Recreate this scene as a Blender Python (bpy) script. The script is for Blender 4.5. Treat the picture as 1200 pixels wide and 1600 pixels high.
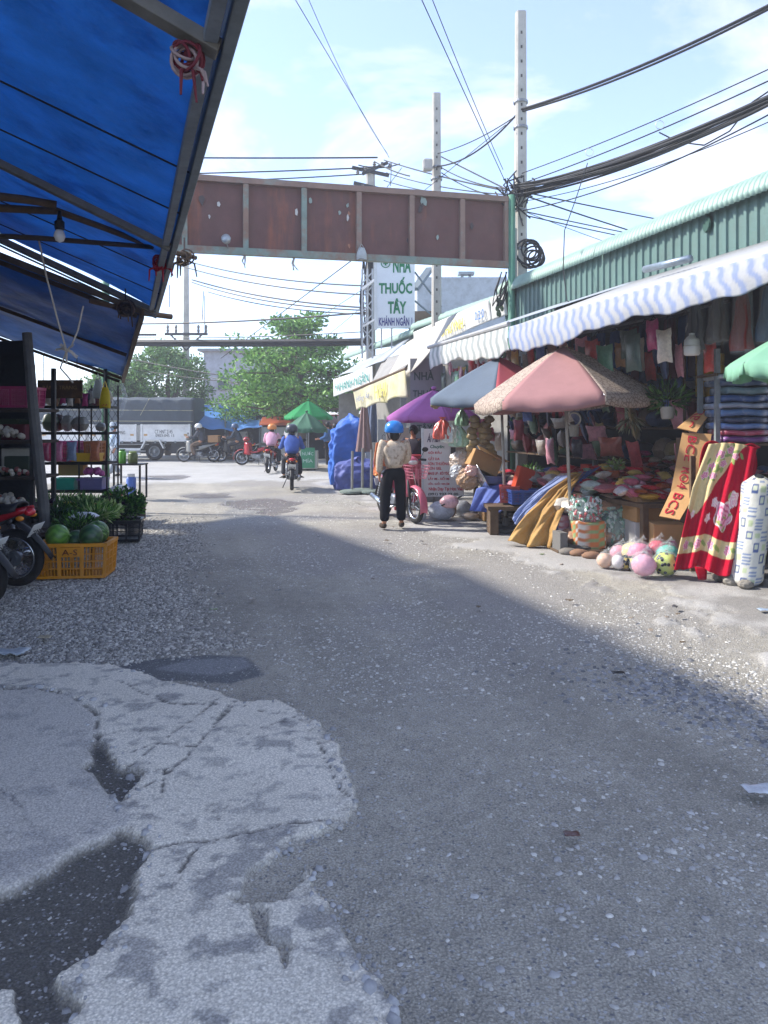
import bpy, math, random
import numpy as np
from mathutils import Vector, Matrix
random.seed(7); np.random.seed(7)
R = math.radians
for o in list(bpy.data.objects): bpy.data.objects.remove(o)
SC = bpy.context.scene
COL = SC.collection

# ------------------------------------------------------------------ camera, sky, sun, exposure
F, CX, HY, EYE = 1200.0, 600.0, 660.0, 1.6       # focal length, centre and horizon in photo pixels, eye height
cam_d = bpy.data.cameras.new('camera'); cam = bpy.data.objects.new('camera', cam_d); COL.objects.link(cam)
cam.location = (0, 0, EYE); cam.rotation_euler = (R(90), 0, 0)
cam_d.sensor_fit = 'HORIZONTAL'; cam_d.sensor_width = 36.0; cam_d.lens = 36.0
cam_d.shift_y = -(800 - HY) / 1200.0
cam_d.clip_start = 0.05; cam_d.clip_end = 3000
SC.camera = cam

SUN = Vector((-1.22, 0.27, 1.04)).normalized()    # towards the sun: left, a little ahead, high
SUN_EL = math.asin(SUN.z); SUN_AZ = math.atan2(SUN.x, SUN.y)
world = bpy.data.worlds.new('World'); SC.world = world; world.use_nodes = True
wn = world.node_tree.nodes; wl = world.node_tree.links; wn.clear()
w_out = wn.new('ShaderNodeOutputWorld'); w_bg = wn.new('ShaderNodeBackground')
w_sky = wn.new('ShaderNodeTexSky'); w_sky.sky_type = 'NISHITA'; w_sky.sun_disc = False
w_sky.sun_elevation = SUN_EL; w_sky.sun_rotation = SUN_AZ
w_sky.air_density = 0.85; w_sky.dust_density = 0.3; w_sky.ozone_density = 4.0; w_sky.altitude = 0
w_bg.inputs['Strength'].default_value = 0.15
tc = wn.new('ShaderNodeTexCoord'); sep = wn.new('ShaderNodeSeparateXYZ'); wl.new(tc.outputs['Generated'], sep.inputs[0])
zz = wn.new('ShaderNodeMath'); zz.operation = 'MAXIMUM'; zz.inputs[1].default_value = 0.0; wl.new(sep.outputs['Z'], zz.inputs[0])
za = wn.new('ShaderNodeMath'); za.operation = 'ADD'; za.inputs[1].default_value = 0.12; wl.new(zz.outputs[0], za.inputs[0])
dx = wn.new('ShaderNodeMath'); dx.operation = 'DIVIDE'; wl.new(sep.outputs['X'], dx.inputs[0]); wl.new(za.outputs[0], dx.inputs[1])
dy = wn.new('ShaderNodeMath'); dy.operation = 'DIVIDE'; wl.new(sep.outputs['Y'], dy.inputs[0]); wl.new(za.outputs[0], dy.inputs[1])
cmb = wn.new('ShaderNodeCombineXYZ'); wl.new(dx.outputs[0], cmb.inputs[0]); wl.new(dy.outputs[0], cmb.inputs[1])
nz = wn.new('ShaderNodeTexNoise'); nz.inputs['Scale'].default_value = 1.5; nz.inputs['Detail'].default_value = 9
nz.inputs['Roughness'].default_value = 0.58; nz.inputs['Distortion'].default_value = 0.35; wl.new(cmb.outputs[0], nz.inputs['Vector'])
cr = wn.new('ShaderNodeValToRGB'); cr.color_ramp.elements[0].position = 0.49; cr.color_ramp.elements[0].color = (0.10, 0.10, 0.10, 1)
cr.color_ramp.elements[1].position = 0.77; cr.color_ramp.elements[1].color = (0.92, 0.92, 0.92, 1); wl.new(nz.outputs['Fac'], cr.inputs[0])
mx = wn.new('ShaderNodeMix'); mx.data_type = 'RGBA'; mx.inputs[7].default_value = (4.0, 3.9, 3.6, 1)
wl.new(cr.outputs[0], mx.inputs[0]); wl.new(w_sky.outputs[0], mx.inputs[6]); wb = wn.new('ShaderNodeMix'); wb.data_type = 'RGBA'; wb.blend_type = 'MULTIPLY'; wb.inputs[0].default_value = 1; wb.inputs[7].default_value = (0.79, 0.735, 0.74, 1)
wl.new(mx.outputs[2], wb.inputs[6]); wl.new(wb.outputs[2], w_bg.inputs[0]); wl.new(w_bg.outputs[0], w_out.inputs[0])

sun_d = bpy.data.lights.new('sun', 'SUN'); sun_d.energy = 2.0; sun_d.angle = R(3.5); sun_d.color = (1.0, 0.95, 0.87)
sun = bpy.data.objects.new('sun', sun_d); COL.objects.link(sun)
sun.rotation_euler = SUN.to_track_quat('Z', 'Y').to_euler()
vs = SC.view_settings; vs.view_transform = 'Standard'; vs.look = 'None'; vs.gamma = 1.0; vs.use_curve_mapping = False
vs.exposure = 2.0
SC.cycles.max_bounces = 8; SC.cycles.transparent_max_bounces = 12; SC.cycles.use_denoising = True

# ------------------------------------------------------------------ places: photo pixel + depth -> world, street frame -> world
def W(px, py, Y): return Vector(((px - CX) * Y / F, Y, EYE - (py - HY) * Y / F))
def G(px, py):
    Y = EYE * F / (py - HY); return Vector(((px - CX) * Y / F, Y, 0.0))
DV = Vector((-0.265, 0.9642, 0)).normalized(); RV = Vector((DV.y, -DV.x, 0)); UP = Vector((0, 0, 1)); XV = Vector((1, 0, 0)); YV = Vector((0, 1, 0))
def S(o, s, z=0.0): return DV * s + RV * o + UP * z
STREET = math.atan2(RV.y, RV.x)                    # turns +X to point across the street, +Y along it

# ------------------------------------------------------------------ materials
def lin(h):
    if isinstance(h, (tuple, list)): return tuple(h[:3])
    h = h.lstrip('#'); c = [int(h[i:i+2], 16) / 255 for i in (0, 2, 4)]
    return tuple(x / 12.92 if x <= .04045 else ((x + .055) / 1.055) ** 2.4 for x in c)
MATS = {}
def mat(n, c='808080', rough=.7, var=.18, vs_=7., bump=0., bs=60., metal=0., spec=.4, trl=0., alpha=1., c2=None, c2t=.55, attr=False, dirt=0., tex=None, em=0.):
    if n in MATS: return MATS[n]
    m = bpy.data.materials.new(n); m.use_nodes = True; MATS[n] = m
    N = m.node_tree.nodes; L = m.node_tree.links
    b = N['Principled BSDF']; out = N['Material Output']
    t = N.new('ShaderNodeTexCoord')
    b.inputs['Roughness'].default_value = rough; b.inputs['Metallic'].default_value = metal
    b.inputs['Specular IOR Level'].default_value = spec
    col = lin(c)
    no = N.new('ShaderNodeTexNoise'); no.inputs['Scale'].default_value = vs_; no.inputs['Detail'].default_value = 6; no.inputs['Roughness'].default_value = .65
    L.new(t.outputs['Object'], no.inputs['Vector'])
    if attr:
        a = N.new('ShaderNodeAttribute'); a.attribute_name = 'Col'; src = a.outputs['Color']
    else:
        rgb = N.new('ShaderNodeRGB'); rgb.outputs[0].default_value = (*col, 1); src = rgb.outputs[0]
    def mixc(fac, A, Bc, mode='MIX'):
        x = N.new('ShaderNodeMix'); x.data_type = 'RGBA'; x.blend_type = mode
        if hasattr(fac, 'links'): L.new(fac, x.inputs[0])
        else: x.inputs[0].default_value = fac
        L.new(A, x.inputs[6])
        if hasattr(Bc, 'links'): L.new(Bc, x.inputs[7])
        else: x.inputs[7].default_value = (*Bc, 1)
        return x.outputs[2]
    def ramp(s, p0, p1):
        r_ = N.new('ShaderNodeMapRange'); r_.inputs[1].default_value = p0; r_.inputs[2].default_value = p1; L.new(s, r_.inputs[0]); return r_.outputs[0]
    if tex == 'hex':      # printed scale pattern on cloth
        vo = N.new('ShaderNodeTexVoronoi'); vo.feature = 'DISTANCE_TO_EDGE'; vo.inputs['Scale'].default_value = 17; L.new(t.outputs['Object'], vo.inputs['Vector'])
        src = mixc(ramp(vo.outputs['Distance'], .02, .13), src, lin(c2))
    elif c2:
        n2 = N.new('ShaderNodeTexNoise'); n2.inputs['Scale'].default_value = vs_ * .45; n2.inputs['Detail'].default_value = 8; n2.inputs['Roughness'].default_value = .7
        mp = N.new('ShaderNodeMapping'); L.new(t.outputs['Object'], mp.inputs[0])
        if tex == 'streak': mp.inputs['Scale'].default_value = (1, 1, .12)
        L.new(mp.outputs[0], n2.inputs['Vector'])
        src = mixc(ramp(n2.outputs['Fac'], c2t - .07, c2t + .09), src, lin(c2))
    if var:
        v = N.new('ShaderNodeMapRange'); v.inputs[1].default_value = .25; v.inputs[2].default_value = .75; v.inputs[3].default_value = 1 - var; v.inputs[4].default_value = 1 + var
        L.new(no.outputs['Fac'], v.inputs[0])
        src = mixc(1.0, src, v.outputs[0], 'MULTIPLY')
    if dirt:
        n3 = N.new('ShaderNodeTexNoise'); n3.inputs['Scale'].default_value = 2.3; n3.inputs['Detail'].default_value = 10; n3.inputs['Roughness'].default_value = .75
        L.new(t.outputs['Object'], n3.inputs['Vector'])
        mm = N.new('ShaderNodeMath'); mm.operation = 'MULTIPLY'; mm.inputs[1].default_value = dirt; L.new(ramp(n3.outputs['Fac'], .46, .68), mm.inputs[0])
        src = mixc(mm.outputs[0], src, (.09, .075, .06))
    L.new(src, b.inputs['Base Color'])
    if bump:
        nb = N.new('ShaderNodeTexNoise'); nb.inputs['Scale'].default_value = bs; nb.inputs['Detail'].default_value = 5
        L.new(t.outputs['Object'], nb.inputs['Vector'])
        bp = N.new('ShaderNodeBump'); bp.inputs['Strength'].default_value = min(1., bump); bp.inputs['Distance'].default_value = .35 / bs
        L.new(nb.outputs['Fac'], bp.inputs['Height']); L.new(bp.outputs[0], b.inputs['Normal'])
    sh = b.outputs[0]
    if em:
        b.inputs['Emission Color'].default_value = (*col, 1); b.inputs['Emission Strength'].default_value = em
    if trl:
        tr = N.new('ShaderNodeBsdfTranslucent'); L.new(src, tr.inputs[0])
        ms = N.new('ShaderNodeMixShader'); ms.inputs[0].default_value = trl; L.new(sh, ms.inputs[1]); L.new(tr.outputs[0], ms.inputs[2]); sh = ms.outputs[0]
    if alpha < 1:
        tp = N.new('ShaderNodeBsdfTransparent')
        ms = N.new('ShaderNodeMixShader'); ms.inputs[0].default_value = alpha; L.new(tp.outputs[0], ms.inputs[1]); L.new(sh, ms.inputs[2]); sh = ms.outputs[0]
    L.new(sh, out.inputs['Surface'])
    return m
def cm(hexc, kind='paint'):
    """material by colour for small goods"""
    k = f'{kind}_{hexc}'
    if kind == 'paint': return mat(k, hexc, .38, .1, 9, .1, 30, dirt=.25)
    if kind == 'cloth': return mat(k, hexc, .9, .16, 9, .5, 160, spec=.2)
    if kind == 'plastic': return mat(k, hexc, .35, .12, 14, .15, 40, spec=.5, dirt=.12)
    if kind == 'pack': return mat(k, hexc, .28, .3, 30, .5, 45, spec=.6)
    if kind == 'metal': return mat(k, hexc, .45, .2, 12, .15, 60, metal=.7, dirt=.35)
    if kind == 'wall': return mat(k, hexc, .9, .14, 2.5, .4, 60, dirt=.4)
    if kind == 'card': return mat(k, hexc, .9, .1, 5, .2, 80, spec=.2)
BLK = mat('black_plastic', '1b1b1d', .5, .2, 20, .2, 60)
RUB = mat('rubber', '161617', .85, .25, 30, .5, 90, dirt=.35)
STEEL = mat('steel', '8d9094', .4, .2, 15, .1, 60, metal=.8, dirt=.4)
CHROME = mat('chrome', 'c0c2c4', .22, .1, 10, 0, metal=1.0)
DKSTEEL = mat('dark_steel', '3a3b3d', .55, .3, 14, .3, 70, metal=.5, dirt=.4)
GREYST = mat('grey_painted_steel', '7c8588', .6, .2, 8, .2, 50, dirt=.45)
CONC = mat('pole_concrete', 'b4b0a6', .9, .16, 3, .5, 70, dirt=.25)
BAMB = mat('weathered_wood', '5c4a38', .85, .35, 12, .6, 50)
SKIN = mat('skin', 'a9785c', .6, .1, 20, .1, 90)
HAIR = mat('hair', '17120f', .5, .2, 60, .4, 150)
WIRE = mat('cable_black', '1d1e20', .6, .2, 5)
CARD = mat('cardboard', 'b08a5e', .9, .12, 5, .2, 90, spec=.2)
CLEAR = mat('clear_plastic', 'dfe6e6', .12, .05, 9, .9, 26, spec=.9, alpha=.16)
TXTG = mat('letter_green', '0b7a4c', .5, .05); TXTB = mat('letter_blue', '24307c', .5, .05); TXTR = mat('letter_red', 'b82238', .5, .05)
TXTK = mat('letter_black', '1c1a1c', .5, .05); TXTY = mat('letter_yellow', 'e3cf3a', .5, .1)

# ------------------------------------------------------------------ mesh collector
class B:
    def __init__(s): s.v = []; s.f = []; s.c = None
    def add(s, vs_, fs):
        n = len(s.v); s.v += [Vector(p) for p in vs_]; s.f += [[i + n for i in f] for f in fs]; return s
    def box(s, c, d, M=None, rz=0.):
        hx, hy, hz = d[0] / 2, d[1] / 2, d[2] / 2; c = Vector(c)
        q = M if M is not None else (Matrix.Rotation(rz, 3, 'Z') if rz else Matrix.Identity(3))
        P = [c + q @ Vector((x * hx, y * hy, z * hz)) for z in (-1, 1) for x, y in ((-1, -1), (1, -1), (1, 1), (-1, 1))]
        return s.add(P, [(3, 2, 1, 0), (4, 5, 6, 7), (0, 1, 5, 4), (1, 2, 6, 5), (2, 3, 7, 6), (3, 0, 4, 7)])
    def bar(s, a, b, w, h=None, up=UP):
        a = Vector(a); b = Vector(b); h = h or w; z = (b - a).normalized()
        x = z.cross(up); x = x.normalized() if x.length > 1e-5 else Vector((1, 0, 0)); y = x.cross(z)
        P = [p + x * (i * w / 2) + y * (j * h / 2) for p in (a, b) for i, j in ((-1, -1), (1, -1), (1, 1), (-1, 1))]
        return s.add(P, [(0, 1, 2, 3), (7, 6, 5, 4), (0, 4, 5, 1), (1, 5, 6, 2), (2, 6, 7, 3), (3, 7, 4, 0)])
    def tube(s, pts, r, n=8, cap=True, flat=1.0):
        pts = [Vector(p) for p in pts]; k = len(pts)
        rs = list(r) if isinstance(r, (list, tuple)) else [r] * k
        t0 = (pts[1] - pts[0]).normalized(); x = t0.cross(UP)
        x = x.normalized() if x.length > 1e-3 else Vector((1, 0, 0)); P = []
        for i in range(k):
            t = (pts[min(i + 1, k - 1)] - pts[max(i - 1, 0)])
            t = t.normalized() if t.length > 1e-9 else t0
            x = (x - t * x.dot(t)); x = x.normalized() if x.length > 1e-6 else t.orthogonal().normalized(); y = t.cross(x)
            for j in range(n):
                a = 2 * math.pi * j / n; P.append(pts[i] + (x * math.cos(a) + y * math.sin(a) * flat) * rs[i])
        Fs = [(i * n + j, i * n + (j + 1) % n, (i + 1) * n + (j + 1) % n, (i + 1) * n + j) for i in range(k - 1) for j in range(n)]
        if cap: Fs += [tuple(range(n - 1, -1, -1)), tuple(range((k - 1) * n, k * n))]
        return s.add(P, Fs)
    def lathe(s, prof, n=16, o=(0, 0, 0), M=None):
        o = Vector(o); q = M if M is not None else Matrix.Identity(3); k = len(prof)
        P = [o + q @ Vector((r * math.cos(2 * math.pi * j / n), r * math.sin(2 * math.pi * j / n), z)) for r, z in prof for j in range(n)]
        Fs = [(i * n + j, i * n + (j + 1) % n, (i + 1) * n + (j + 1) % n, (i + 1) * n + j) for i in range(k - 1) for j in range(n)]
        if prof[0][0] > 1e-6: Fs.append(tuple(range(n - 1, -1, -1)))
        if prof[-1][0] > 1e-6: Fs.append(tuple(range((k - 1) * n, k * n)))
        return s.add(P, Fs)
    def ell(s, c, r, nu=14, nv=8, jit=0., M=None):
        pr = [(math.sin(math.pi * i / nv), -math.cos(math.pi * i / nv)) for i in range(nv + 1)]; pr[0] = (.001, -1); pr[-1] = (.001, 1)
        q = M if M is not None else Matrix.Identity(3); c = Vector(c); t = B().lathe(pr, nu)
        P = [c + q @ Vector((p.x * r[0], p.y * r[1], p.z * r[2])) * (1 + random.uniform(-jit, jit)) for p in t.v]
        return s.add(P, t.f)
    def grid(s, fn, nu, nv, flip=False):
        P = [fn(i / (nu - 1), j / (nv - 1)) for j in range(nv) for i in range(nu)]
        Fs = [(j * nu + i, j * nu + i + 1, (j + 1) * nu + i + 1, (j + 1) * nu + i) for j in range(nv - 1) for i in range(nu - 1)]
        if flip: Fs = [f[::-1] for f in Fs]
        return s.add(P, Fs)
    def prism(s, pts, ex):
        pts = [Vector(p) for p in pts]; ex = Vector(ex); n = len(pts)
        return s.add(pts + [p + ex for p in pts], [tuple(range(n - 1, -1, -1)), tuple(range(n, 2 * n))] + [(i, (i + 1) % n, n + (i + 1) % n, n + i) for i in range(n)])
    def torus(s, c, Rr, r, M=None, n=24, m=8, flat=1.):
        q = M if M is not None else Matrix.Identity(3); c = Vector(c); P = []
        for i in range(n):
            a = 2 * math.pi * i / n
            for j in range(m):
                b_ = 2 * math.pi * j / m; rr = Rr + r * math.cos(b_)
                P.append(c + q @ Vector((rr * math.cos(a), rr * math.sin(a), r * flat * math.sin(b_))))
        return s.add(P, [(i * m + j, ((i + 1) % n) * m + j, ((i + 1) % n) * m + (j + 1) % m, i * m + (j + 1) % m) for i in range(n) for j in range(m)])
WM = {}
def wm(o): return WM.get(o.name, Matrix.Identity(4))
def ob(name, b, m, parent=None, w=False, smooth=False, bevel=0., solid=0., sub=0, col=None, loc=None, rz=0., auto=False):
    me = bpy.data.meshes.new(name); P = b.v; L = Vector(loc) if loc is not None else Vector((0, 0, 0)); Mo = Matrix.Translation(L) @ Matrix.Rotation(rz, 4, 'Z')
    if w:
        if parent is not None:
            iv = wm(parent).inverted(); P = [iv @ p for p in P]
        else:
            lo = [min(p[i] for p in P) for i in range(3)]; hi = [max(p[i] for p in P) for i in range(3)]
            L = Vector(((lo[0] + hi[0]) / 2, (lo[1] + hi[1]) / 2, lo[2])); P = [p - L for p in P]; Mo = Matrix.Translation(L)
    me.from_pydata([tuple(p) for p in P], [], b.f); me.update()
    cols = col if col is not None else b.c
    if cols is not None:
        a = me.color_attributes.new('Col', 'FLOAT_COLOR', 'POINT'); a.data.foreach_set('color', np.array([(*lin(c), 1.) for c in cols], dtype=np.float32).ravel())
    me.materials.append(m)
    if smooth: me.polygons.foreach_set('use_smooth', [True] * len(me.polygons))
    o = bpy.data.objects.new(name, me); COL.objects.link(o)
    o.matrix_basis = Mo
    if parent is not None: o.parent = parent; WM[o.name] = wm(parent) @ Mo
    else: WM[o.name] = Mo
    if solid: d = o.modifiers.new('thickness', 'SOLIDIFY'); d.thickness = solid; d.offset = 0
    if bevel: d = o.modifiers.new('edges', 'BEVEL'); d.width = bevel; d.segments = 2; d.limit_method = 'ANGLE'
    if sub: d = o.modifiers.new('smooth', 'SUBSURF'); d.levels = sub; d.render_levels = sub
    return o
def tag(o, label=None, cat=None, group=None, kind=None):
    for k, v in (('label', label), ('category', cat), ('group', group), ('kind', kind)):
        if v: o[k] = v
    return o
def thing(name, label, cat, loc=(0, 0, 0), rz=0., group=None):
    o = bpy.data.objects.new(name, None); COL.objects.link(o); o.empty_display_size = .2
    o.matrix_basis = Matrix.Translation(Vector(loc)) @ Matrix.Rotation(rz, 4, 'Z'); WM[o.name] = o.matrix_basis.copy()
    return tag(o, label, cat, group)
def copytree(o, parent=None):
    c = o.copy(); COL.objects.link(c); c.parent = parent
    for ch in list(o.children): copytree(ch, c)
    return c
def frame(p, right, up):
    x = Vector(right).normalized(); z = x.cross(Vector(up)).normalized(); y = z.cross(x)
    return Matrix(((x.x, y.x, z.x, p[0]), (x.y, y.y, z.y, p[1]), (x.z, y.z, z.z, p[2]), (0, 0, 0, 1)))
def text(body, w, h, m, parent, M, ex=.002, name='lettering', shear=0., bold=0.):
    """lettering fitted into w x h, centred on the frame M (world)"""
    cu = bpy.data.curves.new('t', 'FONT'); cu.body = body; cu.align_x = 'CENTER'; cu.extrude = ex; cu.shear = shear; cu.offset = bold; cu.resolution_u = 2
    t = bpy.data.objects.new('t', cu); COL.objects.link(t)
    bpy.context.view_layer.update()
    me = bpy.data.meshes.new_from_object(t.evaluated_get(bpy.context.evaluated_depsgraph_get()))
    bpy.data.objects.remove(t); bpy.data.curves.remove(cu)
    n = len(me.vertices)
    if not n: return None
    a = np.empty(n * 3); me.vertices.foreach_get('co', a); a = a.reshape(-1, 3)
    lo = a.min(0); hi = a.max(0); c = (lo + hi) / 2
    k = np.array([w / max(hi[0] - lo[0], 1e-6), h / max(hi[1] - lo[1], 1e-6), 1.])
    a = (a - c) * k
    MM = (wm(parent).inverted() @ M); Rm = np.array(MM.to_3x3()); tv = np.array(MM.translation)
    me.vertices.foreach_set('co', (a @ Rm.T + tv).ravel()); me.update()
    me.materials.clear(); me.materials.append(m); me.name = name
    o = bpy.data.objects.new(name, me); COL.objects.link(o); o.parent = parent; WM[o.name] = wm(parent).copy()
    return o
# vectorised value noise
def _h(x, y, sd):
    n = (x.astype(np.int64) * 374761393 + y.astype(np.int64) * 668265263 + sd * 1442695041) & 0x7fffffff
    n = ((n ^ (n >> 13)) * 1274126177) & 0x7fffffff
    return ((n ^ (n >> 16)) & 0xffff) / 65535.0
def vnoise(x, y, sd=0):
    xi = np.floor(x); yi = np.floor(y); xf = x - xi; yf = y - yi
    u = xf * xf * (3 - 2 * xf); v = yf * yf * (3 - 2 * yf)
    a = _h(xi, yi, sd); b = _h(xi + 1, yi, sd); c = _h(xi, yi + 1, sd); d = _h(xi + 1, yi + 1, sd)
    return (a * (1 - u) + b * u) * (1 - v) + (c * (1 - u) + d * u) * v
def fbm(x, y, oct=4, sd=0, g=.5):
    t = 0; a = 1; s_ = 0
    for i in range(oct): t = t + a * vnoise(x * 2 ** i, y * 2 ** i, sd + i * 17); s_ += a; a *= g
    return t / s_
def sst(a, b, x):
    t = np.clip((x - a) / (b - a), 0, 1); return t * t * (3 - 2 * t)
def poly_sd(x, y, poly):
    """signed distance to a polygon, positive inside"""
    d = np.full(x.shape, 1e9); ins = np.zeros(x.shape, bool); n = len(poly)
    for i in range(n):
        ax, ay = poly[i]; bx, by = poly[(i + 1) % n]; ex, ey = bx - ax, by - ay
        t = np.clip(((x - ax) * ex + (y - ay) * ey) / (ex * ex + ey * ey + 1e-12), 0, 1)
        d = np.minimum(d, (x - ax - t * ex) ** 2 + (y - ay - t * ey) ** 2)
        c = ((ay > y) != (by > y)) & (x < (bx - ax) * (y - ay) / (by - ay + 1e-12) + ax); ins ^= c
    d = np.sqrt(d); return np.where(ins, d, -d)
def line_d(x, y, pts):
    d = np.full(x.shape, 1e9)
    for (ax, ay), (bx, by) in zip(pts[:-1], pts[1:]):
        ex, ey = bx - ax, by - ay; t = np.clip(((x - ax) * ex + (y - ay) * ey) / (ex * ex + ey * ey + 1e-12), 0, 1)
        d = np.minimum(d, (x - ax - t * ex) ** 2 + (y - ay - t * ey) ** 2)
    return np.sqrt(d)
def gp(*pts): return [(G(a, b).x, G(a, b).y) for a, b in pts]
# ================================================================== GROUND
GMAT = mat('ground_earth', '6d675f', .95, .2, 1.5, .5, 30)
b = B(); b.add([(-300, -100, -.09), (300, -100, -.09), (300, 500, -.09), (-300, 500, -.09)], [(0, 1, 2, 3)])
tag(ob('ground', b, GMAT), kind='structure')

NR, NC = 760, 580
rowY = .7 * (40 / .7) ** (np.arange(NR) / (NR - 1)); colU = np.linspace(-1.0, 1.0, NC)
gY, gU = np.meshgrid(rowY, colU, indexing='ij'); gX = gU * (gY + .8)
gO = RV.x * gX + RV.y * gY; gS = DV.x * gX + DV.y * gY
wob = (fbm(gX * 1.6, gY * 1.6, 5, 3) - .5); wobf = (fbm(gX * 9, gY * 9, 4, 9) - .5) + .5 * (fbm(gX * 34, gY * 34, 3, 10) - .5)
pA = gp((-420, 1037), (170, 1037), (250, 1062), (340, 1078), (378, 1097), (430, 1092), (492, 1125), (532, 1165), (560, 1238), (535, 1285), (480, 1302), (440, 1325),
        (475, 1352), (498, 1395), (530, 1440), (552, 1490), (610, 1545), (650, 1600), (700, 1720), (60, 1760), (100, 1600), (118, 1562), (97, 1520), (150, 1480), (196, 1420), (212, 1370),
        (240, 1322), (214, 1292), (190, 1282), (202, 1246), (233, 1200), (190, 1192), (165, 1160), (152, 1112), (112, 1086), (60, 1074), (-420, 1070))
pB = gp((-420, 1076), (58, 1079), (108, 1091), (146, 1117), (140, 1160), (132, 1196), (165, 1240), (188, 1278), (165, 1302), (105, 1330), (60, 1362), (0, 1388), (-420, 1500))
pC = gp((-200, 1545), (20, 1530), (40, 1600), (30, 1760), (-300, 1760))
pD = gp((165, 1040), (235, 1026), (330, 1018), (385, 1022), (410, 1048), (360, 1062), (250, 1058))
pHole = gp((380, 1350), (440, 1325), (470, 1318), (470, 1370), (440, 1400), (380, 1408), (330, 1402), (378, 1392))
pHole2 = gp((392, 1415), (405, 1420), (425, 1460), (470, 1470), (462, 1500), (440, 1540), (432, 1500), (405, 1465))
sA = poly_sd(gX, gY, pA) + wob * .10 + wobf * .045
sB = poly_sd(gX, gY, pB) + wob * .12 + wobf * .05
sC = poly_sd(gX, gY, pC) + wob * .12 + wobf * .05
sD = poly_sd(gX, gY, pD) + wob * .1
hole = np.maximum(poly_sd(gX, gY, pHole), poly_sd(gX, gY, pHole2)) + wob * .12 + wobf * .05
blob = fbm(gX * 3.2, gY * 3.2, 4, 31)
worn = sst(.02, .2, .16 - np.abs(sA)) * sst(.48, .6, fbm(gX * 14, gY * 14, 4, 41)) * (gX > -.5)      # crumbling right rim
conc = sst(-.003, .003, np.maximum(np.maximum(sA, sB), sC)) * (1 - sst(-.004, .004, hole)) * (1 - .8 * worn)
# cracks in the slab
cracks = [gp((200, 1200), (240, 1170), (300, 1125), (340, 1090)), gp((195, 1250), (250, 1215), (300, 1180), (370, 1098)), gp((345, 1080), (400, 1105), (490, 1122)),
          gp((240, 1322), (290, 1310), (360, 1300), (450, 1285), (540, 1280)), gp((205, 1175), (250, 1160), (330, 1165)), gp((270, 1360), (300, 1320)), gp((340, 1130), (360, 1100), (375, 1097)),
          gp((180, 1060), (260, 1100), (340, 1098)), gp((260, 1235), (262, 1200), (300, 1180)), gp((500, 1150), (520, 1210), (550, 1250)), gp((0, 1230), (35, 1262), (60, 1290))]
cx_, cy_ = gX + wob * .10 + wobf * .03, gY + wobf * .05
cd = np.full(gX.shape, 9.)
for c_ in cracks: cd = np.minimum(cd, line_d(cx_, cy_, c_))
crk = 1 - sst(.001, .005 + .009 * sst(.45, .7, fbm(gX * 5, gY * 5, 3, 5)), cd)
tl = np.abs(fbm(gX * 2.4, gY * 2.4, 4, 77) - .5); crk = np.maximum(crk, (1 - sst(.0, .005, tl)) * .6 * sst(.5, .62, fbm(gX * 1.2, gY * 1.2, 3, 12)))
damp = sst(.62, .66, fbm(gX * 4, gY * 6, 6, 55, .6)) * .8 + sst(.66, .70, fbm(gX * 13, gY * 17, 4, 56)) * .6
# the concrete apron in front of the shops, worn towards the road
apr = sst(-.10, .10, gO - (3.75 + .75 * sst(9.2, 6.2, gS)) + wob * 1.1 + wobf * .35)
apr = np.maximum(apr, sst(.02, .08, .14 - np.abs(gO - 3.95 + .35 * wob) + wobf * .3) * sst(.45, .55, fbm(gX * 2, gY * 2, 3, 91)))
cross = sst(-.3, .5, gS - 21.5 + wob * 3.)
gravel = sst(.55, -.35, gO + wob * 1.2) * sst(4.7, 5.3, gS + wob * .5) * sst(14.5, 12.0, gS) * (1 - conc) * (1 - sst(-.05, .05, sD))
wet = sst(.52, .66, fbm(gX * .8, gY * .5, 4, 63)) * sst(10.5, 13., gS) * sst(21.5, 17.5, gS) * sst(3.3, 1.5, gO)
puddle = np.zeros_like(gX)
for (a_, c_, r_) in ((405, 783, .55), (432, 797, .3), (330, 770, .4), (260, 745, .5)):
    q = G(a_, c_); puddle = np.maximum(puddle, sst(-.12, .08, r_ - np.hypot((gX - q.x) * .8, (gY - q.y) * .55) + wob * .8))
mud = sst(4.9, 3.2, np.abs(gO - 3.1) * 2.2) * sst(.35, .6, fbm(gX * .9, gY * .9, 4, 22)) * sst(3.5, 6., gS)
# heights
hgt = conc * (.020 + .006 * fbm(gX * 3, gY * 3, 3, 2)) - crk * conc * .010 + .010 * (fbm(gX * 20, gY * 20, 3, 4) - .5) * (1 - conc) + .003 * (fbm(gX * 30, gY * 30, 2, 8) - .5) * conc
hgt += apr * (.02 + .01 * wob) + .05 * (fbm(gX * .5, gY * .5, 3, 6) - .5) - .03
hgt += gravel * .008 * (fbm(gX * 35, gY * 35, 2, 14) - .4) - puddle * .02 + cross * .02
deep = sst(.0, .03, -sA) * sst(.0, .05, -sB + .02) * sst(-.75, -.9, gX) * sst(4.5, 4.2, gY); hgt -= deep * .012
sandq = G(500, 738); mound = sst(1.3, .2, np.hypot((gX - sandq.x) * .8, (gY - sandq.y) * .55)) * (gY > 15)
hgt += mound * .20
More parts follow.
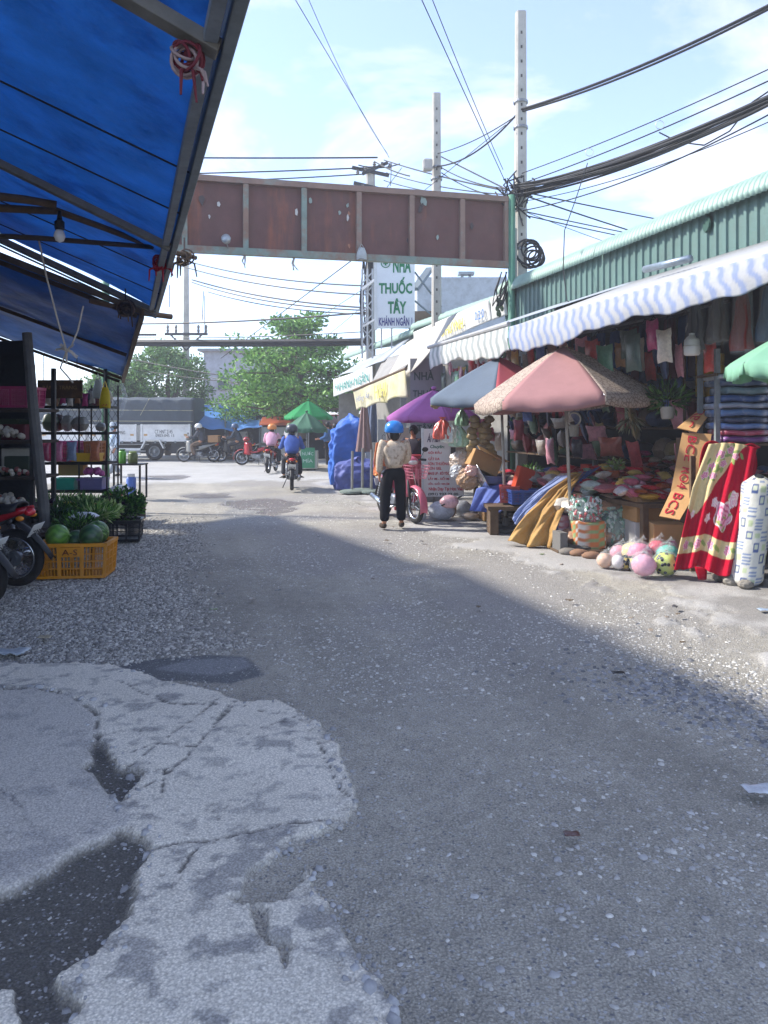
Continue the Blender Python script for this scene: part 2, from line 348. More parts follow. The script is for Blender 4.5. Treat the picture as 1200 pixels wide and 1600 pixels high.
# colours
asph = np.stack([np.full(gX.shape, v) for v in (.385, .358, .298)], -1) * (0.72 + .56 * fbm(gX * 1.1, gY * 1.1, 5, 61))[..., None] * (.82 + .36 * fbm(gX * 18, gY * 18, 3, 62))[..., None] * (.76 + .48 * fbm(gO * 2.6, gS * .22, 4, 64))[..., None]
def mixc_(a, colr, m): return a * (1 - m[..., None]) + np.array(colr) * m[..., None]
colr = asph
colr = mixc_(colr, (.12, .115, .105), .92 * deep)
colr = mixc_(colr, (.33, .31, .285), .75 * mud)
colr = mixc_(colr, (.30, .285, .262), .6 * gravel)
colr = mixc_(colr, (.125, .130, .142), .55 * wet)
colr = mixc_(colr, (.150, .156, .162), sst(-.02, .02, sD) * .9)
colr = mixc_(colr, (.36, .365, .37), sst(.0, .06, poly_sd(gX, gY, gp((255, 1040), (300, 1024), (385, 1022), (390, 1036), (330, 1050))) + wob * .25) * .6)
dst = .85 + .3 * fbm(gX * 2.2, gY * 2.2, 5, 71)
cc = np.stack([.74 * dst, .69 * dst, .58 * dst], -1)
cc = mixc_(cc, (.24, .236, .232), np.clip(damp * .8, 0, .8)); cc = mixc_(cc, (.035, .035, .036), crk * .85)
cc = mixc_(cc, (.46, .44, .41), sst(-.03, .0, sB) * .62)
colr = colr * (1 - conc[..., None]) + cc * conc[..., None]
ac = np.stack([.43 * dst, .415 * dst, .39 * dst], -1); ac = mixc_(ac, (.25, .235, .215), sst(.5, .66, fbm(gX * 1.5, gY * 1.5, 5, 81)) * .8)
colr = colr * (1 - apr[..., None]) + ac * apr[..., None]
xc = np.stack([.46 * dst, .455 * dst, .44 * dst], -1); colr = colr * (1 - .85 * cross[..., None]) + xc * .85 * cross[..., None]
colr = mixc_(colr, (.14, .10, .085), puddle * .5); colr = mixc_(colr, (.33, .29, .23), mound)
# shader: attribute colour, fine grain, roughness from wet mask in alpha
gm = bpy.data.materials.new('road_surface'); gm.use_nodes = True
N = gm.node_tree.nodes; L = gm.node_tree.links; pb = N['Principled BSDF']; at = N.new('ShaderNodeAttribute'); at.attribute_name = 'Col'
t = N.new('ShaderNodeTexCoord'); vo = N.new('ShaderNodeTexVoronoi'); vo.inputs['Scale'].default_value = 95; L.new(t.outputs['Object'], vo.inputs['Vector'])
no = N.new('ShaderNodeTexNoise'); no.inputs['Scale'].default_value = 160; no.inputs['Detail'].default_value = 4; L.new(t.outputs['Object'], no.inputs['Vector'])
mr = N.new('ShaderNodeMapRange'); mr.inputs[1].default_value = .2; mr.inputs[2].default_value = .8; mr.inputs[3].default_value = .62; mr.inputs[4].default_value = 1.38; L.new(no.outputs['Fac'], mr.inputs[0])
m1 = N.new('ShaderNodeMix'); m1.data_type = 'RGBA'; m1.blend_type = 'MULTIPLY'; m1.inputs[0].default_value = 1; L.new(at.outputs['Color'], m1.inputs[6]); L.new(mr.outputs[0], m1.inputs[7])
rr = N.new('ShaderNodeMapRange'); rr.inputs[3].default_value = .92; rr.inputs[4].default_value = .12; L.new(at.outputs['Alpha'], rr.inputs[0]); L.new(rr.outputs[0], pb.inputs['Roughness'])
vr = N.new('ShaderNodeMapRange'); vr.inputs[1].default_value = .0; vr.inputs[2].default_value = .7; vr.inputs[3].default_value = 1.18; vr.inputs[4].default_value = .72; L.new(vo.outputs['Distance'], vr.inputs[0])
m2 = N.new('ShaderNodeMix'); m2.data_type = 'RGBA'; m2.blend_type = 'MULTIPLY'; m2.inputs[0].default_value = 1; L.new(m1.outputs[2], m2.inputs[6]); L.new(vr.outputs[0], m2.inputs[7])
am = N.new('ShaderNodeAttribute'); am.attribute_name = 'Msk'
v2 = N.new('ShaderNodeTexVoronoi'); v2.inputs['Scale'].default_value = 66; v2.inputs['Randomness'].default_value = 1; dn_ = N.new('ShaderNodeTexNoise'); dn_.inputs['Scale'].default_value = 90; L.new(t.outputs['Object'], dn_.inputs['Vector']); va = N.new('ShaderNodeVectorMath'); va.operation = 'SCALE'; va.inputs['Scale'].default_value = .016; L.new(dn_.outputs['Color'], va.inputs[0]); vb = N.new('ShaderNodeVectorMath'); L.new(t.outputs['Object'], vb.inputs[0]); L.new(va.outputs[0], vb.inputs[1]); L.new(vb.outputs[0], v2.inputs['Vector'])
sx = N.new('ShaderNodeSeparateColor'); L.new(v2.outputs['Color'], sx.inputs[0])
def thr(src_, a_, b_):
    q_ = N.new('ShaderNodeMapRange'); q_.inputs[1].default_value = a_; q_.inputs[2].default_value = b_; L.new(src_, q_.inputs[0]); return q_.outputs[0]
def mul(a_, b_):
    q_ = N.new('ShaderNodeMath'); q_.operation = 'MULTIPLY'; L.new(a_, q_.inputs[0]); L.new(b_, q_.inputs[1]); return q_.outputs[0]
pale = mul(mul(thr(sx.outputs[0], .74, .80), thr(v2.outputs['Distance'], .46, .26)), am.outputs['Fac']); dark = mul(mul(thr(sx.outputs[1], .84, .92), thr(v2.outputs['Distance'], .5, .3)), am.outputs['Fac'])
m3 = N.new('ShaderNodeMix'); m3.data_type = 'RGBA'; L.new(pale, m3.inputs[0]); L.new(m2.outputs[2], m3.inputs[6]); m3.inputs[7].default_value = (.42, .415, .405, 1)
m4 = N.new('ShaderNodeMix'); m4.data_type = 'RGBA'; L.new(dark, m4.inputs[0]); L.new(m3.outputs[2], m4.inputs[6]); m4.inputs[7].default_value = (.17, .17, .172, 1)
L.new(m4.outputs[2], pb.inputs['Base Color'])
ad = N.new('ShaderNodeMath'); ad.operation = 'SUBTRACT'; L.new(no.outputs['Fac'], ad.inputs[0]); L.new(vo.outputs['Distance'], ad.inputs[1])
bp = N.new('ShaderNodeBump'); bs_ = N.new('ShaderNodeMapRange'); bs_.inputs[3].default_value = .22; bs_.inputs[4].default_value = .8; am2 = N.new('ShaderNodeAttribute'); am2.attribute_name = 'Msk'; L.new(am2.outputs['Fac'], bs_.inputs[0]); L.new(bs_.outputs[0], bp.inputs['Strength']); bp.inputs['Distance'].default_value = .009; L.new(ad.outputs[0], bp.inputs['Height']); L.new(bp.outputs[0], pb.inputs['Normal'])
pb.inputs['Specular IOR Level'].default_value = .35
wetA = np.clip(wet * .5 + puddle * .95, 0, 1) * (1 - apr)
idx = np.arange(NR * NC).reshape(NR, NC)
quads = np.stack([idx[:-1, :-1], idx[:-1, 1:], idx[1:, 1:], idx[1:, :-1]], -1).reshape(-1, 4)
fm = lambda a: (a[:-1, :-1] + a[1:, 1:] + a[:-1, 1:] + a[1:, :-1]).ravel() / 4
kindf = np.where(fm(cross) > .5, 3, np.where(fm(apr) > .5, 2, np.where(fm(conc) > .5, 1, 0)))
allv = np.stack([gX, gY, hgt], -1).reshape(-1, 3); allc = np.concatenate([colr, wetA[..., None]], -1).reshape(-1, 4); allm = ((1 - conc) * (1 - apr) * (1 - cross)).ravel()
def sheet(name, sel):
    q = quads[sel]; u, inv = np.unique(q, return_inverse=True); q = inv.reshape(-1, 4)
    me = bpy.data.meshes.new(name); me.vertices.add(len(u)); me.vertices.foreach_set('co', allv[u].astype(np.float32).ravel())
    me.loops.add(q.size); me.loops.foreach_set('vertex_index', q.ravel().astype(np.int32)); me.polygons.add(len(q))
    me.polygons.foreach_set('loop_start', (np.arange(len(q)) * 4).astype(np.int32)); me.update(calc_edges=True); me.validate()
    me.polygons.foreach_set('use_smooth', [True] * len(q))
    a = me.color_attributes.new('Col', 'FLOAT_COLOR', 'POINT'); a.data.foreach_set('color', allc[u].astype(np.float32).ravel())
    a = me.attributes.new('Msk', 'FLOAT', 'POINT'); a.data.foreach_set('value', allm[u].astype(np.float32))
    me.materials.append(gm); o = bpy.data.objects.new(name, me); COL.objects.link(o); o['kind'] = 'structure'; return o
sheet('road', kindf == 0); sheet('concrete_patch', kindf == 1); sheet('pavement', kindf == 2); sheet('cross_road', kindf == 3)
def ground_z(x, y):
    u = x / (y + .8); i = np.clip(np.searchsorted(rowY, y), 1, NR - 1); j = np.clip(((u + 1) / 2 * (NC - 1)).astype(int), 0, NC - 1); return hgt[i, j], i, j
# loose and embedded stones, far too many to count
def stones(name, x, y, size, flat, cols, sink):
    n = len(x); gz, _, _ = ground_z(x, y); k = 6
    ang = np.linspace(0, 2 * np.pi, k, endpoint=False)[None, :] + np.random.rand(n, 1) * 6.28 + np.random.uniform(-.3, .3, (n, k))
    rad = size[:, None] * np.random.uniform(.6, 1.15, (n, k)); el = np.random.uniform(.5, 1.0, (n, 1)); th = np.random.rand(n, 1) * 3.14
    ax = rad * np.cos(ang); ay = rad * np.sin(ang) * el
    px = ax * np.cos(th) - ay * np.sin(th); py = ax * np.sin(th) + ay * np.cos(th)
    tx = np.random.normal(0, .16, (n, 1)); ty = np.random.normal(0, .16, (n, 1)); hz = size[:, None] * flat
    bot = np.stack([x[:, None] + px, y[:, None] + py, (gz - sink * size)[:, None] - .004 + 0 * px], -1)
    topz = gz[:, None] - sink * size[:, None] + hz * np.random.uniform(.75, 1.15, (n, k)) + px * tx * .7 + py * ty * .7
    top = np.stack([x[:, None] + px * .72, y[:, None] + py * .72, topz], -1)
    V = np.concatenate([bot, top], 1).reshape(-1, 3); base = (np.arange(n) * 12)[:, None]
    loops = []; lens = []
    ring = np.array([[j, (j + 1) % k, k + (j + 1) % k, k + j] for j in range(k)]).ravel()
    per = np.concatenate([ring, np.arange(k, 2 * k)]); LI = (base + per[None, :]).ravel().astype(np.int32)
    ls = np.concatenate([np.arange(k) * 4, [4 * k]]); LS = ((np.arange(n) * len(per))[:, None] + ls[None, :]).ravel().astype(np.int32)
    me = bpy.data.meshes.new(name); me.vertices.add(len(V)); me.vertices.foreach_set('co', V.astype(np.float32).ravel())
    me.loops.add(len(LI)); me.loops.foreach_set('vertex_index', LI); me.polygons.add(len(LS)); me.polygons.foreach_set('loop_start', LS); me.update(calc_edges=True); me.validate()
    c = np.repeat(np.concatenate([cols, np.ones((n, 1))], 1), 12, 0); a = me.color_attributes.new('Col', 'FLOAT_COLOR', 'POINT'); a.data.foreach_set('color', c.astype(np.float32).ravel())
    me.materials.append(mat('stone', attr=True, rough=.85, var=.2, vs_=60, bump=.5, bs=200)); o = bpy.data.objects.new(name, me); COL.objects.link(o); return o
def scatter(n, o0, o1, s0, s1, keep):
    o_ = np.random.uniform(o0, o1, n); s_ = s0 * (s1 / s0) ** np.random.rand(n)
    x = DV.x * s_ + RV.x * o_; y = DV.y * s_ + RV.y * o_; ok = (y > .9) & (np.abs(x / (y + .8)) < .98); x, y, o_, s_ = x[ok], y[ok], o_[ok], s_[ok]
    _, i, j = ground_z(x, y); k = np.random.rand(len(x)) < keep(o_, s_, i, j); return x[k], y[k]
x, y = scatter(86000, -2.2, .8, 4.7, 14, lambda o_, s_, i, j: gravel[i, j])
g_ = np.random.uniform(.18, .58, (len(x), 1)); x1, y1 = x, y
tag(stones('gravel', x, y, np.random.lognormal(-4.55, .38, len(x)).clip(.005, .026) * (1 + .03 * y), .55, np.concatenate([g_, g_ * .95, g_ * .85], 1), .15), 'loose grey gravel spread over the road edge by the vegetable stall', 'gravel', kind='stuff')
dn = lambda o_, s_, i, j: np.clip((1 - conc[i, j]) * (1 - apr[i, j]) * (.10 + .9 * sst(.45, .68, fbm(o_ * .9, s_ * .55, 4, 19))) * (.35 + .65 * sst(.0, 1.2, o_)) * (1 - gravel[i, j]), 0, 1)
x, y = scatter(60000, -1.8, 4.2, 1.3, 17, dn)
g_ = np.random.uniform(.34, .62, (len(x), 1)); sz = np.random.lognormal(-4.75, .42, len(x)) * (1 + .02 * y)
tag(stones('road_chippings', x, y, np.clip(sz, .004, .024), .30, np.concatenate([g_, g_ * .965, g_ * .88], 1), .12), 'pale stone chips bedded in the worn asphalt', 'stone chips', kind='stuff')
x, y = scatter(900, .0, 2.2, 1.5, 3.4, lambda o_, s_, i, j: .45 * (1 - conc[i, j]) * sst(.4, .6, fbm(o_ * 2.2, s_ * 2.2, 3, 29)))
g_ = np.random.uniform(.30, .52, (len(x), 1))
tag(stones('flat_stones', x, y, np.random.uniform(.010, .026, len(x)), .22, np.concatenate([g_, g_ * .98, g_ * .95], 1), .10), 'larger flat pale stones bedded in the nearest asphalt', 'stones', kind='stuff')
pc = G(1110, 1085); x = np.random.normal(pc.x, .42, 900); y = np.random.normal(pc.y, .30, 900) - (x - pc.x) * .62
g_ = np.random.uniform(.12, .34, (900, 1))
tag(stones('broken_asphalt', x, y, np.random.uniform(.010, .03, 900), .4, np.concatenate([g_, g_, g_ * 1.02], 1), .1), 'dark crumbled asphalt in the sunlit edge of the road at right', 'rubble', kind='stuff')
# crumbled bits along the broken slab edge
ed = np.argwhere((np.abs(sA) < .03) & (gY < 5)); ed = ed[np.random.choice(len(ed), min(420, len(ed)), replace=False)]
x = gX[ed[:, 0], ed[:, 1]] + np.random.normal(0, .03, len(ed)); y = gY[ed[:, 0], ed[:, 1]] + np.random.normal(0, .03, len(ed)); g_ = np.random.uniform(.28, .46, (len(ed), 1))
tag(stones('concrete_crumbs', x, y, np.random.lognormal(-4.5, .5, len(ed)).clip(.004, .03), .45, np.concatenate([g_, g_, g_], 1), .05), 'crumbled concrete bits along the broken slab edge', 'rubble', kind='stuff')
# ================================================================== KIT: people, motorbikes, umbrellas, crates, hanging goods
def skin(name, joints, edges, m, parent, root=0, sub=2, smooth=True):
    """joints: list of (pos, radius); grown with a Skin modifier into one continuous surface"""
    me = bpy.data.meshes.new(name); me.from_pydata([tuple(j[0]) for j in joints], edges, []); me.materials.append(m)
    o = bpy.data.objects.new(name, me); COL.objects.link(o); o.parent = parent; WM[o.name] = wm(parent).copy()
    sk = o.modifiers.new('skin', 'SKIN'); sk.use_smooth_shade = True; sk.branch_smoothing = .4
    d = me.skin_vertices[0].data
    for i, j in enumerate(joints):
        r = j[1]; d[i].radius = r if isinstance(r, tuple) else (r, r); d[i].use_root = (i == root)
    s_ = o.modifiers.new('smooth', 'SUBSURF'); s_.levels = sub; s_.render_levels = sub
    return o
POSES = {
 'stand': dict(pel=(0, 0, .92), wai=(0, 0, 1.04), che=(.01, 0, 1.22), nec=(.0, 0, 1.36), hea=(.02, 0, 1.45), top=(.0, 0, 1.54),
               sho=(0, .165, 1.315), elb=(-.03, .215, 1.05), wri=(.05, .215, .83), han=(.08, .21, .755), hip=(0, .085, .86), kne=(.02, .12, .47), ank=(-.02, .15, .09), toe=(.13, .17, .04)),
 'ride': dict(pel=(-.16, 0, .86), wai=(-.13, 0, .98), che=(-.05, 0, 1.15), nec=(.0, 0, 1.28), hea=(.04, 0, 1.385), top=(.02, 0, 1.48),
              sho=(-.01, .165, 1.235), elb=(.12, .25, 1.0), wri=(.33, .29, .985), han=(.41, .29, 1.01), hip=(-.12, .09, .82), kne=(.27, .17, .68), ank=(.13, .19, .31), toe=(.28, .19, .27)),
}
def person(label, loc, rz, pose, skinm, shirt, trou, shoe, hat=None, hatm=None, over={}, h=1.0, group=None, mask=None, bag=None, sleeve=1.0):
    root = thing('person', label, 'person', loc, rz, group)
    p = {k: Vector(v) * h for k, v in POSES[pose].items()}
    def g2(k, sd):
        if k + ('L' if sd > 0 else 'R') in over: return Vector(over[k + ('L' if sd > 0 else 'R')]) * h
        v = p[k]; return Vector((v.x, v.y * sd, v.z))
    for k in ('pel', 'wai', 'che', 'nec', 'hea', 'top'):
        if k in over: p[k] = Vector(over[k]) * h
    J = [(p['pel'], (.085, .075)), (p['wai'], (.08, .07)), (p['che'], (.09, .075)), (p['nec'], .05), (p['hea'], (.078, .09)), (p['top'], (.055, .06))]
    E = [(0, 1), (1, 2), (2, 3), (3, 4), (4, 5)]
    nose = p['hea'] + (p['hea'] - p['nec']).cross(Vector((0, -1, 0))).normalized() * 0 + Vector((.098, 0, -.005)); J.append((nose, .014)); E.append((4, 6))
    for sd in (1, -1):
        n = len(J); s_, e_, w_, h_ = (g2(k, sd) for k in ('sho', 'elb', 'wri', 'han'))
        J += [(s_, .052), (e_, .036), (w_, .026), (h_, (.032, .022))]; E += [(2, n), (n, n + 1), (n + 1, n + 2), (n + 2, n + 3)]
        dr = (h_ - w_).normalized(); sv = dr.cross(Vector((0, 1, 0))).normalized()
        for q, (ln, off) in enumerate(((.055, .024), (.066, .009), (.062, -.007), (.050, -.022))):
            k = len(J); mid = h_ + dr * ln * .55 + sv * off * 1.15; tip = h_ + dr * ln + sv * off + Vector((.01, -.018 * sd, 0))
            J += [(mid, .0085), (tip, .0075)]; E += [(n + 3, k), (k, k + 1)]
        k = len(J); J += [(w_ + dr * .03 + sv * .042, .010), (w_ + dr * .068 + sv * .054, .008)]; E += [(n + 3, k), (k, k + 1)]
        n = len(J); a, b_, c, d = (g2(k, sd) for k in ('hip', 'kne', 'ank', 'toe'))
        J += [(a, .078), (b_, .052), (c, .036), (d, .03)]; E += [(0, n), (n, n + 1), (n + 1, n + 2), (n + 2, n + 3)]
    skin('body', J, E, skinm, root)
    # shirt: torso and two sleeves
    sL, sR = g2('sho', 1), g2('sho', -1)
    J = [(p['pel'] - (p['wai'] - p['pel']) * .35, (.19, .17)), (p['wai'], (.185, .165)), (p['che'], (.19, .165)), (p['nec'] - Vector((.01, 0, .01)), .082), (sL, .105), (sR, .105)]
    skin('shirt', J, [(0, 1), (1, 2), (2, 3), (2, 4), (2, 5)], shirt, root)
    for sd in (1, -1):
        s_, e_, w_ = (g2(k, sd) for k in ('sho', 'elb', 'wri')); inn = s_ + Vector((0, -.03 * sd, 0))
        skin('sleeve', [(inn, .084), (s_ + (e_ - s_) * .15, .08), (e_, .064)] + ([(w_ + (e_ - w_) * .05, .055)] if sleeve == 1 else []), [(0, 1), (1, 2)] + ([(2, 3)] if sleeve == 1 else []), shirt, root)
    J = [(p['pel'] + (p['wai'] - p['pel']) * .2, (.16, .13)), (p['pel'] - Vector((0, 0, .03)), (.165, .14))]; E = [(0, 1)]
    for sd in (1, -1):
        n = len(J); a, b_, c = (g2(k, sd) for k in ('hip', 'kne', 'ank'))
        J += [(a + (b_ - a) * .15, .112), (b_, .086), (c + (b_ - c) * .02, .078)]; E += [(1, n), (n, n + 1), (n + 1, n + 2)]
    skin('trousers', J, E, trou, root)
    for sd in (1, -1):
        c, d = g2('ank', sd), g2('toe', sd); hl = c + (c - d) * .28; hl.z = min(c.z, d.z) + .005 * h
        skin('shoe', [(hl, .048), (c + (d - c) * .4 - Vector((0, 0, .015)), .054), (d + (d - c) * .15, .044)], [(0, 1), (1, 2)], shoe, root, sub=1)
    hd = p['hea'] + Vector((0, 0, .01)); ax = (p['top'] - p['nec']).normalized()
    if hat == 'helmet':
        b = B(); b.lathe([(.132, -.035), (.142, -.02), (.143, .03), (.128, .085), (.09, .125), (.04, .143), (.001, .147)], 20)
        hm = ob('helmet', b, hatm, root, smooth=True, solid=.008); hm.location = hd + Vector((-.012, 0, .02)); WM[hm.name] = wm(root) @ Matrix.Translation(hm.location)
        b = B(); b.grid(lambda u, v: Vector((math.cos((u - .5) * 2.2) * (.14 + .06 * v), math.sin((u - .5) * 2.2) * (.14 + .02 * v), -.015 - .02 * v)), 11, 3); ob('visor', b, BLK, hm, solid=.006)
        b = B(); b.tube([(0.02, .12, -.02), (.06, .07, -.13), (.075, 0, -.15), (.06, -.07, -.13), (.02, -.12, -.02)], .007, 6); ob('strap', b, BLK, hm)
        b = B(); b.ell(hd + Vector((-.055, 0, -.055)), (.05, .075, .085), 12, 8, .04); ob('hair', b, HAIR, root, smooth=True)
    elif hat == 'conical' or hat == 'brim':
        b = B(); pr = [(.24, -.02), (.001, .13)] if hat == 'conical' else [(.19, -.01), (.115, .01), (.11, .07), (.085, .105), (.001, .11)]
        b.lathe(pr, 20); hm = ob('hat', b, hatm, root, smooth=True, solid=.006); hm.location = hd + Vector((0, 0, .045))
    if hat is None or hat == 'brim':
        b = B(); b.ell(hd + Vector((-.022, 0, .022)), (.098, .095, .102), 14, 9, .03); ob('hair', b, HAIR, root, smooth=True)
    for sd in (1, -1):
        b = B(); b.ell(hd + Vector((.083, .032 * sd, .005)), (.011, .013, .009), 8, 6); ob('eye', b, BLK, root)
    if mask:
        b = B(); b.grid(lambda u, v: hd + Vector((math.cos((u - .5) * 2.6) * .108, math.sin((u - .5) * 2.6) * .092, -.02 - .075 * v)), 9, 4); ob('face_mask', b, mask, root, smooth=True, solid=.004)
    return root

def wheel(parent, c, r, wdt, rimm, name='wheel', spokes=12):
    q = Matrix.Rotation(R(90), 3, 'X'); c = Vector(c)
    b = B(); b.torus((0, 0, 0), r - wdt * .55, wdt * .55, q, 30, 10, 1.0); o = ob(name, b, RUB, parent, smooth=True, loc=c)
    b = B(); b.torus((0, 0, 0), r - wdt * 1.05, wdt * .22, q, 30, 6, 2.0); ob('rim', b, rimm, o, smooth=True)
    b = B(); b.lathe([(.035, -.05), (.05, -.045), (.05, .045), (.035, .05)], 14, M=q)
    b.lathe([(.075, -.012), (.078, 0), (.075, .012)], 16, (0, .035, 0), q); ob('hub', b, STEEL, o)
    b = B()
    for i in range(spokes):
        a = 2 * math.pi * i / spokes; a2 = a + .35 * (1 if i % 2 else -1)
        b.tube([Vector((.045 * math.cos(a), .03 * (1 if i % 2 else -1), .045 * math.sin(a))), Vector(((r - wdt * 1.1) * math.cos(a2), 0, (r - wdt * 1.1) * math.sin(a2)))], .0035, 4)
    ob('spokes', b, CHROME, o)
    return o
def motorbike(label, loc, rz, body, group=None, plate=None, lean=0., basket=None, topbox=None, seatm=BLK, rimm=CHROME, cargo=None):
    root = thing('motorbike', label, 'motorbike', loc, rz, group)
    if lean: root.matrix_basis = Matrix.Translation(Vector(loc)) @ Matrix.Rotation(rz, 4, 'Z') @ Matrix.Rotation(lean, 4, 'X'); WM[root.name] = root.matrix_basis.copy()
    r = .285
    wheel(root, (.61, 0, r), r, .075, rimm, 'front_wheel'); wheel(root, (-.60, 0, r), r, .085, rimm, 'rear_wheel')
    b = B()
    for s_ in (1, -1): b.tube([(.61, .075 * s_, r), (.53, .075 * s_, .55), (.44, .06 * s_, .80)], [.018, .024, .02], 8)
    ob('front_fork', b, DKSTEEL, root, smooth=True)
    def fend(a0, a1, rr, w, cx, name, m):
        bb = B(); bb.grid(lambda u, v: Vector((cx + rr * math.cos(a0 + (a1 - a0) * u), (v - .5) * w, r + rr * math.sin(a0 + (a1 - a0) * u) - abs(v - .5) ** 2 * .12)), 12, 7); return ob(name, bb, m, root, smooth=True, solid=.005)
    fend(R(-15), R(150), r + .035, .125, .61, 'front_mudguard', body)
    # engine and frame
    b = B(); b.box((.02, 0, .33), (.34, .17, .18)); b.lathe([(.09, -.11), (.10, -.09), (.10, .09), (.09, .11)], 16, (-.05, 0, .31), Matrix.Rotation(R(90), 3, 'X'))
    b.tube([(.14, 0, .34), (.26, 0, .36)], [.075, .06], 12); ob('engine', b, STEEL, root, bevel=.02)
    b = B(); b.tube([(.40, 0, .74), (.28, 0, .50), (.05, 0, .44), (-.25, 0, .52), (-.62, 0, .72)], .026, 8)
    b.tube([(-.1, .1, .32), (-.6, .1, r)], .022, 8); b.tube([(-.1, -.1, .32), (-.6, -.1, r)], .022, 8)
    b.tube([(.12, .30, .26), (.12, -.30, .26)], .014, 6); b.tube([(-.25, .26, .30), (-.2, 0, .36), (-.25, -.26, .30)], .013, 6); b.tube([(-.02, .1, .3), (-.1, .22, .02)], .011, 6)
    ob('frame', b, DKSTEEL, root, smooth=True)
    b = B(); b.box((-.36, .112, .31), (.46, .02, .09)); ob('chain_cover', b, DKSTEEL, root, bevel=.008)
    # leg shield, two curved flanks
    for s_ in (1, -1):
        b = B(); b.grid(lambda u, v: Vector((.50 - .20 * u + .05 * v - .10 * u * v, s_ * (.05 + .14 * math.sin(u * 1.9)), .86 - .44 * v - .03 * u)), 8, 8); ob('leg_shield', b, body, root, smooth=True, solid=.008)
    b = B(); b.grid(lambda u, v: Vector((.42 - .62 * u, (v - .5) * (.12 + .08 * u), .60 - .12 * math.sin(u * 3.1) + .06 * u - abs(v - .5) ** 2 * .18)), 10, 7); ob('centre_cover', b, body, root, smooth=True, solid=.01)
    # tail flanks
    for s_ in (1, -1):
        b = B(); b.grid(lambda u, v: Vector((-.02 - .74 * u, s_ * (.115 - .06 * u ** 1.6 + .02 * math.sin(v * 3.1)), .62 + .15 * u - (.16 * (1 - u * .72)) * v + .02)), 9, 5); ob('tail_panel', b, body, root, smooth=True, solid=.012)
    b = B(); b.ell((-.76, 0, .735), (.05, .065, .038), 14, 8); ob('tail_light', b, mat('tail_light_red', 'c01420', .2, .1, spec=.8), root, smooth=True)
    for s_ in (1, -1):
        b = B(); b.ell((-.72, .11 * s_, .69), (.045, .025, .025), 10, 6); ob('rear_indicator', b, mat('amber', 'd9862a', .25, .1), root, smooth=True)
    # seat
    b = B(); b.grid(lambda u, v: Vector((.10 - .78 * u, math.cos(math.pi * v) * (.10 + .035 * math.sin(u * 2.6)), .70 + .07 * u + .03 * math.sin(u * 6) + .07 * math.sin(math.pi * v) ** .7)), 12, 11)
    ob('seat', b, seatm, root, smooth=True, solid=.02)
    # rear mudguard and plate
    b = B(); b.grid(lambda u, v: Vector((-.60 - .38 * u, (v - .5) * (.13 - .05 * u), .66 - .14 * u - .22 * u * u - abs(v - .5) ** 2 * .10)), 9, 6); rg = ob('rear_mudguard', b, BLK, root, smooth=True, solid=.006)
    M = wm(root) @ Matrix.Translation((-.815, 0, .565)) @ Matrix.Rotation(R(-58), 4, 'Y')
    b = B(); b.box((-.815, 0, .565), (.19 * .75, .19, .006), Matrix.Rotation(R(58), 3, 'Y')); pl = ob('number_plate', b, mat('plate_white', 'd8dad6', .5, .1, dirt=.3), root, bevel=.003)
    if plate:
        q = frame(wm(root) @ Vector((-.8215, 0, .569)), wm(root).to_3x3() @ Vector((0, -1, 0)), wm(root).to_3x3() @ Vector((math.cos(R(58)), 0, math.sin(R(58)) )) )
        q2 = Matrix.Rotation(0, 4, 'Z')
        text(plate[0], .13, .045, TXTK, pl, q @ Matrix.Translation((0, .032, .004))); text(plate[1], .15, .05, TXTK, pl, q @ Matrix.Translation((0, -.032, .004)))
    for s_ in (1, -1):
        b = B(); b.tube([(-.58, .12 * s_, .34), (-.46, .12 * s_, .64)], .024, 8)
        for k in range(7):
            t_ = k / 6; b.torus((-.575 + .105 * t_, .12 * s_, .36 + .24 * t_), .03, .006, Matrix.Rotation(R(21), 3, 'Y'), 10, 5)
        ob('shock_absorber', b, STEEL, root, smooth=True)
    b = B(); b.tube([(.12, -.12, .24), (-.05, -.14, .20), (-.25, -.15, .22), (-.45, -.16, .27), (-.78, -.16, .34)], [.02, .02, .035, .05, .045], 10); ob('exhaust', b, CHROME, root, smooth=True)
    # handlebar cluster
    b = B(); b.tube([(.30, .34, .985), (.36, .22, 1.0), (.42, .08, .98), (.42, -.08, .98), (.36, -.22, 1.0), (.30, -.34, .985)], .014, 8); hb = ob('handlebar', b, DKSTEEL, root, smooth=True)
    for s_ in (1, -1):
        b = B(); b.tube([(.30, .34 * s_, .985), (.34, .25 * s_, .995)], .02, 8); ob('grip', b, BLK, hb)
        b = B(); b.tube([(.38, .2 * s_, 1.0), (.36, .27 * s_, 1.12)], .006, 6); b.ell((.36, .30 * s_, 1.16), (.015, .06, .04), 12, 7); ob('mirror', b, BLK, root, smooth=True)
    b = B(); b.ell((.44, 0, .97), (.12, .13, .09), 16, 10); cw = ob('headlamp_cowl', b, body, root, smooth=True)
    b = B(); b.ell((.515, 0, .965), (.05, .09, .05), 14, 8); ob('headlamp', b, mat('lamp_glass', 'd6dad8', .12, .1, spec=.8), cw, smooth=True)
    if basket:
        b = B()
        for k in range(5): z = .72 + .05 * k; a = .11 + .012 * k; b.tube([(.66 - a, -a, z), (.66 + a, -a, z), (.66 + a, a, z), (.66 - a, a, z), (.66 - a, -a, z)], .004, 4)
        for k in range(16):
            a = 2 * math.pi * k / 16; cx_ = max(-1, min(1, 1.4 * math.cos(a))); sx_ = max(-1, min(1, 1.4 * math.sin(a))); b.tube([(.66 + cx_ * .11, sx_ * .11, .72), (.66 + cx_ * .158, sx_ * .158, .92)], .004, 4)
        ob('front_basket', b, basket, root)
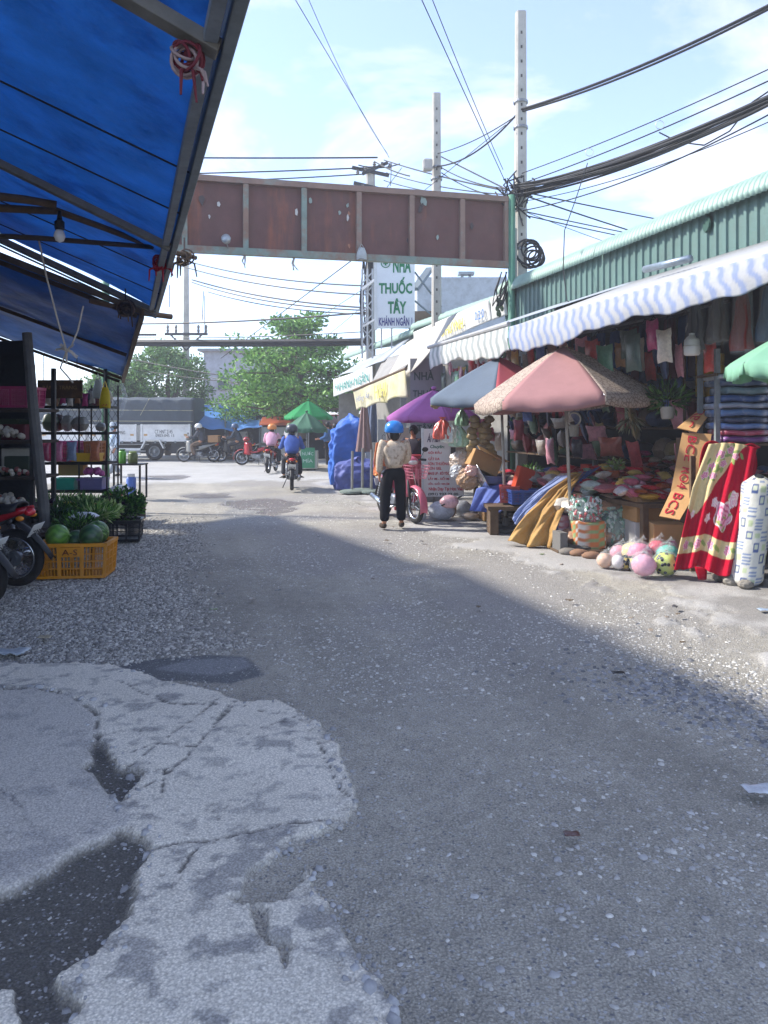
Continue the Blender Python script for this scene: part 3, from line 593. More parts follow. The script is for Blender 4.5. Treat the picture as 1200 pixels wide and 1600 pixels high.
    if topbox:
        b = B(); b.box((-.62, 0, .93), (.42, .44, .26)); o = ob('carrier_box', b, topbox, root, bevel=.02)
        b = B(); b.box((-.62, 0, 1.063), (.45, .47, .02)); ob('lid', b, topbox, o, bevel=.006)
    if cargo:
        b = B(); b.ell((.25, 0, .66), (.16, .2, .2), 14, 9, .06); ob('cargo_bag', b, cargo, root, smooth=True)
    return root

def umbrella(label, loc, Rd, zr, za, n, mats, rot=0., val=.12, tilt=(0, 0), polem=None, base=None, pole_off=(0, 0), group=None, sag=.05, ribm=None, zpole=0.0):
    root = thing('market_umbrella', label, 'umbrella', loc, 0, group)
    polem = polem or mat('umbrella_pole', 'a8a49c', .5, .2, 8, .2, 50, metal=.3, dirt=.4)
    def rim(a, k=1.0):
        x, y = math.cos(a) * Rd * k, math.sin(a) * Rd * k
        return Vector((x, y, za + (zr - za) * k ** 1.18 + x * tilt[0] + y * tilt[1]))
    for i in range(n):
        a0 = rot + 2 * math.pi * i / n; a1 = a0 + 2 * math.pi / n
        def fn(u, v):
            k = min(1., v / .84); p = rim(a0, max(k, .02)).lerp(rim(a1, max(k, .02)), u); bow = math.sin(math.pi * u)
            p.z -= sag * bow * k * (1.2 - k) * 1.5
            p.x *= 1 + .02 * bow * k; p.y *= 1 + .02 * bow * k
            if v > .84:
                t_ = (v - .84) / .16; p.z -= val * t_ * (.78 + .3 * bow); out = Vector((math.cos(a0 + (a1 - a0) * u), math.sin(a0 + (a1 - a0) * u), 0)); p += out * (.02 * math.sin(u * 19 + i) * t_)
            return p
        b = B(); b.grid(fn, 15, 15); ob('canopy_panel', b, mats[i % len(mats)], root, smooth=True, solid=.003)
        b = B(); b.tube([rim(a0, .04) - Vector((0, 0, .02)), rim(a0, .5) - Vector((0, 0, .015)), rim(a0, .99) - Vector((0, 0, .012))], .007, 5); ob('rib', b, ribm or STEEL, root)
        b = B(); b.tube([Vector((pole_off[0] * .25, pole_off[1] * .25, za - .55)), rim(a0, .5) - Vector((0, 0, .02))], .006, 5); ob('strut', b, ribm or STEEL, root)
    po = Vector((pole_off[0], pole_off[1], zpole))
    b = B(); b.tube([po, Vector((0, 0, za + .03))], .021, 10); ob('pole', b, polem, root, smooth=True)
    b = B(); b.ell((0, 0, za + .035), (.05, .05, .035), 12, 7); ob('finial', b, mats[0], root, smooth=True)
    if base:
        b = B(); b.lathe([(.26, 0), (.27, .02), (.27, .055), (.22, .075), (.05, .085), (.045, .2), (.03, .205)], 20, po); ob('base', b, base, root, smooth=False, bevel=.006)
    return root

def crate(label, loc, rz, d, m, nx=10, nz=4, letter=None, group=None, name='plastic_crate', cat='crate', solidm=False, taper=.06):
    """open slotted crate: corner posts, rails, slats as separate parts of the walls"""
    w, dp, h = d; root = thing(name, label, cat, loc, rz, group); t_ = .012
    b = B(); b.box((0, 0, t_ / 2), (w * (1 - taper), dp * (1 - taper), t_)); ob('bottom', b, m, root)
    for nm, L_, off, ang in (('wall', w, (0, -dp / 2), 0), ('wall', dp, (w / 2, 0), 90), ('wall', w, (0, dp / 2), 180), ('wall', dp, (-w / 2, 0), 270)):
        b = B(); Mz = Matrix.Rotation(R(ang), 3, 'Z')
        def loc_(x, z, y=0.): k = 1 - taper * (1 - z / h); return Vector((off[0] * k, off[1] * k, 0)) + Mz @ Vector((x * k, y, z))
        def slat(x0, x1, z0, z1, th=t_):
            P = [loc_(x, z, y) for y in (-th / 2, th / 2) for x, z in ((x0, z0), (x1, z0), (x1, z1), (x0, z1))]
            b.add(P, [(0, 1, 2, 3), (7, 6, 5, 4), (4, 5, 1, 0), (5, 6, 2, 1), (6, 7, 3, 2), (7, 4, 0, 3)])
        slat(-L_ / 2 - .012, L_ / 2 + .012, h - .035, h, .034); slat(-L_ / 2, L_ / 2, 0.002, .03, .02)
        if solidm: slat(-L_ / 2, L_ / 2, .03, h - .035, .008)
        else:
            n_ = max(4, int(nx * L_ / max(w, dp))); seg = 3 if L_ > .45 else 2
            for k in range(seg + 1): x = -L_ / 2 + L_ * k / seg; slat(x - .014, x + .014, .03, h - .035, .02)
            for k in range(1, nz): z = .03 + (h - .065) * k / nz; slat(-L_ / 2, L_ / 2, z - .005, z + .005, .012)
            for k in range(n_ * seg): x = -L_ / 2 + L_ * (k + .5) / (n_ * seg); slat(x - .004, x + .004, .03, h - .035, .009)
            if letter and ang == 0: slat(-L_ / 6 + .01, L_ / 6 - .01, h * .62, h - .04, .026)
        ob(nm, b, m, root)
    if letter:
        k = 1 - taper * .2; q = wm(root) @ frame(Vector((0, -dp / 2 * k - .024, h * .76)), (1, 0, 0), (0, 0, 1)); text(letter[0], .15, .06, letter[1], root, q)
    return root

def hang_cloth(label, top, w, h, m, rz=0., folds=5, depth=.05, group=None, name='hanging_garment', cat='clothes', wrap=True):
    top = Vector(top); root = thing(name, label, cat, top - Vector((0, 0, h)), rz, group)
    def fn(u, v):
        tp = .62 + .38 * min(1, v * 1.6 + .1); return Vector(((u - .5) * w * tp, math.sin(u * math.pi * folds + v * 2) * depth * (.5 + v * .6) + .01 * math.sin(9 * v + u * 7), h * (1 - v) - .05 * abs(u - .5) * (1 - v)))
    b = B(); b.grid(fn, folds * 6, 9); ob('cloth', b, m, root, smooth=True, solid=.02)
    b = B(); b.tube([(-w * .3, 0, h - .02), (0, 0, h + .05), (w * .3, 0, h - .02)], .005, 5); b.tube([(0, 0, h + .05), (.0, 0, h + .10), (.03, 0, h + .13), (.05, 0, h + .10)], .004, 5); ob('hanger', b, DKSTEEL, root)
    if wrap:
        b = B(); b.grid(lambda u, v: Vector((math.cos(u * 6.283) * w * .52 * (.8 + .25 * v), math.sin(u * 6.283) * depth * 1.9 * (.8 + .3 * v), h * 1.0 - v * h * 1.06)), 15, 7); ob('plastic_cover', b, CLEAR, root, smooth=True)
    return root
def packet(label, p, d, m, rz=0., tilt=0., group=None, name='packet', cat='packet', bulge=.35):
    """pillow-shaped wrapped packet"""
    w, dp, h = d
    def pil(sg):
        return lambda u, v: Vector(((u - .5) * w * (1 + .06 * math.cos(v * 6.28)), (v - .5) * dp * (1 + .06 * math.cos(u * 6.28)), sg * h / 2 * (max(0, math.sin(math.pi * u) * math.sin(math.pi * v)) ** bulge) + .006 * math.sin(u * 21 + v * 17)))
    b = B(); b.grid(pil(1), 9, 7); b.grid(pil(-1), 9, 7, True)
    q = Matrix.Rotation(rz, 3, 'Z') @ Matrix.Rotation(tilt, 3, 'X'); p = Vector(p); b.v = [q @ v_ + Vector((0, 0, h / 2)) for v_ in b.v]
    return tag(ob(name, b, m, smooth=True, loc=p), label, cat, group)
def boxy(name, label, cat, p, d, m, rz=0., bevel=.006, group=None, M=None):
    b = B(); b.box((0, 0, d[2] / 2), d, M); return tag(ob(name, b, m, loc=p, rz=rz, bevel=bevel), label, cat, group)
def leaves(b, c, n, rad, ln, wd, up=.4, flat=.6, seed=None, cols=None, pal=None):
    """leaf-shaped faces round a centre, each two bent quads"""
    c = Vector(c)
    for _ in range(n):
        d = Vector((random.gauss(0, 1), random.gauss(0, 1), random.gauss(0, flat))).normalized(); p = c + Vector((d.x * rad[0], d.y * rad[1], d.z * rad[2])) * random.random() ** .45
        ax = (d + Vector((0, 0, up)) + Vector((random.uniform(-.6, .6), random.uniform(-.6, .6), random.uniform(-.4, .4)))).normalized()
        sd = ax.cross(Vector((random.uniform(-1, 1), random.uniform(-1, 1), random.uniform(.2, 1)))).normalized(); nr = ax.cross(sd); l_ = ln * random.uniform(.6, 1.2); w_ = wd * random.uniform(.7, 1.2)
        k = len(b.v); b.v += [p, p + ax * l_ * .5 + sd * w_ * .5 - nr * l_ * .05, p + ax * l_, p + ax * l_ * .5 - sd * w_ * .5 - nr * l_ * .05]; b.f.append([k, k + 1, k + 2, k + 3])
        if b.c is None: b.c = []
        if pal:
            q = random.choice(pal); s_ = random.uniform(.75, 1.25); cc_ = tuple(x * s_ for x in q); b.c += [cc_] * 4
    return b
LEAFM = mat('leaf', attr=True, rough=.5, var=.12, vs_=20, trl=.28, spec=.4)
# ================================================================== LEFT SIDE: tarpaulin awnings, vegetable stall, parked motorbikes
TARP = mat('blue_tarpaulin', '4f8fc6', .55, .2, 3.0, .7, 7, trl=.56, spec=.25, c2='386fa8', c2t=.6)
TARP2 = mat('dull_blue_tarpaulin', '4a7cb4', .55, .2, 3.0, .55, 9, trl=.38, spec=.3, c2='34609a', c2t=.56)
def slope_awning(name, label, A, Bp, t0, run, slope, tm, seed, railw, wave=.03):
    A = Vector(A); Bp = Vector(Bp); e = Bp - A; eh = Vector((e.x, e.y, 0)).normalized(); nl = Vector((-eh.y, eh.x, 0))
    root = thing(name, label, 'awning', Vector((A.x, A.y, 0)) + nl * run)
    def P(t_, v): return A + e * t_ + nl * (run * v) + UP * (slope * run * v)
    def fn(u, v):
        t_ = t0 + (1 - t0) * u; p = P(t_, v); w_ = wave * (math.sin(u * 9 + seed) * math.sin(v * 5 + seed * 2) + .5 * math.sin(u * 23 + v * 13 + seed)); p.z += w_ - .06 * math.sin(math.pi * v) * abs(math.sin(u * math.pi * 3)); return p
    b = B(); b.grid(fn, 70, 34); ob('tarpaulin', b, tm, root, w=True, smooth=True, solid=.003)
    return root, P, nl, eh
# ---- near awning over the camera's left shoulder
aw1, P1, nl1, eh1 = slope_awning('tarpaulin_awning', 'large blue tarpaulin awning overhead at upper left with grey steel edge', (-.49, 2.55, 3.0), (-2.75, 9.3, 3.0), -.04, 3.3, .44, TARP, 1., .07)
b = B(); b.bar(P1(-.04, 0) - UP * .03, P1(1.0, 0) - UP * .03, .045, .10); ob('edge_rail', b, GREYST, aw1, w=True, bevel=.006)
b = B(); b.bar(P1(-.04, .020) - UP * .075, P1(1.0, .020) - UP * .075, .05, .045); ob('inner_rail', b, mat('grey_dull_steel', '7c858c', .6, .25, 8, .2, 50, dirt=.3), aw1, w=True, bevel=.005)
for t_ in (.03, .49, .985):
    b = B(); b.bar(P1(t_, .01) - UP * .085, P1(t_, .99) - UP * .085, .085, .05); ob('rafter', b, mat('rafter_steel', '78766f', .7, .25, 8, .3, 40, dirt=.4), aw1, w=True, bevel=.004)
for t_ in (.24, .36, .66, .82):
    b = B(); b.tube([P1(t_, .0) - UP * .055, P1(t_ + .01, .5) - UP * .105, P1(t_, .99) - UP * .055], .006, 5); ob('cord', b, BLK, aw1, w=True)
b = B()
for k in range(4): b.bar(P1(1.006 + .006 * k, 0) - UP * (.03 + .028 * k), P1(1.006 + .006 * k, .99) - UP * (.03 + .028 * k), .02, .02)
ob('end_gutter', b, mat('gutter_steel', '525c66', .5, .2, 8, .2, 50, metal=.3), aw1, w=True)
for (o_, s_) in ((-3.1, 2.6), (-3.1, 5.6), (-3.1, 9.0)):
    b = B(); b.tube([S(o_, s_, 0), S(o_, s_, 4.1)], .04, 8); ob('post', b, DKSTEEL, aw1, w=True)
# unseen house block added behind it, out of frame at left, to shade the road
sh = thing('shop_house', 'unseen grey house block added behind the large blue awning for its shade', 'house', S(-4.6, 5, 0))
def housebox(parent, o0, o1, s0, s1, z0, z1, m, name):
    b = B(); b.prism([S(o0, s0, z0), S(o1, s0, z0), S(o1, s1, z0), S(o0, s1, z0)], UP * (z1 - z0)); return ob(name, b, m, parent, w=True)
housebox(sh, -7.5, -3.45, 1.6, 8.6, 0, 5.1, cm('9a948a', 'wall'), 'wall'); housebox(sh, -7.8, -3.2, 1.4, 8.8, 5.1, 5.25, cm('7d7a74', 'wall'), 'roof')
sh2 = thing('shop_house', 'unseen cream house block added behind the vegetable stall to block the sun', 'house', S(-5, 11, 0)); housebox(sh2, -7.5, -3.5, 8.9, 13.4, 0, 5.3, cm('a49c8c', 'wall'), 'wall'); housebox(sh2, -7.8, -3.3, 8.86, 13.6, 5.3, 5.42, cm('7d7a74', 'wall'), 'roof')  # added sun blocker, stops light leaking between the two awnings
# ---- sticks, bulb, ropes and bundles hung under it
b = B(); b.tube([W(-60, 322, 5.3), W(90, 330, 5.8), W(160, 355, 6.1), W(240, 386, 6.5), W(306, 403, 6.9)], [.03, .028, .026, .024, .02], 8); tag(ob('bamboo_stick', b, BAMB, w=True, smooth=True), 'long bamboo stick under the blue awning poking out past its edge', 'stick')
b = B(); b.tube([W(-60, 300, 5.2), W(40, 312, 5.45), W(88, 320, 5.55)], [.03, .03, .028], 8); tag(ob('wooden_stick', b, BAMB, w=True, smooth=True), 'short thick wooden stick under the blue awning above the light bulb', 'stick')
b = B(); b.tube([W(-60, 366, 5.4), W(60, 372, 5.6), W(160, 380, 6.0), W(238, 386, 6.4)], .02, 8); tag(ob('dark_stick', b, mat('dark_wood', '3a3029', .85, .3, 12, .5, 50), w=True, smooth=True), 'thin dark stick hanging lowest under the blue awning', 'stick')
lamp = thing('light_bulb', 'unlit light bulb hanging under the blue awning at left', 'lamp', W(93, 372, 5.7))
c = W(93, 372, 5.7); b = B(); b.lathe([(.03, .06), (.036, .075), (.036, .12), (.02, .135), (.012, .2)], 12, c); ob('socket', b, BLK, lamp, w=True)
b = B(); b.lathe([(.001, -.035), (.03, -.02), (.042, .012), (.034, .045), (.024, .06)], 14, c); ob('bulb', b, mat('bulb_glass', 'e4e2da', .15, .05, spec=.8), lamp, w=True, smooth=True)
def cords(name, label, cat, strands, m, r=.006):
    root = thing(name, label, cat, strands[0][-1])
    for st in strands: b = B(); b.tube(st, r, 5); ob('strand', b, m, root, w=True)
    return root
ROPE = mat('rope_pale', 'a89f92', .9, .2, 30, .5, 120)
rp = cords('rope', 'pale rope hanging in a long V under the left awnings tied with a bow', 'rope', [[W(60, 372, 5.7), W(72, 430, 5.75), W(90, 500, 5.8), W(104, 548, 5.85)], [W(130, 478, 5.9), W(122, 515, 5.88), W(112, 540, 5.86), W(104, 548, 5.85)], [W(104, 548, 5.85), W(94, 575, 5.85), W(114, 598, 5.9)]], ROPE, .007)
for dx_, dz_ in ((-.07, .02), (.07, -.04), (.0, -.09), (-.04, .06), (.045, .05)):
    b = B(); c = W(104, 548, 5.85); b.grid(lambda u, v: c + Vector((dx_ * u * 1.2, (v - .5) * .03, dz_ * u + .01 * math.sin(u * 5) + (v - .5) * .02)), 6, 3); ob('bow', b, ROPE, rp, w=True, solid=.003)
def tangle(label, c, sc, m1, m2, tails, seed):
    random.seed(seed); root = thing('ribbon_bundle', label, 'bundle', c); c = Vector(c)
    for k in range(9):
        q = Matrix.Rotation(random.uniform(-.9, .9), 3, 'X') @ Matrix.Rotation(random.uniform(-.7, .7), 3, 'Z') @ Matrix.Rotation(R(90), 3, 'X')
        b = B(); b.torus(c + Vector((random.uniform(-.03, .03), random.uniform(-.02, .02), random.uniform(-.03, .03))) * sc, random.uniform(.04, .075) * sc, .009 * sc, q, 16, 5); ob('loop', b, (m1, m2)[k % 2], root, w=True, smooth=True)
    for k in range(tails):
        x = random.uniform(-.11, .11) * sc; p = [c + Vector((x * .4, 0, -.03 * sc)), c + Vector((x, random.uniform(-.02, .02), -.06 * sc)), c + Vector((x * 1.15, random.uniform(-.03, .03), -random.uniform(.10, .2) * sc))]
        b = B(); b.tube(p, [.012 * sc, .010 * sc, .006 * sc], 5); ob('tail', b, (m1, m2)[k % 2], root, w=True)
    b = B(); b.tube([c, c + Vector((0, 0, .2 * sc))], .008, 5); ob('string', b, m1, root, w=True)
    return root
RIB1 = mat('ribbon_red', '6e2c36', .8, .25, 20, .4, 90); RIB2 = mat('ribbon_pale', 'a08c8a', .85, .2, 20, .4, 90)
tangle('knotted bundle of red and white ribbons under the upper awning edge', W(291, 94, 2.72), .72, RIB1, RIB2, 6, 3)
tangle('red cloth knot hanging at the far corner of the upper awning', W(250, 412, 6.6), .9, mat('cloth_red', '9c2a34', .9, .2, 12, .4, 90), mat('cloth_red', ''), 4, 4)
tangle('dirty rag tied round the tip of the bamboo stick', W(288, 403, 6.8), .9, mat('rag_brown', '6a5a50', .9, .2, 12, .4, 90), BAMB, 6, 5)
tangle('dark rag tied where the two awnings meet', W(196, 480, 8.8), 1.2, mat('rag_dark', '40393a', .9, .2, 12, .4, 90), mat('rag_brown', ''), 4, 6)
# ---- second, lower awning
C1 = W(222, 488, 9.4); C2 = W(192, 592, 14.0)
aw2, P2, nl2, eh2 = slope_awning('tarpaulin_awning', 'lower dull blue tarpaulin awning over the vegetable stall', C1, C2, 0., 3.0, .36, TARP2, 2.4, .05, wave=.04)
b = B(); b.bar(C1 - UP * .03, C2 - UP * .03, .05, .09); ob('edge_rail', b, mat('rusty_edge', '5d5148', .8, .3, 10, .3, 60, dirt=.3), aw2, w=True)
b = B(); b.bar(P2(0, 0) + UP * .01, P2(0, 1) + UP * .01, .05, .07); ob('front_rail', b, mat('rusty_edge', ''), aw2, w=True)
for t_ in (.0, .5, 1.0):
    b = B(); b.bar(P2(t_, .02) - UP * .07, P2(t_, .98) - UP * .07, .06, .05); ob('rafter', b, mat('dark_wood', ''), aw2, w=True)
b = B(); b.tube([W(140, 470, 9.1), W(222, 489, 9.5), W(268, 495, 9.8)], [.03, .035, .035], 8); ob('support_stick', b, BAMB, aw2, w=True)
b = B(); b.tube([W(222, 492, 9.35), W(226, 460, 9.3), W(232, 438, 9.3)], [.02, .025, .02], 7); ob('hook', b, BAMB, aw2, w=True)
b = B(); b.tube([P2(1, 0), P2(1, .3), P2(1, .9)], .03, 7); ob('far_pole', b, BAMB, aw2, w=True)
for q in (W(165, 800, 13.7), S(-3.2, 9.6, 0), S(-3.4, 13.2, 0)):
    b = B(); b.tube([(q.x, q.y, 0), (q.x, q.y, 2.55 if q.y > 12 else 3.3)], .03, 7); ob('post', b, DKSTEEL, aw2, w=True)
b = B(); b.tube([W(42, 520, 9.0), W(52, 640, 9.0), W(69, 800, 9.0), W(73, 872, 9.0)], [.055, .06, .065, .065], 9)
tag(ob('leaning_post', b, mat('grey_timber', '5b5a58', .85, .3, 10, .5, 50), w=True), 'grey leaning timber post beside the parked motorbikes', 'post')
# added dark sheet, its colour stands in for the shade behind the shelf
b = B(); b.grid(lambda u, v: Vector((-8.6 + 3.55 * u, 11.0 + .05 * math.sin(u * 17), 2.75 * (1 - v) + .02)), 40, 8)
tag(ob('back_sheet', b, mat('dark_sheet', '26282c', .8, .25, 6, .4, 20), w=True, smooth=True, solid=.01), 'dark sheet added behind the left stall to darken its interior', 'sheet')
# ---- shelf with garlic and onions at the left edge
shf = thing('stall_shelf', 'dark stall shelf with trays of garlic at the left edge', 'shelf', (-5.1, 9.6, 0))
for x in (-5.9, -4.28):
    for y in (9.35, 9.95): b = B(); b.box((x, y, 1.15), (.05, .05, 2.3)); ob('upright', b, DKSTEEL, shf, w=True)
for z in (.55, .92, 1.36, 1.75): b = B(); b.box((-5.09, 9.65, z), (1.72, .68, .035)); ob('board', b, mat('dark_wood', ''), shf, w=True)
GARL = mat('garlic', 'b9b2a4', .7, .2, 40, .4, 120); ONI = mat('onion', '8a4a44', .5, .3, 30, .2, 90)
def heap(label, c, rx, ry, h, n, r, mats, name, cat, group, nu=9, nv=6):
    random.seed(hash(label) % 1000 if False else len(label)); root = thing(name, label, cat, c, 0, group)
    protos = {}
    for k in range(n):
        a = random.uniform(0, 6.28); q = random.random() ** .5; p = Vector((math.cos(a) * rx * q, math.sin(a) * ry * q, h * (1 - q * q) * random.uniform(.5, 1) + r))
        m_ = random.choice(mats)
        if m_.name not in protos:
            b = B(); b.ell((0, 0, 0), (r, r, r * .9), nu, nv, .06); o = ob('piece', b, m_, root, smooth=True); protos[m_.name] = o
        else: o = protos[m_.name].copy(); COL.objects.link(o)
        o.location = p; o.rotation_euler = (random.uniform(0, 3), random.uniform(0, 3), 0); s_ = random.uniform(.8, 1.2); o.scale = (s_, s_, s_)
    return root
heap('heap of white garlic on the upper tray at the left edge', (-4.85, 9.45, 1.385), .42, .2, .14, 46, .036, [GARL], 'garlic_heap', 'garlic', None)
heap('heap of pale garlic and red onions on the lower shelf at the left edge', (-4.8, 9.45, .575), .42, .2, .12, 44, .036, [GARL, ONI, GARL], 'onion_heap', 'onions', None)
heap('row of pale shallots on the middle shelf at the left edge', (-4.75, 9.45, .945), .42, .2, .07, 36, .03, [ONI, GARL], 'shallot_heap', 'shallots', None)
crate('pink plastic crate on the top left stall shelf', (-4.55, 9.6, 1.78), 0, (.4, .5, .26), cm('a03060', 'plastic'))
boxy('carton', 'brown carton on the middle left stall shelf behind the shallots', 'box', (-5.3, 9.75, .94), (.5, .4, .34), CARD)
boxy('foam_box', 'white foam box on the lower left stall shelf', 'box', (-4.62, 9.82, .94), (.42, .25, .33), cm('b4b2aa', 'plastic'))
# ---- wire rack further on
rk = thing('wire_rack', 'black wire mesh display rack hung with bags beyond the leaning post', 'rack', (-4.85, 12.25, 0)); X0, X1, Y0, Y1 = -5.4, -4.33, 12.0, 12.5
for x in (X0, (X0 + X1) / 2 + .1, X1):
    for y in (Y0, Y1): b = B(); b.tube([(x, y, 0), (x, y, 2.2)], .014, 6); ob('upright', b, BLK, rk, w=True)
for z in (.52, .96, 1.43, 1.84):
    b = B()
    for k in range(9): y = Y0 + (Y1 - Y0) * k / 8; b.tube([(X0, y, z), (X1, y, z)], .007, 4)
    b.bar((X0, Y0 - .01, z), (X1, Y0 - .01, z), .02, .045); b.bar((X0, Y1, z), (X1, Y1, z), .02, .03); b.bar((X1, Y0, z), (X1, Y1, z), .02, .04); ob('wire_shelf', b, BLK, rk, w=True)
b = B()
for k in range(-9, 14):
    for sg in (1, -1):
        x0 = X0 + k * .11; pts = []
        for z in (.98, 2.15):
            x = x0 + (z - .98) * .62 if sg > 0 else x0 + (2.15 - z) * .62; pts.append((x, z))
        (xa, za_), (xb, zb) = pts; lo, hi = X0, X1
        def cl(xa, za_, xb, zb):
            t0_, t1_ = 0., 1.; dxx = xb - xa
            for bound, sgn in ((lo, 1), (hi, -1)):
                if abs(dxx) < 1e-9: continue
                t_ = (bound - xa) / dxx
                if (dxx * sgn) > 0: t0_ = max(t0_, t_)
                else: t1_ = min(t1_, t_)
            return t0_, t1_
        a_, b__ = cl(xa, za_, xb, zb)
        if a_ < b__: b.tube([(xa + (xb - xa) * a_, Y1 + .012, za_ + (zb - za_) * a_), (xa + (xb - xa) * b__, Y1 + .012, za_ + (zb - za_) * b__)], .0045, 3, cap=False)
ob('wire_mesh', b, BLK, rk, w=True)
for i, (x, hx, lab) in enumerate(((-5.2, 'b03a78', 'leftmost magenta basket on the wire rack'), (-4.98, 'c04a8c', 'middle magenta basket on the wire rack'), (-4.62, 'a86a3a', 'brown basket at the right end of the wire rack'))):
    crate(lab, (x, 12.27, .985), 0, (.2, .34, .32), cm(hx, 'plastic'), nx=4, nz=5, name='basket', cat='basket', group='baskets on the wire rack')
crate('shallow yellow tray on the wire rack', (-4.66, 12.06, .99), 0, (.43, .2, .13), cm('c8a02c', 'plastic'), solidm=True, name='tray', cat='tray')
crate('teal plastic box low on the wire rack', (-5.02, 12.15, .545), 0, (.34, .3, .18), cm('2a9a86', 'plastic'), solidm=True, name='plastic_box', cat='box')
crate('greyish purple plastic box low on the wire rack', (-4.6, 12.15, .545), 0, (.38, .3, .18), cm('6e6896', 'plastic'), solidm=True, name='plastic_box', cat='box')
heap('bundle of magenta string bags above the purple box', (-4.6, 12.15, .73), .15, .12, .1, 16, .05, [cm('a8408c', 'pack'), cm('b85a9a', 'pack')], 'bag_heap', 'bags', None)
packet('grey cloth sack lying on top shelf of the wire rack', (-4.8, 12.2, 1.86), (.5, .36, .2), cm('55575c', 'cloth'), name='sack', cat='sack')
boxy('carton', 'brown carton on the lowest shelf of the wire rack', 'box', (-5.0, 12.35, .75), (.4, .2, .2), CARD)
for x, hx, lab in ((-5.28, '9a3a5c', 'dark pink bag of snacks hung on the wire rack'), (-5.08, 'c87a9a', 'pale pink bag of snacks hung on the wire rack'), (-4.86, '7a8aa8', 'bluish bag of snacks hung on the wire rack'), (-4.5, 'b06a4a', 'orange brown bag of snacks hung on the wire rack')):
    packet(lab, (x, 11.95, 1.12), (.15, .30, .06), cm(hx, 'pack'), tilt=R(88), name='snack_bag', cat='bag', group='snack bags on the rack')
random.seed(17)
for k in range(16):
    x = random.uniform(-5.32, -4.42); lv = random.choice((.55, .985, 1.455, 1.86)); hx, nm = random.choice((('3c3a40', 'charcoal'), ('6a5a50', 'brown'), ('8c8c88', 'grey'), ('7a3a50', 'plum'), ('4a5a48', 'olive'), ('b0a890', 'cream')))
    packet(f'{nm} packet stored on the wire rack shelves', (x, random.uniform(12.2, 12.42), lv), (random.uniform(.14, .26), random.uniform(.12, .2), random.uniform(.12, .3)), cm(hx, 'pack'), random.uniform(-.3, .3), 0, f'{nm} packets stored on the wire rack', name='stored_packet', bulge=.25)
for k in range(12):
    x = random.uniform(-5.8, -4.4); lv = random.choice((.94, 1.38, 1.77)); hx, nm = random.choice((('2c2c30', 'black'), ('4c4038', 'dark brown'), ('5a2c34', 'maroon'), ('3a4438', 'dark green')))
    b = B(); d_ = (random.uniform(.2, .34), .26, random.uniform(.16, .34)); b.box((0, 0, d_[2] / 2), d_); tag(ob('stored_box', b, cm(hx, 'card'), loc=(x, random.uniform(9.7, 9.85), lv), bevel=.01), f'{nm} box stored on the left stall shelf', 'box', f'{nm} boxes on the left stall shelf')
for k in range(9):
    x = -5.35 + k * .115; hx, nm = (('b0407c', 'magenta'), ('c8c4bc', 'white'), ('8a5a34', 'brown'))[k % 3]
    packet(f'{nm} small bag strung along the top of the wire rack', (x, 11.97, 1.93 + .04 * (k % 2)), (.09, .2, .05), cm(hx, 'pack'), 0, R(86), f'{nm} small bags along the rack top', name='snack_bag', cat='bag')
# faded board and hanging bags
bd = thing('sign_board', 'dark brown board with faded lettering under the lower awning', 'sign', W(94, 622, 11.4)); p = W(94, 608, 11.4)
b = B(); b.box(p, (.66, .03, .27)); ob('panel', b, mat('board_brown', '4a3628', .8, .3, 9, .3, 40, c2='6a4a2c', c2t=.55), bd, w=True)
text('BÁNH TRÁNG', .5, .07, mat('letter_faded', '8a6a3c', .7, .3), bd, frame(p + Vector((0, -.018, .03)), XV, UP)); b = B(); b.tube([p + Vector((-.25, 0, .13)), p + Vector((-.25, .0, .5))], .006, 4); b.tube([p + Vector((.25, 0, .13)), p + Vector((.25, .0, .5))], .006, 4); ob('hanger', b, WIRE, bd, w=True)
def carrier(label, px, py, Y, w, h, m, lett=None, name='carrier_bag'):
    root = thing(name, label, 'bag', W(px, py, Y)); c = W(px, py, Y)
    def fn(u, v):
        a = u * 6.283; k = .55 + .45 * math.sin(min(1, v * 1.3) * 1.57); return c + Vector((math.cos(a) * w / 2 * k, math.sin(a) * w * .16 * k + .01 * math.sin(7 * v), h * (1 - v) + .01 * math.sin(3 * a)))
    b = B(); b.grid(fn, 17, 9); b.f.append(list(range(len(b.v) - 2, len(b.v) - 18, -1))); ob('pouch', b, m, root, w=True, smooth=True, solid=.003)
    for sx in (-1, 1): b = B(); b.tube([c + Vector((sx * w * .2, 0, h * .95)), c + Vector((sx * w * .1, 0, h * 1.2)), c + Vector((0, 0, h * 1.35))], [.02, .015, .008], 6, flat=.4); ob('handle', b, m, root, w=True)
    if lett: text(lett[0], w * .5, h * .2, lett[1], root, frame(c + Vector((0, -w * .17, h * .2)), XV, UP))
    return root
carrier('yellow carrier bag with red lettering hanging from the lower awning', 164, 637, 11.6, .17, .3, mat('bag_yellow', 'd9c22a', .35, .12, 20, .5, 40, trl=.3), ('SS', TXTR))
carrier('white carrier bag hanging beside the yellow one', 153, 622, 11.8, .16, .28, mat('bag_white', 'c8ccc8', .35, .12, 20, .5, 40, trl=.3))
b = B(); b.tube([W(190, 600, 13.5), W(196, 620, 13.4), W(188, 650, 13.3)], [.03, .045, .03], 7); tag(ob('plastic_strip', b, CLEAR, w=True, smooth=True), 'strip of clear plastic dangling from the lower awning corner', 'plastic')
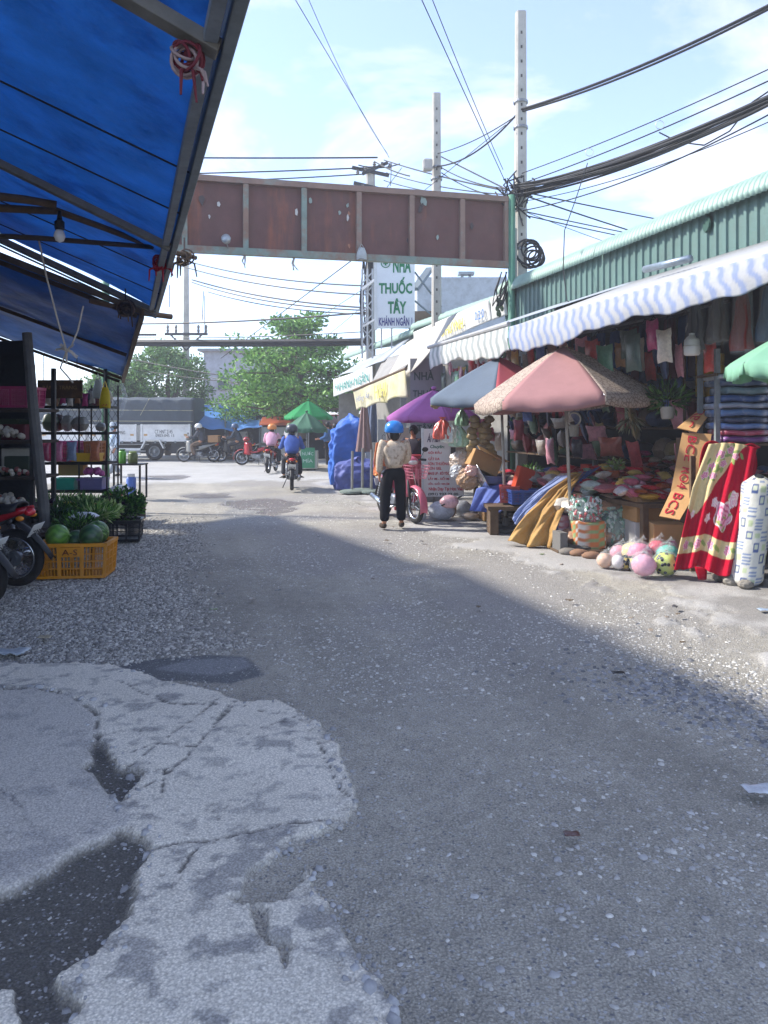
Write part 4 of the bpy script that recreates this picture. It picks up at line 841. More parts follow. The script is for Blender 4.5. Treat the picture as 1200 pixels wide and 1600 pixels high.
# ---- low table beyond the rack
tb = thing('low_table', 'low black table with bottles at the far end of the vegetable stall', 'table', (-5.35, 16.2, 0))
b = B(); b.box((-5.35, 16.2, .72), (.6, .5, .03)); ob('table_top', b, BLK, tb, w=True)
for x in (-5.62, -5.08):
    for y in (15.98, 16.42): b = B(); b.box((x, y, .35), (.035, .035, .7)); ob('leg', b, BLK, tb, w=True)
def jar(label, p, r, h, m, lid):
    root = thing('jar', label, 'jar', p, 0, 'jars on the low table'); b = B(); b.lathe([(r * .9, 0), (r, .02), (r, h * .8), (r * .7, h * .9)], 14); ob('body', b, m, root, smooth=True); b = B(); b.lathe([(r * .75, h * .88), (r * .78, h), (.001, h + .005)], 14); ob('lid', b, lid, root)
jar('bright green jar on the low black table', (-5.52, 16.2, .735), .08, .3, cm('5a9a34', 'plastic'), cm('3a6a28', 'plastic')); jar('dark olive jar on the low black table', (-5.28, 16.15, .735), .1, .26, cm('4f5a2a', 'plastic'), cm('8a9a5a', 'plastic'))
jar('blue plastic bottle under the low black table', (-5.3, 16.1, .02), .1, .5, cm('4a6ab4', 'plastic'), cm('c8c8c8', 'plastic')); jar('white plastic jar beside the blue bottle', (-5.52, 16.0, .02), .07, .3, cm('b8bcbc', 'plastic'), cm('9aa', 'plastic') if False else cm('8a9a9a', 'plastic'))
def basin(label, p, r, h, m, name='basin', group=None):
    b = B(); b.lathe([(.001, .006), (r * .72, .006), (r * .78, .012), (r * .97, h - .01), (r * 1.05, h), (r * 1.05, h - .008), (r * .95, h - .02), (r * .74, .0), (.001, 0.0)][::-1], 24); return tag(ob(name, b, m, loc=p, smooth=False), label, 'basin', group)
RED = cm('a82028', 'plastic')
for q, lab, r_ in ((W(178, 772, 13.5), 'red basin nearest the end of the wire rack', .2), (W(185, 790, 12.3), 'red basin holding a clear bag beside the herbs', .24)): basin(lab, (q.x, q.y, q.z - .03), r_, .09, RED)
q = W(180, 812, 12.2); boxy('stand', 'wooden stand under the red basins', 'stand', (q.x, q.y + .2, 0), (.6, .8, .34), mat('dark_wood', ''))
crate('teal tray at the front of the red basins', (q.x - .02, q.y - .28, .22), R(8), (.5, .34, .12), cm('4aa08c', 'plastic'), solidm=True, name='tray', cat='tray')
packet('clear bag of white noodles in the red basin', (q.x + .05, q.y + .05, .44), (.3, .24, .16), mat('bag_clear_white', 'd6d4d2', .2, .2, 30, .8, 30, alpha=.85), name='clear_bag', cat='bag')
# ---- vegetables
plt = thing('vegetable_table', 'low timber table under the heaped vegetables', 'table', (-4.15, 9.7, 0), R(15.4))
b = B(); b.box((0, 0, .36), (1.25, 2.5, .04)); ob('table_top', b, mat('dark_wood', ''), plt)
for x in (-.55, .55):
    for y in (-1.15, 1.15): b = B(); b.box((x, y, .17), (.05, .05, .34)); ob('leg', b, mat('dark_wood', ''), plt)
GP = [lin(x) for x in ('3c6a22', '4f8030', '2f5a1e', '6a9640')]; GD = [lin(x) for x in ('1f3d18', '2a4f1f', '35602a', '243a22')]; GL = [lin(x) for x in ('8fae5a', 'a9bf78', '76994a', 'c3cf9a')]; GV = [lin(x) for x in ('3a2440', '4a2a3c', '2c3a22')]
def leafy(label, p, rad, n, ln, wd, pal, up=.5, flat=.6, name='leaf_vegetables', cat='vegetables', seed=1, group=None, z0=None):
    random.seed(seed); root = thing(name, label, cat, p, 0, group); b = B(); leaves(b, (0, 0, rad[2] * .7), n, rad, ln, wd, up, flat, pal=pal); ob('leaves', b, LEAFM, root)
    b = B()
    for _ in range(14): a = random.uniform(0, 6.28); k = random.random() * .7; b.tube([(math.cos(a) * rad[0] * k * .5, math.sin(a) * rad[1] * k * .5, 0), (math.cos(a) * rad[0] * k, math.sin(a) * rad[1] * k, rad[2] * 1.1)], .005, 4)
    ob('stems', b, mat('stem_green', '7c9a58', .6, .2), root); return root
leafy('bushy dark herbs spilling from the black crate', (*W(192, 822, 10.6).xy, .3), (.30, .30, .24), 2200, .05, .034, GP + GD, seed=11)
leafy('purple perilla leaves beside the herbs in the black crate', (*W(168, 822, 10.3).xy, .3), (.22, .22, .18), 1000, .05, .035, GV + GD, seed=12)
q = W(190, 832, 10.5); crate('black plastic crate of herbs beside the gravel', (q.x, q.y, .0), R(12), (.52, .42, .28), cm('1c1d22', 'plastic'))
for i, (px, py, Y, rd, n, ln, wd, pal, lab) in enumerate((
    (95, 780, 10.8, (.38, .22, .10), 700, .16, .014, GP, 'long green beans and spring onions at the back of the vegetable table'),
    (140, 785, 10.4, (.22, .2, .12), 520, .09, .035, GL, 'pale lettuce heap behind the green onions'),
    (128, 806, 9.9, (.26, .2, .16), 900, .13, .010, GD + GP, 'bunch of dark chives in the middle of the vegetable table'),
    (165, 806, 10.1, (.2, .2, .1), 480, .085, .04, GL, 'pale cabbage greens beside the chives'),
    (88, 812, 9.2, (.24, .18, .14), 600, .08, .03, GD, 'dark leafy greens at the left of the vegetable table'),
    (150, 818, 9.6, (.2, .16, .1), 520, .12, .02, GL + GP, 'mustard greens lying in front of the chives'),
    (118, 830, 8.75, (.22, .16, .16), 600, .08, .022, GD + GP, 'tangled green stalks behind the watermelons'))):
    q = W(px, py, Y); leafy(lab, (q.x, q.y, .38 if Y > 9 else .3), rd, n, ln, wd, pal, seed=20 + i)
heap('few ripe tomatoes among the greens', (*W(146, 790, 9.9).xy, .42), .09, .08, .07, 7, .04, [mat('tomato', 'b0281c', .3, .2, 9)], 'tomato_heap', 'tomatoes', None)
heap('small yellow lemons on the vegetable table', (*W(106, 786, 10.2).xy, .46), .1, .08, .05, 8, .035, [mat('lemon', 'd0b02c', .4, .2, 9)], 'lemon_heap', 'lemons', None)
heap('dark purple aubergines at the left of the vegetable table', (*W(78, 788, 9.9).xy, .44), .2, .1, .1, 12, .05, [mat('aubergine', '2c1a2c', .25, .2, 9)], 'aubergine_heap', 'aubergines', None)
packet('white plastic bag lying among the vegetables', (*W(130, 815, 9.1).xy, .42), (.3, .2, .12), cm('c4c8cc', 'pack'), name='plastic_bag', cat='bag')
packet('small pale blue bag on the vegetable table', (*W(96, 802, 9.4).xy, .45), (.22, .14, .1), cm('6f86b8', 'pack'), name='plastic_bag', cat='bag')
# watermelons in the yellow crate
YC = mat('crate_yellow', 'cf8a1c', .5, .16, 9, .2, 50, dirt=.45)
q = W(120, 905, 8.08); crate('yellow slotted plastic crate of watermelons at the road edge', (q.x, q.y, 0.0), R(6), (.70, .46, .36), YC, nx=7, nz=4, letter=('A-S', mat('letter_maroon', '5a2418', .6, .1)))
def melon(label, p, r, c1, c2, seed):
    random.seed(seed); b = B(); b.ell((0, 0, 0), (r, r, r * .96), 36, 22); cols = []
    for v in b.v:
        a = math.atan2(v.y, v.x); s_ = .5 + .5 * math.sin(a * 9 + 1.6 * math.sin(v.z * 30 + seed) + .8 * math.sin(v.z * 71)); k = min(1, max(0, (s_ - .35) * 3)); A = lin(c1); C = lin(c2); cols.append(tuple(A[i] * k + C[i] * (1 - k) for i in range(3)))
    o = ob('watermelon', b, mat('melon_rind', attr=True, rough=.35, var=.15, vs_=18, spec=.5), smooth=True, col=cols, loc=p); o.rotation_euler = (random.uniform(-.3, .3), R(80), random.uniform(-.5, .5)); root = o
    b = B(); b.tube([(0, 0, r * .94), (.005, 0, r * 1.08), (.02, 0, r * 1.15)], .008, 5); ob('stalk', b, mat('stem_green', ''), o)
    return tag(o, label, 'watermelon', 'watermelons')
melon('light green round watermelon at the left of the yellow crate', W(90, 838, 8.0), .125, '5f8a34', '47702a', 1)
melon('dark striped watermelon at the front right of the yellow crate', W(142, 838, 7.98), .125, '3a5c34', '24402a', 2)
melon('striped watermelon behind the front right one in the yellow crate', W(152, 832, 8.2), .125, '5c8040', '2c4a28', 3)
melon('watermelon half hidden among stalks in the yellow crate', W(119, 846, 8.2), .12, '3f6430', '284526', 4)
# ---- parked motorbikes
def park(label, rear, hd, body, plate, lean=0.):
    hd = Vector(hd).normalized(); c = Vector(rear) + hd * .6; return motorbike(label, (c.x, c.y, 0), math.atan2(hd.y, hd.x), body, plate=plate, lean=lean, group='motorbikes parked at the left edge')
park('dark blue parked motorbike nearest the camera at the left edge', (-3.46, 6.55, 0), (-.96, .16, 0), mat('paint_navy', '1c2434', .25, .1, 9, spec=.6), ('59-X1', '245.63'), lean=R(-4))
park('red tailed parked motorbike behind the dark blue one', (-3.58, 7.5, 0), (-.96, .1, 0), mat('paint_red', 'a01422', .22, .1, 9, spec=.6), ('59-S2', '718.06'), lean=R(-4))
# ================================================================== RIGHT SIDE: market shed, awnings, umbrellas, goods
GRN = mat('green_sheet', '56716a', .55, .12, 2.5, .15, 30, dirt=.18); LGRN = mat('pale_green_sheet', '8ba497', .5, .12, 4, .15, 30, dirt=.1)
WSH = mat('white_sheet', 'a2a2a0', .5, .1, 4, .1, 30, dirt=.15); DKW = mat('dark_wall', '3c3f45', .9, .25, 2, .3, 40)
def corr_wall(o_, s0, s1, z0, z1, pitch=.18, dep=.028, out=-1):
    n = int((s1 - s0) / pitch); ss = []
    for k in range(n):
        a = s0 + (s1 - s0) * k / n; p_ = (s1 - s0) / n
        ss += [(a, 0), (a + p_ * .55, 0), (a + p_ * .64, 1), (a + p_ * .9, 1)]
    ss.append((s1, 0)); b = B()
    for (s_, f_) in ss: b.v += [S(o_ + out * dep * f_, s_, z0), S(o_ + out * dep * f_, s_, z1)]
    b.f += [[2 * i, 2 * i + 1, 2 * i + 3, 2 * i + 2] for i in range(len(ss) - 1)]; return b
def corr_sheet(pr, s0, s1, pitch=.09, dep=.018):
    """sheet corrugated along the street, profile pr in (offset, height) with normals pushed out"""
    n = int((s1 - s0) / pitch * 4); b = B(); k = len(pr)
    for i in range(n + 1):
        s_ = s0 + (s1 - s0) * i / n; f_ = math.sin(2 * math.pi * i / 4)
        for j in range(k):
            o_, z = pr[j]; t_ = Vector((pr[min(j + 1, k - 1)][0] - pr[max(j - 1, 0)][0], pr[min(j + 1, k - 1)][1] - pr[max(j - 1, 0)][1])).normalized(); b.v.append(S(o_ - t_.y * dep * f_, s_, z + t_.x * dep * f_))
    b.f += [[i * k + j, i * k + j + 1, (i + 1) * k + j + 1, (i + 1) * k + j] for i in range(n) for j in range(k - 1)]; return b
shed = thing('market_shed', 'green corrugated market shed with pale rounded roof edge', 'shed', S(8, 9, 0))
ob('fascia_wall', corr_wall(6.8, 2.0, 15.0, 3.55, 4.52), GRN, shed, w=True, solid=.004)
arc = [(6.66, 4.30), (6.665, 4.38), (6.69, 4.46), (6.74, 4.53), (6.82, 4.58), (6.95, 4.62), (8.2, 4.85), (11.5, 5.4)]
for s0, s1 in ((2.0, 6.0), (6.03, 11.2), (11.23, 15.2)): ob('roof_sheet', corr_sheet(arc, s0, s1), LGRN, shed, w=True, smooth=True, solid=.004)
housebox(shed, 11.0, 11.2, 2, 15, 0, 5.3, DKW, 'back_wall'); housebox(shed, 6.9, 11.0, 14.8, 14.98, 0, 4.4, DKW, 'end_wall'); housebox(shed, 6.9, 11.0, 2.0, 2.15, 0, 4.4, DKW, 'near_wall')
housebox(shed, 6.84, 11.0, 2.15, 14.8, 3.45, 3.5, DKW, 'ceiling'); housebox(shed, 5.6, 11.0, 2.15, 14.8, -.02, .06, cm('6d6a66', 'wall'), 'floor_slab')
for s_ in (4.2, 8.0, 11.6, 14.7): b = B(); b.tube([S(6.9, s_, 0), S(6.9, s_, 3.6)], .05, 8); ob('column', b, GREYST, shed, w=True)
b = B(); b.lathe([(.10, 0), (.11, .02), (.08, .05)], 12, S(6.74, 8.6, 4.2), Matrix.Rotation(R(90), 3, 'Y')); ob('patch_mark', b, mat('patch_dark', '2f4f44', .7), shed, w=True)
# white corrugated lean-to over the stalls, with its striped cloth
lt = thing('lean_to_awning', 'white corrugated lean-to with a blue striped valance in front of the shed', 'awning', S(4.65, 7, 0))
ob('roof_sheet', corr_sheet([(4.62, 2.94), (5.7, 3.34), (6.78, 3.74)], 2.4, 9.95, pitch=.11, dep=.012), WSH, lt, w=True, smooth=True, solid=.004)
b = B(); b.bar(S(4.62, 2.4, 2.90), S(4.62, 10.0, 2.90), .05, .07); ob('front_beam', b, WSH, lt, w=True)
for s_ in (2.5, 4.5, 6.5, 8.3, 9.9): b = B(); b.bar(S(4.66, s_, 2.86), S(6.8, s_, 3.66), .05, .06); ob('rafter', b, DKSTEEL, lt, w=True)
def valance(name_m, root, s0, s1, o_, ztop, drop0, drop1, c_a, c_b, per, seed, amp=.05):
    nu, nv = int((s1 - s0) * 42), 16; b = B(); cols = []
    def fn(u, v):
        s_ = s0 + (s1 - s0) * u; dr = drop0 + (drop1 - drop0) * u; z = ztop(s_) - v * dr * (1 + .10 * math.sin(s_ * 2.3 + seed) + .06 * math.sin(s_ * 6.1) + .03 * math.sin(s_ * 14)); oo = o_ - .05 * math.sin(v * 2.2) - amp * v * math.sin(s_ * 3.1 + seed + v) * .22 - amp * .1 * v * math.sin(s_ * 9.7 + 2 * v) - amp * .07 * v * math.sin(s_ * 27); return S(oo, s_ - .14 * v + .015 * v * math.sin(s_ * 5), z)
    b.grid(fn, nu, nv)
    A, C = lin(c_a), lin(c_b)
    for j in range(nv):
        for i in range(nu):
            s_ = s0 + (s1 - s0) * i / (nu - 1); ph = ((s_ + .06 * (j / nv) + .02 * math.sin(j * .7)) / per) % 1; k = 1. if .32 < ph < .68 else (.45 if .26 < ph < .74 else 0.); cols.append(tuple(A[q] * (1 - k) + C[q] * k for q in range(3)))
    return ob(name_m, b, mat('striped_canvas', attr=True, rough=.85, var=.10, vs_=5, bump=.3, bs=30, trl=.25, dirt=.12), root, w=True, smooth=True, solid=.004, col=cols)
valance('striped_valance', lt, 2.4, 9.98, 4.58, lambda s_: 2.95, .17, .40, 'b6b8ba', '8f9cba', .18, .4)
# rolled tube of cloth lying on the lean-to
b = B(); c0, c1_ = W(1008, 421, 9.5), W(1078, 404, 8.6); b.tube([c0, c1_], .045, 12); tag(ob('metal_roller', b, cm('8d9aa4', 'metal'), w=True, smooth=True), 'grey metal roller lying on top of the white lean-to', 'roller')
# second awning: grey striped valance further on, pale sheet above
l2 = thing('lean_to_awning', 'grey and white striped awning between the lean-to and the pharmacy', 'awning', S(4.65, 12, 0))
valance('striped_valance', l2, 10.06, 13.5, 4.60, lambda s_: 2.98, .40, .36, 'd2d2ce', 'a3a9a6', .24, 1.7)
b = B(); b.tube([S(4.6, 10.05, 3.0), S(4.6, 13.6, 3.0)], .035, 8); ob('front_pipe', b, WSH, l2, w=True)
b = B(); b.grid(lambda u, v: S(4.6 + 2.2 * v, 10.0 + 2.9 * u, 3.02 + .72 * v + .03 * math.sin(u * 9) * v), 18, 8); ob('cover_sheet', b, mat('grey_canvas', 'a9b0b6', .8, .14, 4, .4, 20, trl=.15, dirt=.2), l2, w=True, smooth=True, solid=.004)
b = B(); b.grid(lambda u, v: S(4.65 + .5 * v, 13.3 + 3.3 * u + .2 * v, 3.05 - .33 * math.sin(u * 2.6) * (1 - v) + .62 * v - .25 * u), 18, 8); ob('sagging_sheet', b, mat('cream_canvas', 'c3beb2', .8, .12, 4, .4, 20, trl=.2, dirt=.2), l2, w=True, smooth=True, solid=.004)
# ---- pharmacy row beyond the concrete poles
ph = thing('pharmacy_building', 'low pharmacy shop row with pale green curved roofs beyond the poles', 'building', S(7, 18, 0))
def roofstrip(p0, p1, hh, m, name='roof_edge', back=2.6):
    p0 = Vector(p0); p1 = Vector(p1); n = int((p1 - p0).length / .1); b = B(); pr = [(0, -hh), (.01, -hh * .55), (.06, -hh * .2), (.16, 0), (.5, .08), (back, .45)]
    dirn = (p1 - p0).normalized(); rt = Vector((-dirn.y, dirn.x, 0)) * -1
    for i in range(n + 1):
        f_ = .014 * (1 if i % 2 else -1)
        for (a, z) in pr: b.v.append(p0.lerp(p1, i / n) + rt * (a + (f_ if z < 0 else 0)) + UP * (z + (f_ if z >= 0 else 0)))
    k = len(pr); b.f += [[i * k + j, i * k + j + 1, (i + 1) * k + j + 1, (i + 1) * k + j] for i in range(n) for j in range(k - 1)]
    return ob(name, b, m, ph, w=True, smooth=True, solid=.006)
roofstrip(W(790, 452, 16.2), W(642, 503, 20.5), .22, LGRN); roofstrip(W(646, 510, 20.6), W(536, 552, 24.6), .22, LGRN)
b = B(); pts = [W(800, 470, 16.8), W(540, 560, 25.0)]
a_, c_ = Vector((pts[0].x + .5, pts[0].y, 0)), Vector((pts[1].x + .5, pts[1].y, 0)); b.prism([a_, a_ + Vector((5, 1.5, 0)), c_ + Vector((5, 1.5, 0)), c_], UP * 3.55); ob('wall', b, cm('8b8984', 'wall'), ph, w=True)
b = B(); b.box(W(545, 640, 23.6) - UP * .0, (.62, .08, 1.0)); ob('shutter', b, mat('shutter_grey', '8a8880', .8, .2, 5, .3, 30, dirt=.4), ph, w=True)
for px, Y in ((575, 21.5), (630, 18.0), (690, 16.4)): q = W(px, 660, Y); b = B(); b.box((q.x, q.y, 1.4), (.14, .14, 2.8)); ob('column', b, cm('98a0aa', 'wall'), ph, w=True)
for (x0, x1, y0, y1, Y, hx) in ((590, 626, 655, 700, 19.6, 'b0b4b4'), (604, 640, 668, 690, 17.4, '9a8a80')):
    b = B(); q = W((x0 + x1) / 2, (y0 + y1) / 2, Y); b.box(q, ((x1 - x0) * Y / F, .3, (y1 - y0) * Y / F))
    g_ = ob('glass_counter', b, cm(hx, 'plastic'), ph, w=True, bevel=.01)
# white banner with yellow lettering below the first roof
def banner(name, label, tl, tr, br, bl, m, wave=.05, cat='banner', nu=40, nv=12, scal=0.):
    root = thing(name, label, cat, (Vector(bl) + Vector(br)) / 2); tl, tr, br, bl = map(Vector, (tl, tr, br, bl)); nrm = (tr - tl).cross(bl - tl).normalized()
    def fn(u, v):
        p = tl.lerp(tr, u).lerp(bl.lerp(br, u), v); return p + nrm * (wave * v * (math.sin(u * 14) + .5 * math.sin(u * 31 + 1))) + UP * (scal * v * math.sin(u * 17))
    b = B(); b.grid(fn, nu, nv); ob('cloth', b, m, root, w=True, smooth=True, solid=.005)
    def at_(u, v, off=.03): p = tl.lerp(tr, u).lerp(bl.lerp(br, u), v) + nrm * -off * 1; return p
    fr = lambda u, v, off: frame(at_(u, v, off if nrm.dot(tl) > 0 else -off), (tr - tl).lerp(br - bl, v), UP)
    return root, fr, (tr - tl).length
WCL = mat('white_banner', 'd6d6d0', .8, .08, 3, .3, 20, trl=.15, dirt=.12)
bn, fr, ln = banner('shop_banner', 'white banner with yellow lettering under the pale green roof', W(646, 519, 20.3), W(764, 468, 16.6), W(768, 500, 16.6), W(648, 553, 20.3), WCL, .015)
text('BÁNH MÌ HUỲNH', ln * .50, .34, TXTY, bn, fr(.46, .5, .05)); text('0.2.0', ln * .1, .2, mat('letter_skyblue', '2a6ab0', .5), bn, fr(.90, .55, .05)); text('BS', ln * .07, .25, mat('letter_paleblue', '9ab4c0', .5), bn, fr(.13, .45, .05))
bn, fr, ln = banner('shop_banner', 'small white poster with a plant picture beside the concrete pole', W(766, 466, 16.5), W(788, 455, 16.1), W(793, 492, 16.1), W(769, 500, 16.5), WCL, .01, nu=10)
leafb = B(); random.seed(5); cc = W(780, 480, 16.2)
for k in range(14): a = random.uniform(0, 6.28); leafb.ell(cc + Vector((random.uniform(-.06, .06), -.04, random.uniform(-.16, .16))), (.035, .006, .06), 8, 5)
ob('plant_print', leafb, mat('print_green', '5a6a50', .8, .3, 20), bn, w=True)
bn, fr, ln = banner('shop_banner', 'white fascia banner with green lettering over the far pharmacy front', W(521, 593, 23.4), W(582, 572, 19.8), W(582, 598, 19.8), W(521, 620, 23.4), WCL, .01)
text('KHÁNH NGÂN', ln * .78, .30, mat('letter_teal', '2f8a80', .5), bn, fr(.55, .52, .04)); text('+', .2, .2, mat('letter_teal', ''), bn, fr(.10, .5, .04))
bn, fr, ln = banner('shop_banner', 'cream wavy banner with faint blue script and yellow print', W(552, 611, 18.4), W(633, 577, 15.6), W(633, 619, 15.6), W(556, 641, 18.4), mat('cream_banner', 'd2ccae', .8, .1, 3, .3, 20, trl=.2, c2='d8cf8a', c2t=.58, dirt=.1), .05, scal=.03)
text('Hồng Ân', ln * .28, .2, mat('letter_greyblue', '8d93a6', .6), bn, fr(.24, .5, .07), shear=.3); text('HIHI', ln * .22, .30, mat('letter_paleyellow', 'd6c860', .6), bn, fr(.6, .5, .07)); b = B(); b.tube([W(552, 610, 18.4), W(634, 576, 15.6)], .03, 8); ob('pole', b, BAMB, bn, w=True)
# sloping grey sheets above the banners
b = B(); b.grid(lambda u, v: W(524, 590, 23.3).lerp(W(600, 565, 19.5), u).lerp(W(560, 568, 24.0).lerp(W(640, 530, 20.4), u), v) + UP * .03 * math.sin(u * 9), 14, 8); ob('awning_sheet', b, mat('grey_canvas', ''), ph, w=True, smooth=True, solid=.01)
b = B(); b.grid(lambda u, v: W(580, 600, 19.0).lerp(W(632, 575, 16.0), u).lerp(W(600, 560, 20.).lerp(W(660, 545, 17.2), u), v), 10, 6); ob('awning_sheet', b, mat('grey_sheet', '8c8a86', .8, .2, 4, .3, 20, dirt=.3), ph, w=True, smooth=True, solid=.01)
# ---- pharmacy signs
vp = thing('pharmacy_sign', 'tall white vertical pharmacy sign with green letters behind the beam', 'sign', W(617, 512, 21.0)); cY = 21.0
def rect(x0, y0, x1, y1, Y, th, m, parent, name, bev=.0): a = W(x0, y0, Y); c = W(x1, y1, Y); b = B(); b.box(((a.x + c.x) / 2, Y + th / 2, (a.z + c.z) / 2), (c.x - a.x, th, a.z - c.z)); return ob(name, b, m, parent, w=True, bevel=bev)
rect(588, 372, 648, 512, cY, .22, mat('sign_white', 'e0e6e8', .5, .06, 2, dirt=.06), vp, 'panel'); rect(584.5, 370, 589, 514, cY - .02, .26, cm('d8dcda', 'paint'), vp, 'side_frame')
for (t_, x0, x1, y0, y1, m_) in (('NHÀ', 614, 642, 397, 426, TXTG), ('THUỐC', 592, 644, 433, 459, TXTG), ('TÂY', 606, 635, 466, 490, TXTG), ('KHÁNH NGÂN 1', 592, 644, 493, 509, TXTB)):
    text(t_, (x1 - x0) * cY / F, (y1 - y0) * cY / F, m_, vp, frame(W((x0 + x1) / 2, (y0 + y1) / 2, cY - .006), XV, UP), bold=.035 if m_ is TXTG else .02)
q = W(602.5, 411, cY - .012); b = B(); b.torus(q, .12, .012, Matrix.Rotation(R(90), 3, 'X'), 24, 6); b.box(q, (.13, .01, .045)); b.box(q, (.045, .012, .13)); ob('cross_emblem', b, TXTG, vp, w=True)
b = B()
for x in (566, 574, 582):
    b.bar(W(x, 420, 21.5), W(x, 560, 21.5), .05)
for k in range(6): y = 425 + 22 * k; b.bar(W(566, y, 21.5), W(582, y + 18, 21.5), .03); b.bar(W(582, y, 21.5), W(566, y + 18, 21.5), .03)
b.bar(W(566, 452, 21.4), W(588, 436, 21.2), .07); b.bar(W(568, 510, 21.4), W(588, 498, 21.2), .05)
for x in (596, 612, 640): b.bar(W(x, 511, 21.2), W(x, 545, 21.2), .04)
ob('steel_frame', b, mat('pale_steel', 'b8bcbe', .5, .15, 6, metal=.2, dirt=.3), vp, w=True)
b = B(); b.bar(W(648, 452, 21.3), W(672, 420, 22.2), .22, .1); b.bar(W(648, 425, 21.3), W(690, 480, 21.6), .04); b.bar(W(648, 470, 21.3), W(690, 505, 21.6), .04); ob('stay', b, mat('dull_stay', '6f7a80', .6, .2, 6, metal=.3), vp, w=True)
s2 = thing('pharmacy_sign', 'grey shaded pharmacy panel with dark letters behind the purple umbrella', 'sign', W(662, 790, 15.6))
rect(641, 560, 692, 790, 15.6, .1, mat('sign_grey', '77777a', .7, .1, 3, dirt=.2), s2, 'panel')
for (t_, x0, x1, y0, y1) in (('NHÀ', 647, 678, 578, 594), ('THUỐC', 645, 686, 604, 620), ('TÂY', 651, 676, 661, 674), ('SỐ 1', 650, 676, 685, 697)): text(t_, (x1 - x0) * 15.6 / F, (y1 - y0) * 15.6 / F, mat('letter_darkgreen', '2b3f3a', .6), s2, frame(W((x0 + x1) / 2, (y0 + y1) / 2, 15.596), XV, UP), bold=.025)
# ---- the salon price board
cs = thing('price_board', 'white beauty salon price board with red lettering beside the pink motorbike', 'sign', W(690, 812, 12.7)); Yc = 12.75
rect(662, 670, 703, 776, Yc, .06, mat('board_white', 'c6c6c6', .6, .06, 3, dirt=.08), cs, 'panel'); rect(701, 742, 725, 776, Yc + .003, .055, mat('board_white', ''), cs, 'lower_panel'); rect(659, 669, 662.5, 780, Yc - .02, .10, cm('b9c2c4', 'paint'), cs, 'edge_tube')
for t_, x0, x1, y0, y1, m_, sh_ in (('Ái Hân', 667, 687, 677, 691, mat('letter_violet', '3a2c4e', .6), .3), ('Chuyên:', 672, 695, 695, 702, mat('letter_tealdark', '1d5c50', .6), .2), ('GỘI ĐẦU', 669, 690, 704, 710, TXTR, 0), ('CẮT DA', 669, 687, 713, 719, TXTR, 0), ('SƠN THƯỜNG', 669, 702, 721, 727, TXTR, 0), ('SƠN GEL', 669, 690, 729, 734, TXTR, 0),
    ('MAKE UP - BỚI TÓC', 669, 702, 736, 742, TXTR, 0), ('LẤY MI - NỐI MI', 669, 702, 744.5, 750, TXTR, 0), ('UỐN - DUỖI - NHUỘM', 669, 702, 753, 758.5, TXTR, 0), ('Nhận Dạy Tại Học Viên', 670, 724, 761, 768, TXTR, 0), ('(091) 937 22 00', 669, 716, 770, 775, TXTK, 0)):
    text(t_, (x1 - x0) * Yc / F, (y1 - y0) * Yc / F, m_, cs, frame(W((x0 + x1) / 2, (y0 + y1) / 2, Yc - .004), XV, UP), shear=sh_, bold=.02)
for x in (664, 700): b = B(); q0 = W(x, 776, Yc + .03); b.tube([(q0.x, q0.y, 0), q0], .018, 6); ob('leg', b, STEEL, cs, w=True)
pb_ = thing('poster_frame', 'pale poster with small pictures beside the salon price board', 'poster', W(712, 742, 13.0)); rect(704, 698, 732, 742, 13.0, .03, cm('b4b0a8', 'paint'), pb_, 'panel')
for (x0, y0, x1, y1, hx) in ((704.5, 699, 712, 711, '2e2a2c'), (712.5, 699.5, 724, 711, '9a8a80'), (705, 730, 709, 741, '3a3030'), (711, 714, 722, 728, 'a8a49c')): rect(x0, y0, x1, y1, 12.985, .01, cm(hx, 'paint'), pb_, 'picture')
# ---- umbrellas
PNK = mat('umbrella_pink', 'ab7e7c', .85, .1, 4, .2, 120, trl=.16, dirt=.10); PAT = mat('umbrella_pattern', '85736a', .85, .1, 6, .2, 120, trl=.15, c2='b8a898', tex='hex', dirt=.08)
CRM = mat('umbrella_cream', 'b5a888', .85, .12, 7, .3, 90, trl=.15, c2='cfc6a8', tex='hex'); GRB = mat('umbrella_greyblue', '64717f', .85, .1, 4, .3, 90, trl=.16, dirt=.12); REDU = mat('umbrella_red', 'b0525a', .85, .1, 4, .3, 90, trl=.16)
BASEM = cm('5a5a58', 'wall')
q = W(880, 660, 9.75); umbrella('big pink and patterned market umbrella in front of the goods stall', (q.x, q.y, 0), 1.16, 1.90, 2.56, 6, [PNK, PAT], rot=R(-140), val=.14, tilt=(.05, 0), pole_off=(.10, -.05), base=BASEM)
q = W(781, 660, 11.55); umbrella('grey blue, red and cream market umbrella beside the pink one', (q.x, q.y, 0), 1.12, 1.96, 2.58, 6, [GRB, REDU, CRM], rot=R(-162), val=.13, pole_off=(.05, -.25), base=BASEM)
PUR = mat('umbrella_purple', 'b46cae', .8, .1, 4, .2, 90, trl=.35); q = W(678, 660, 14.0); umbrella('faded purple umbrella above the salon price board', (q.x, q.y, 0), .88, 1.70, 2.19, 8, [PUR], rot=.2, val=.09, polem=STEEL)
GR1 = mat('umbrella_green', '1f9c56', .7, .1, 4, .2, 90, trl=.4); GR2 = mat('umbrella_dullgreen', '4c7860', .8, .12, 4, .2, 90, trl=.25)
GR3 = mat('umbrella_palegreen', '86b89a', .8, .08, 4, .2, 90, trl=.25); q = W(1262, 660, 6.3); umbrella('pale green umbrella cut off by the right edge of the picture', (q.x, q.y, 0), .62, 2.08, 2.42, 8, [GR3], rot=.25, val=.12)
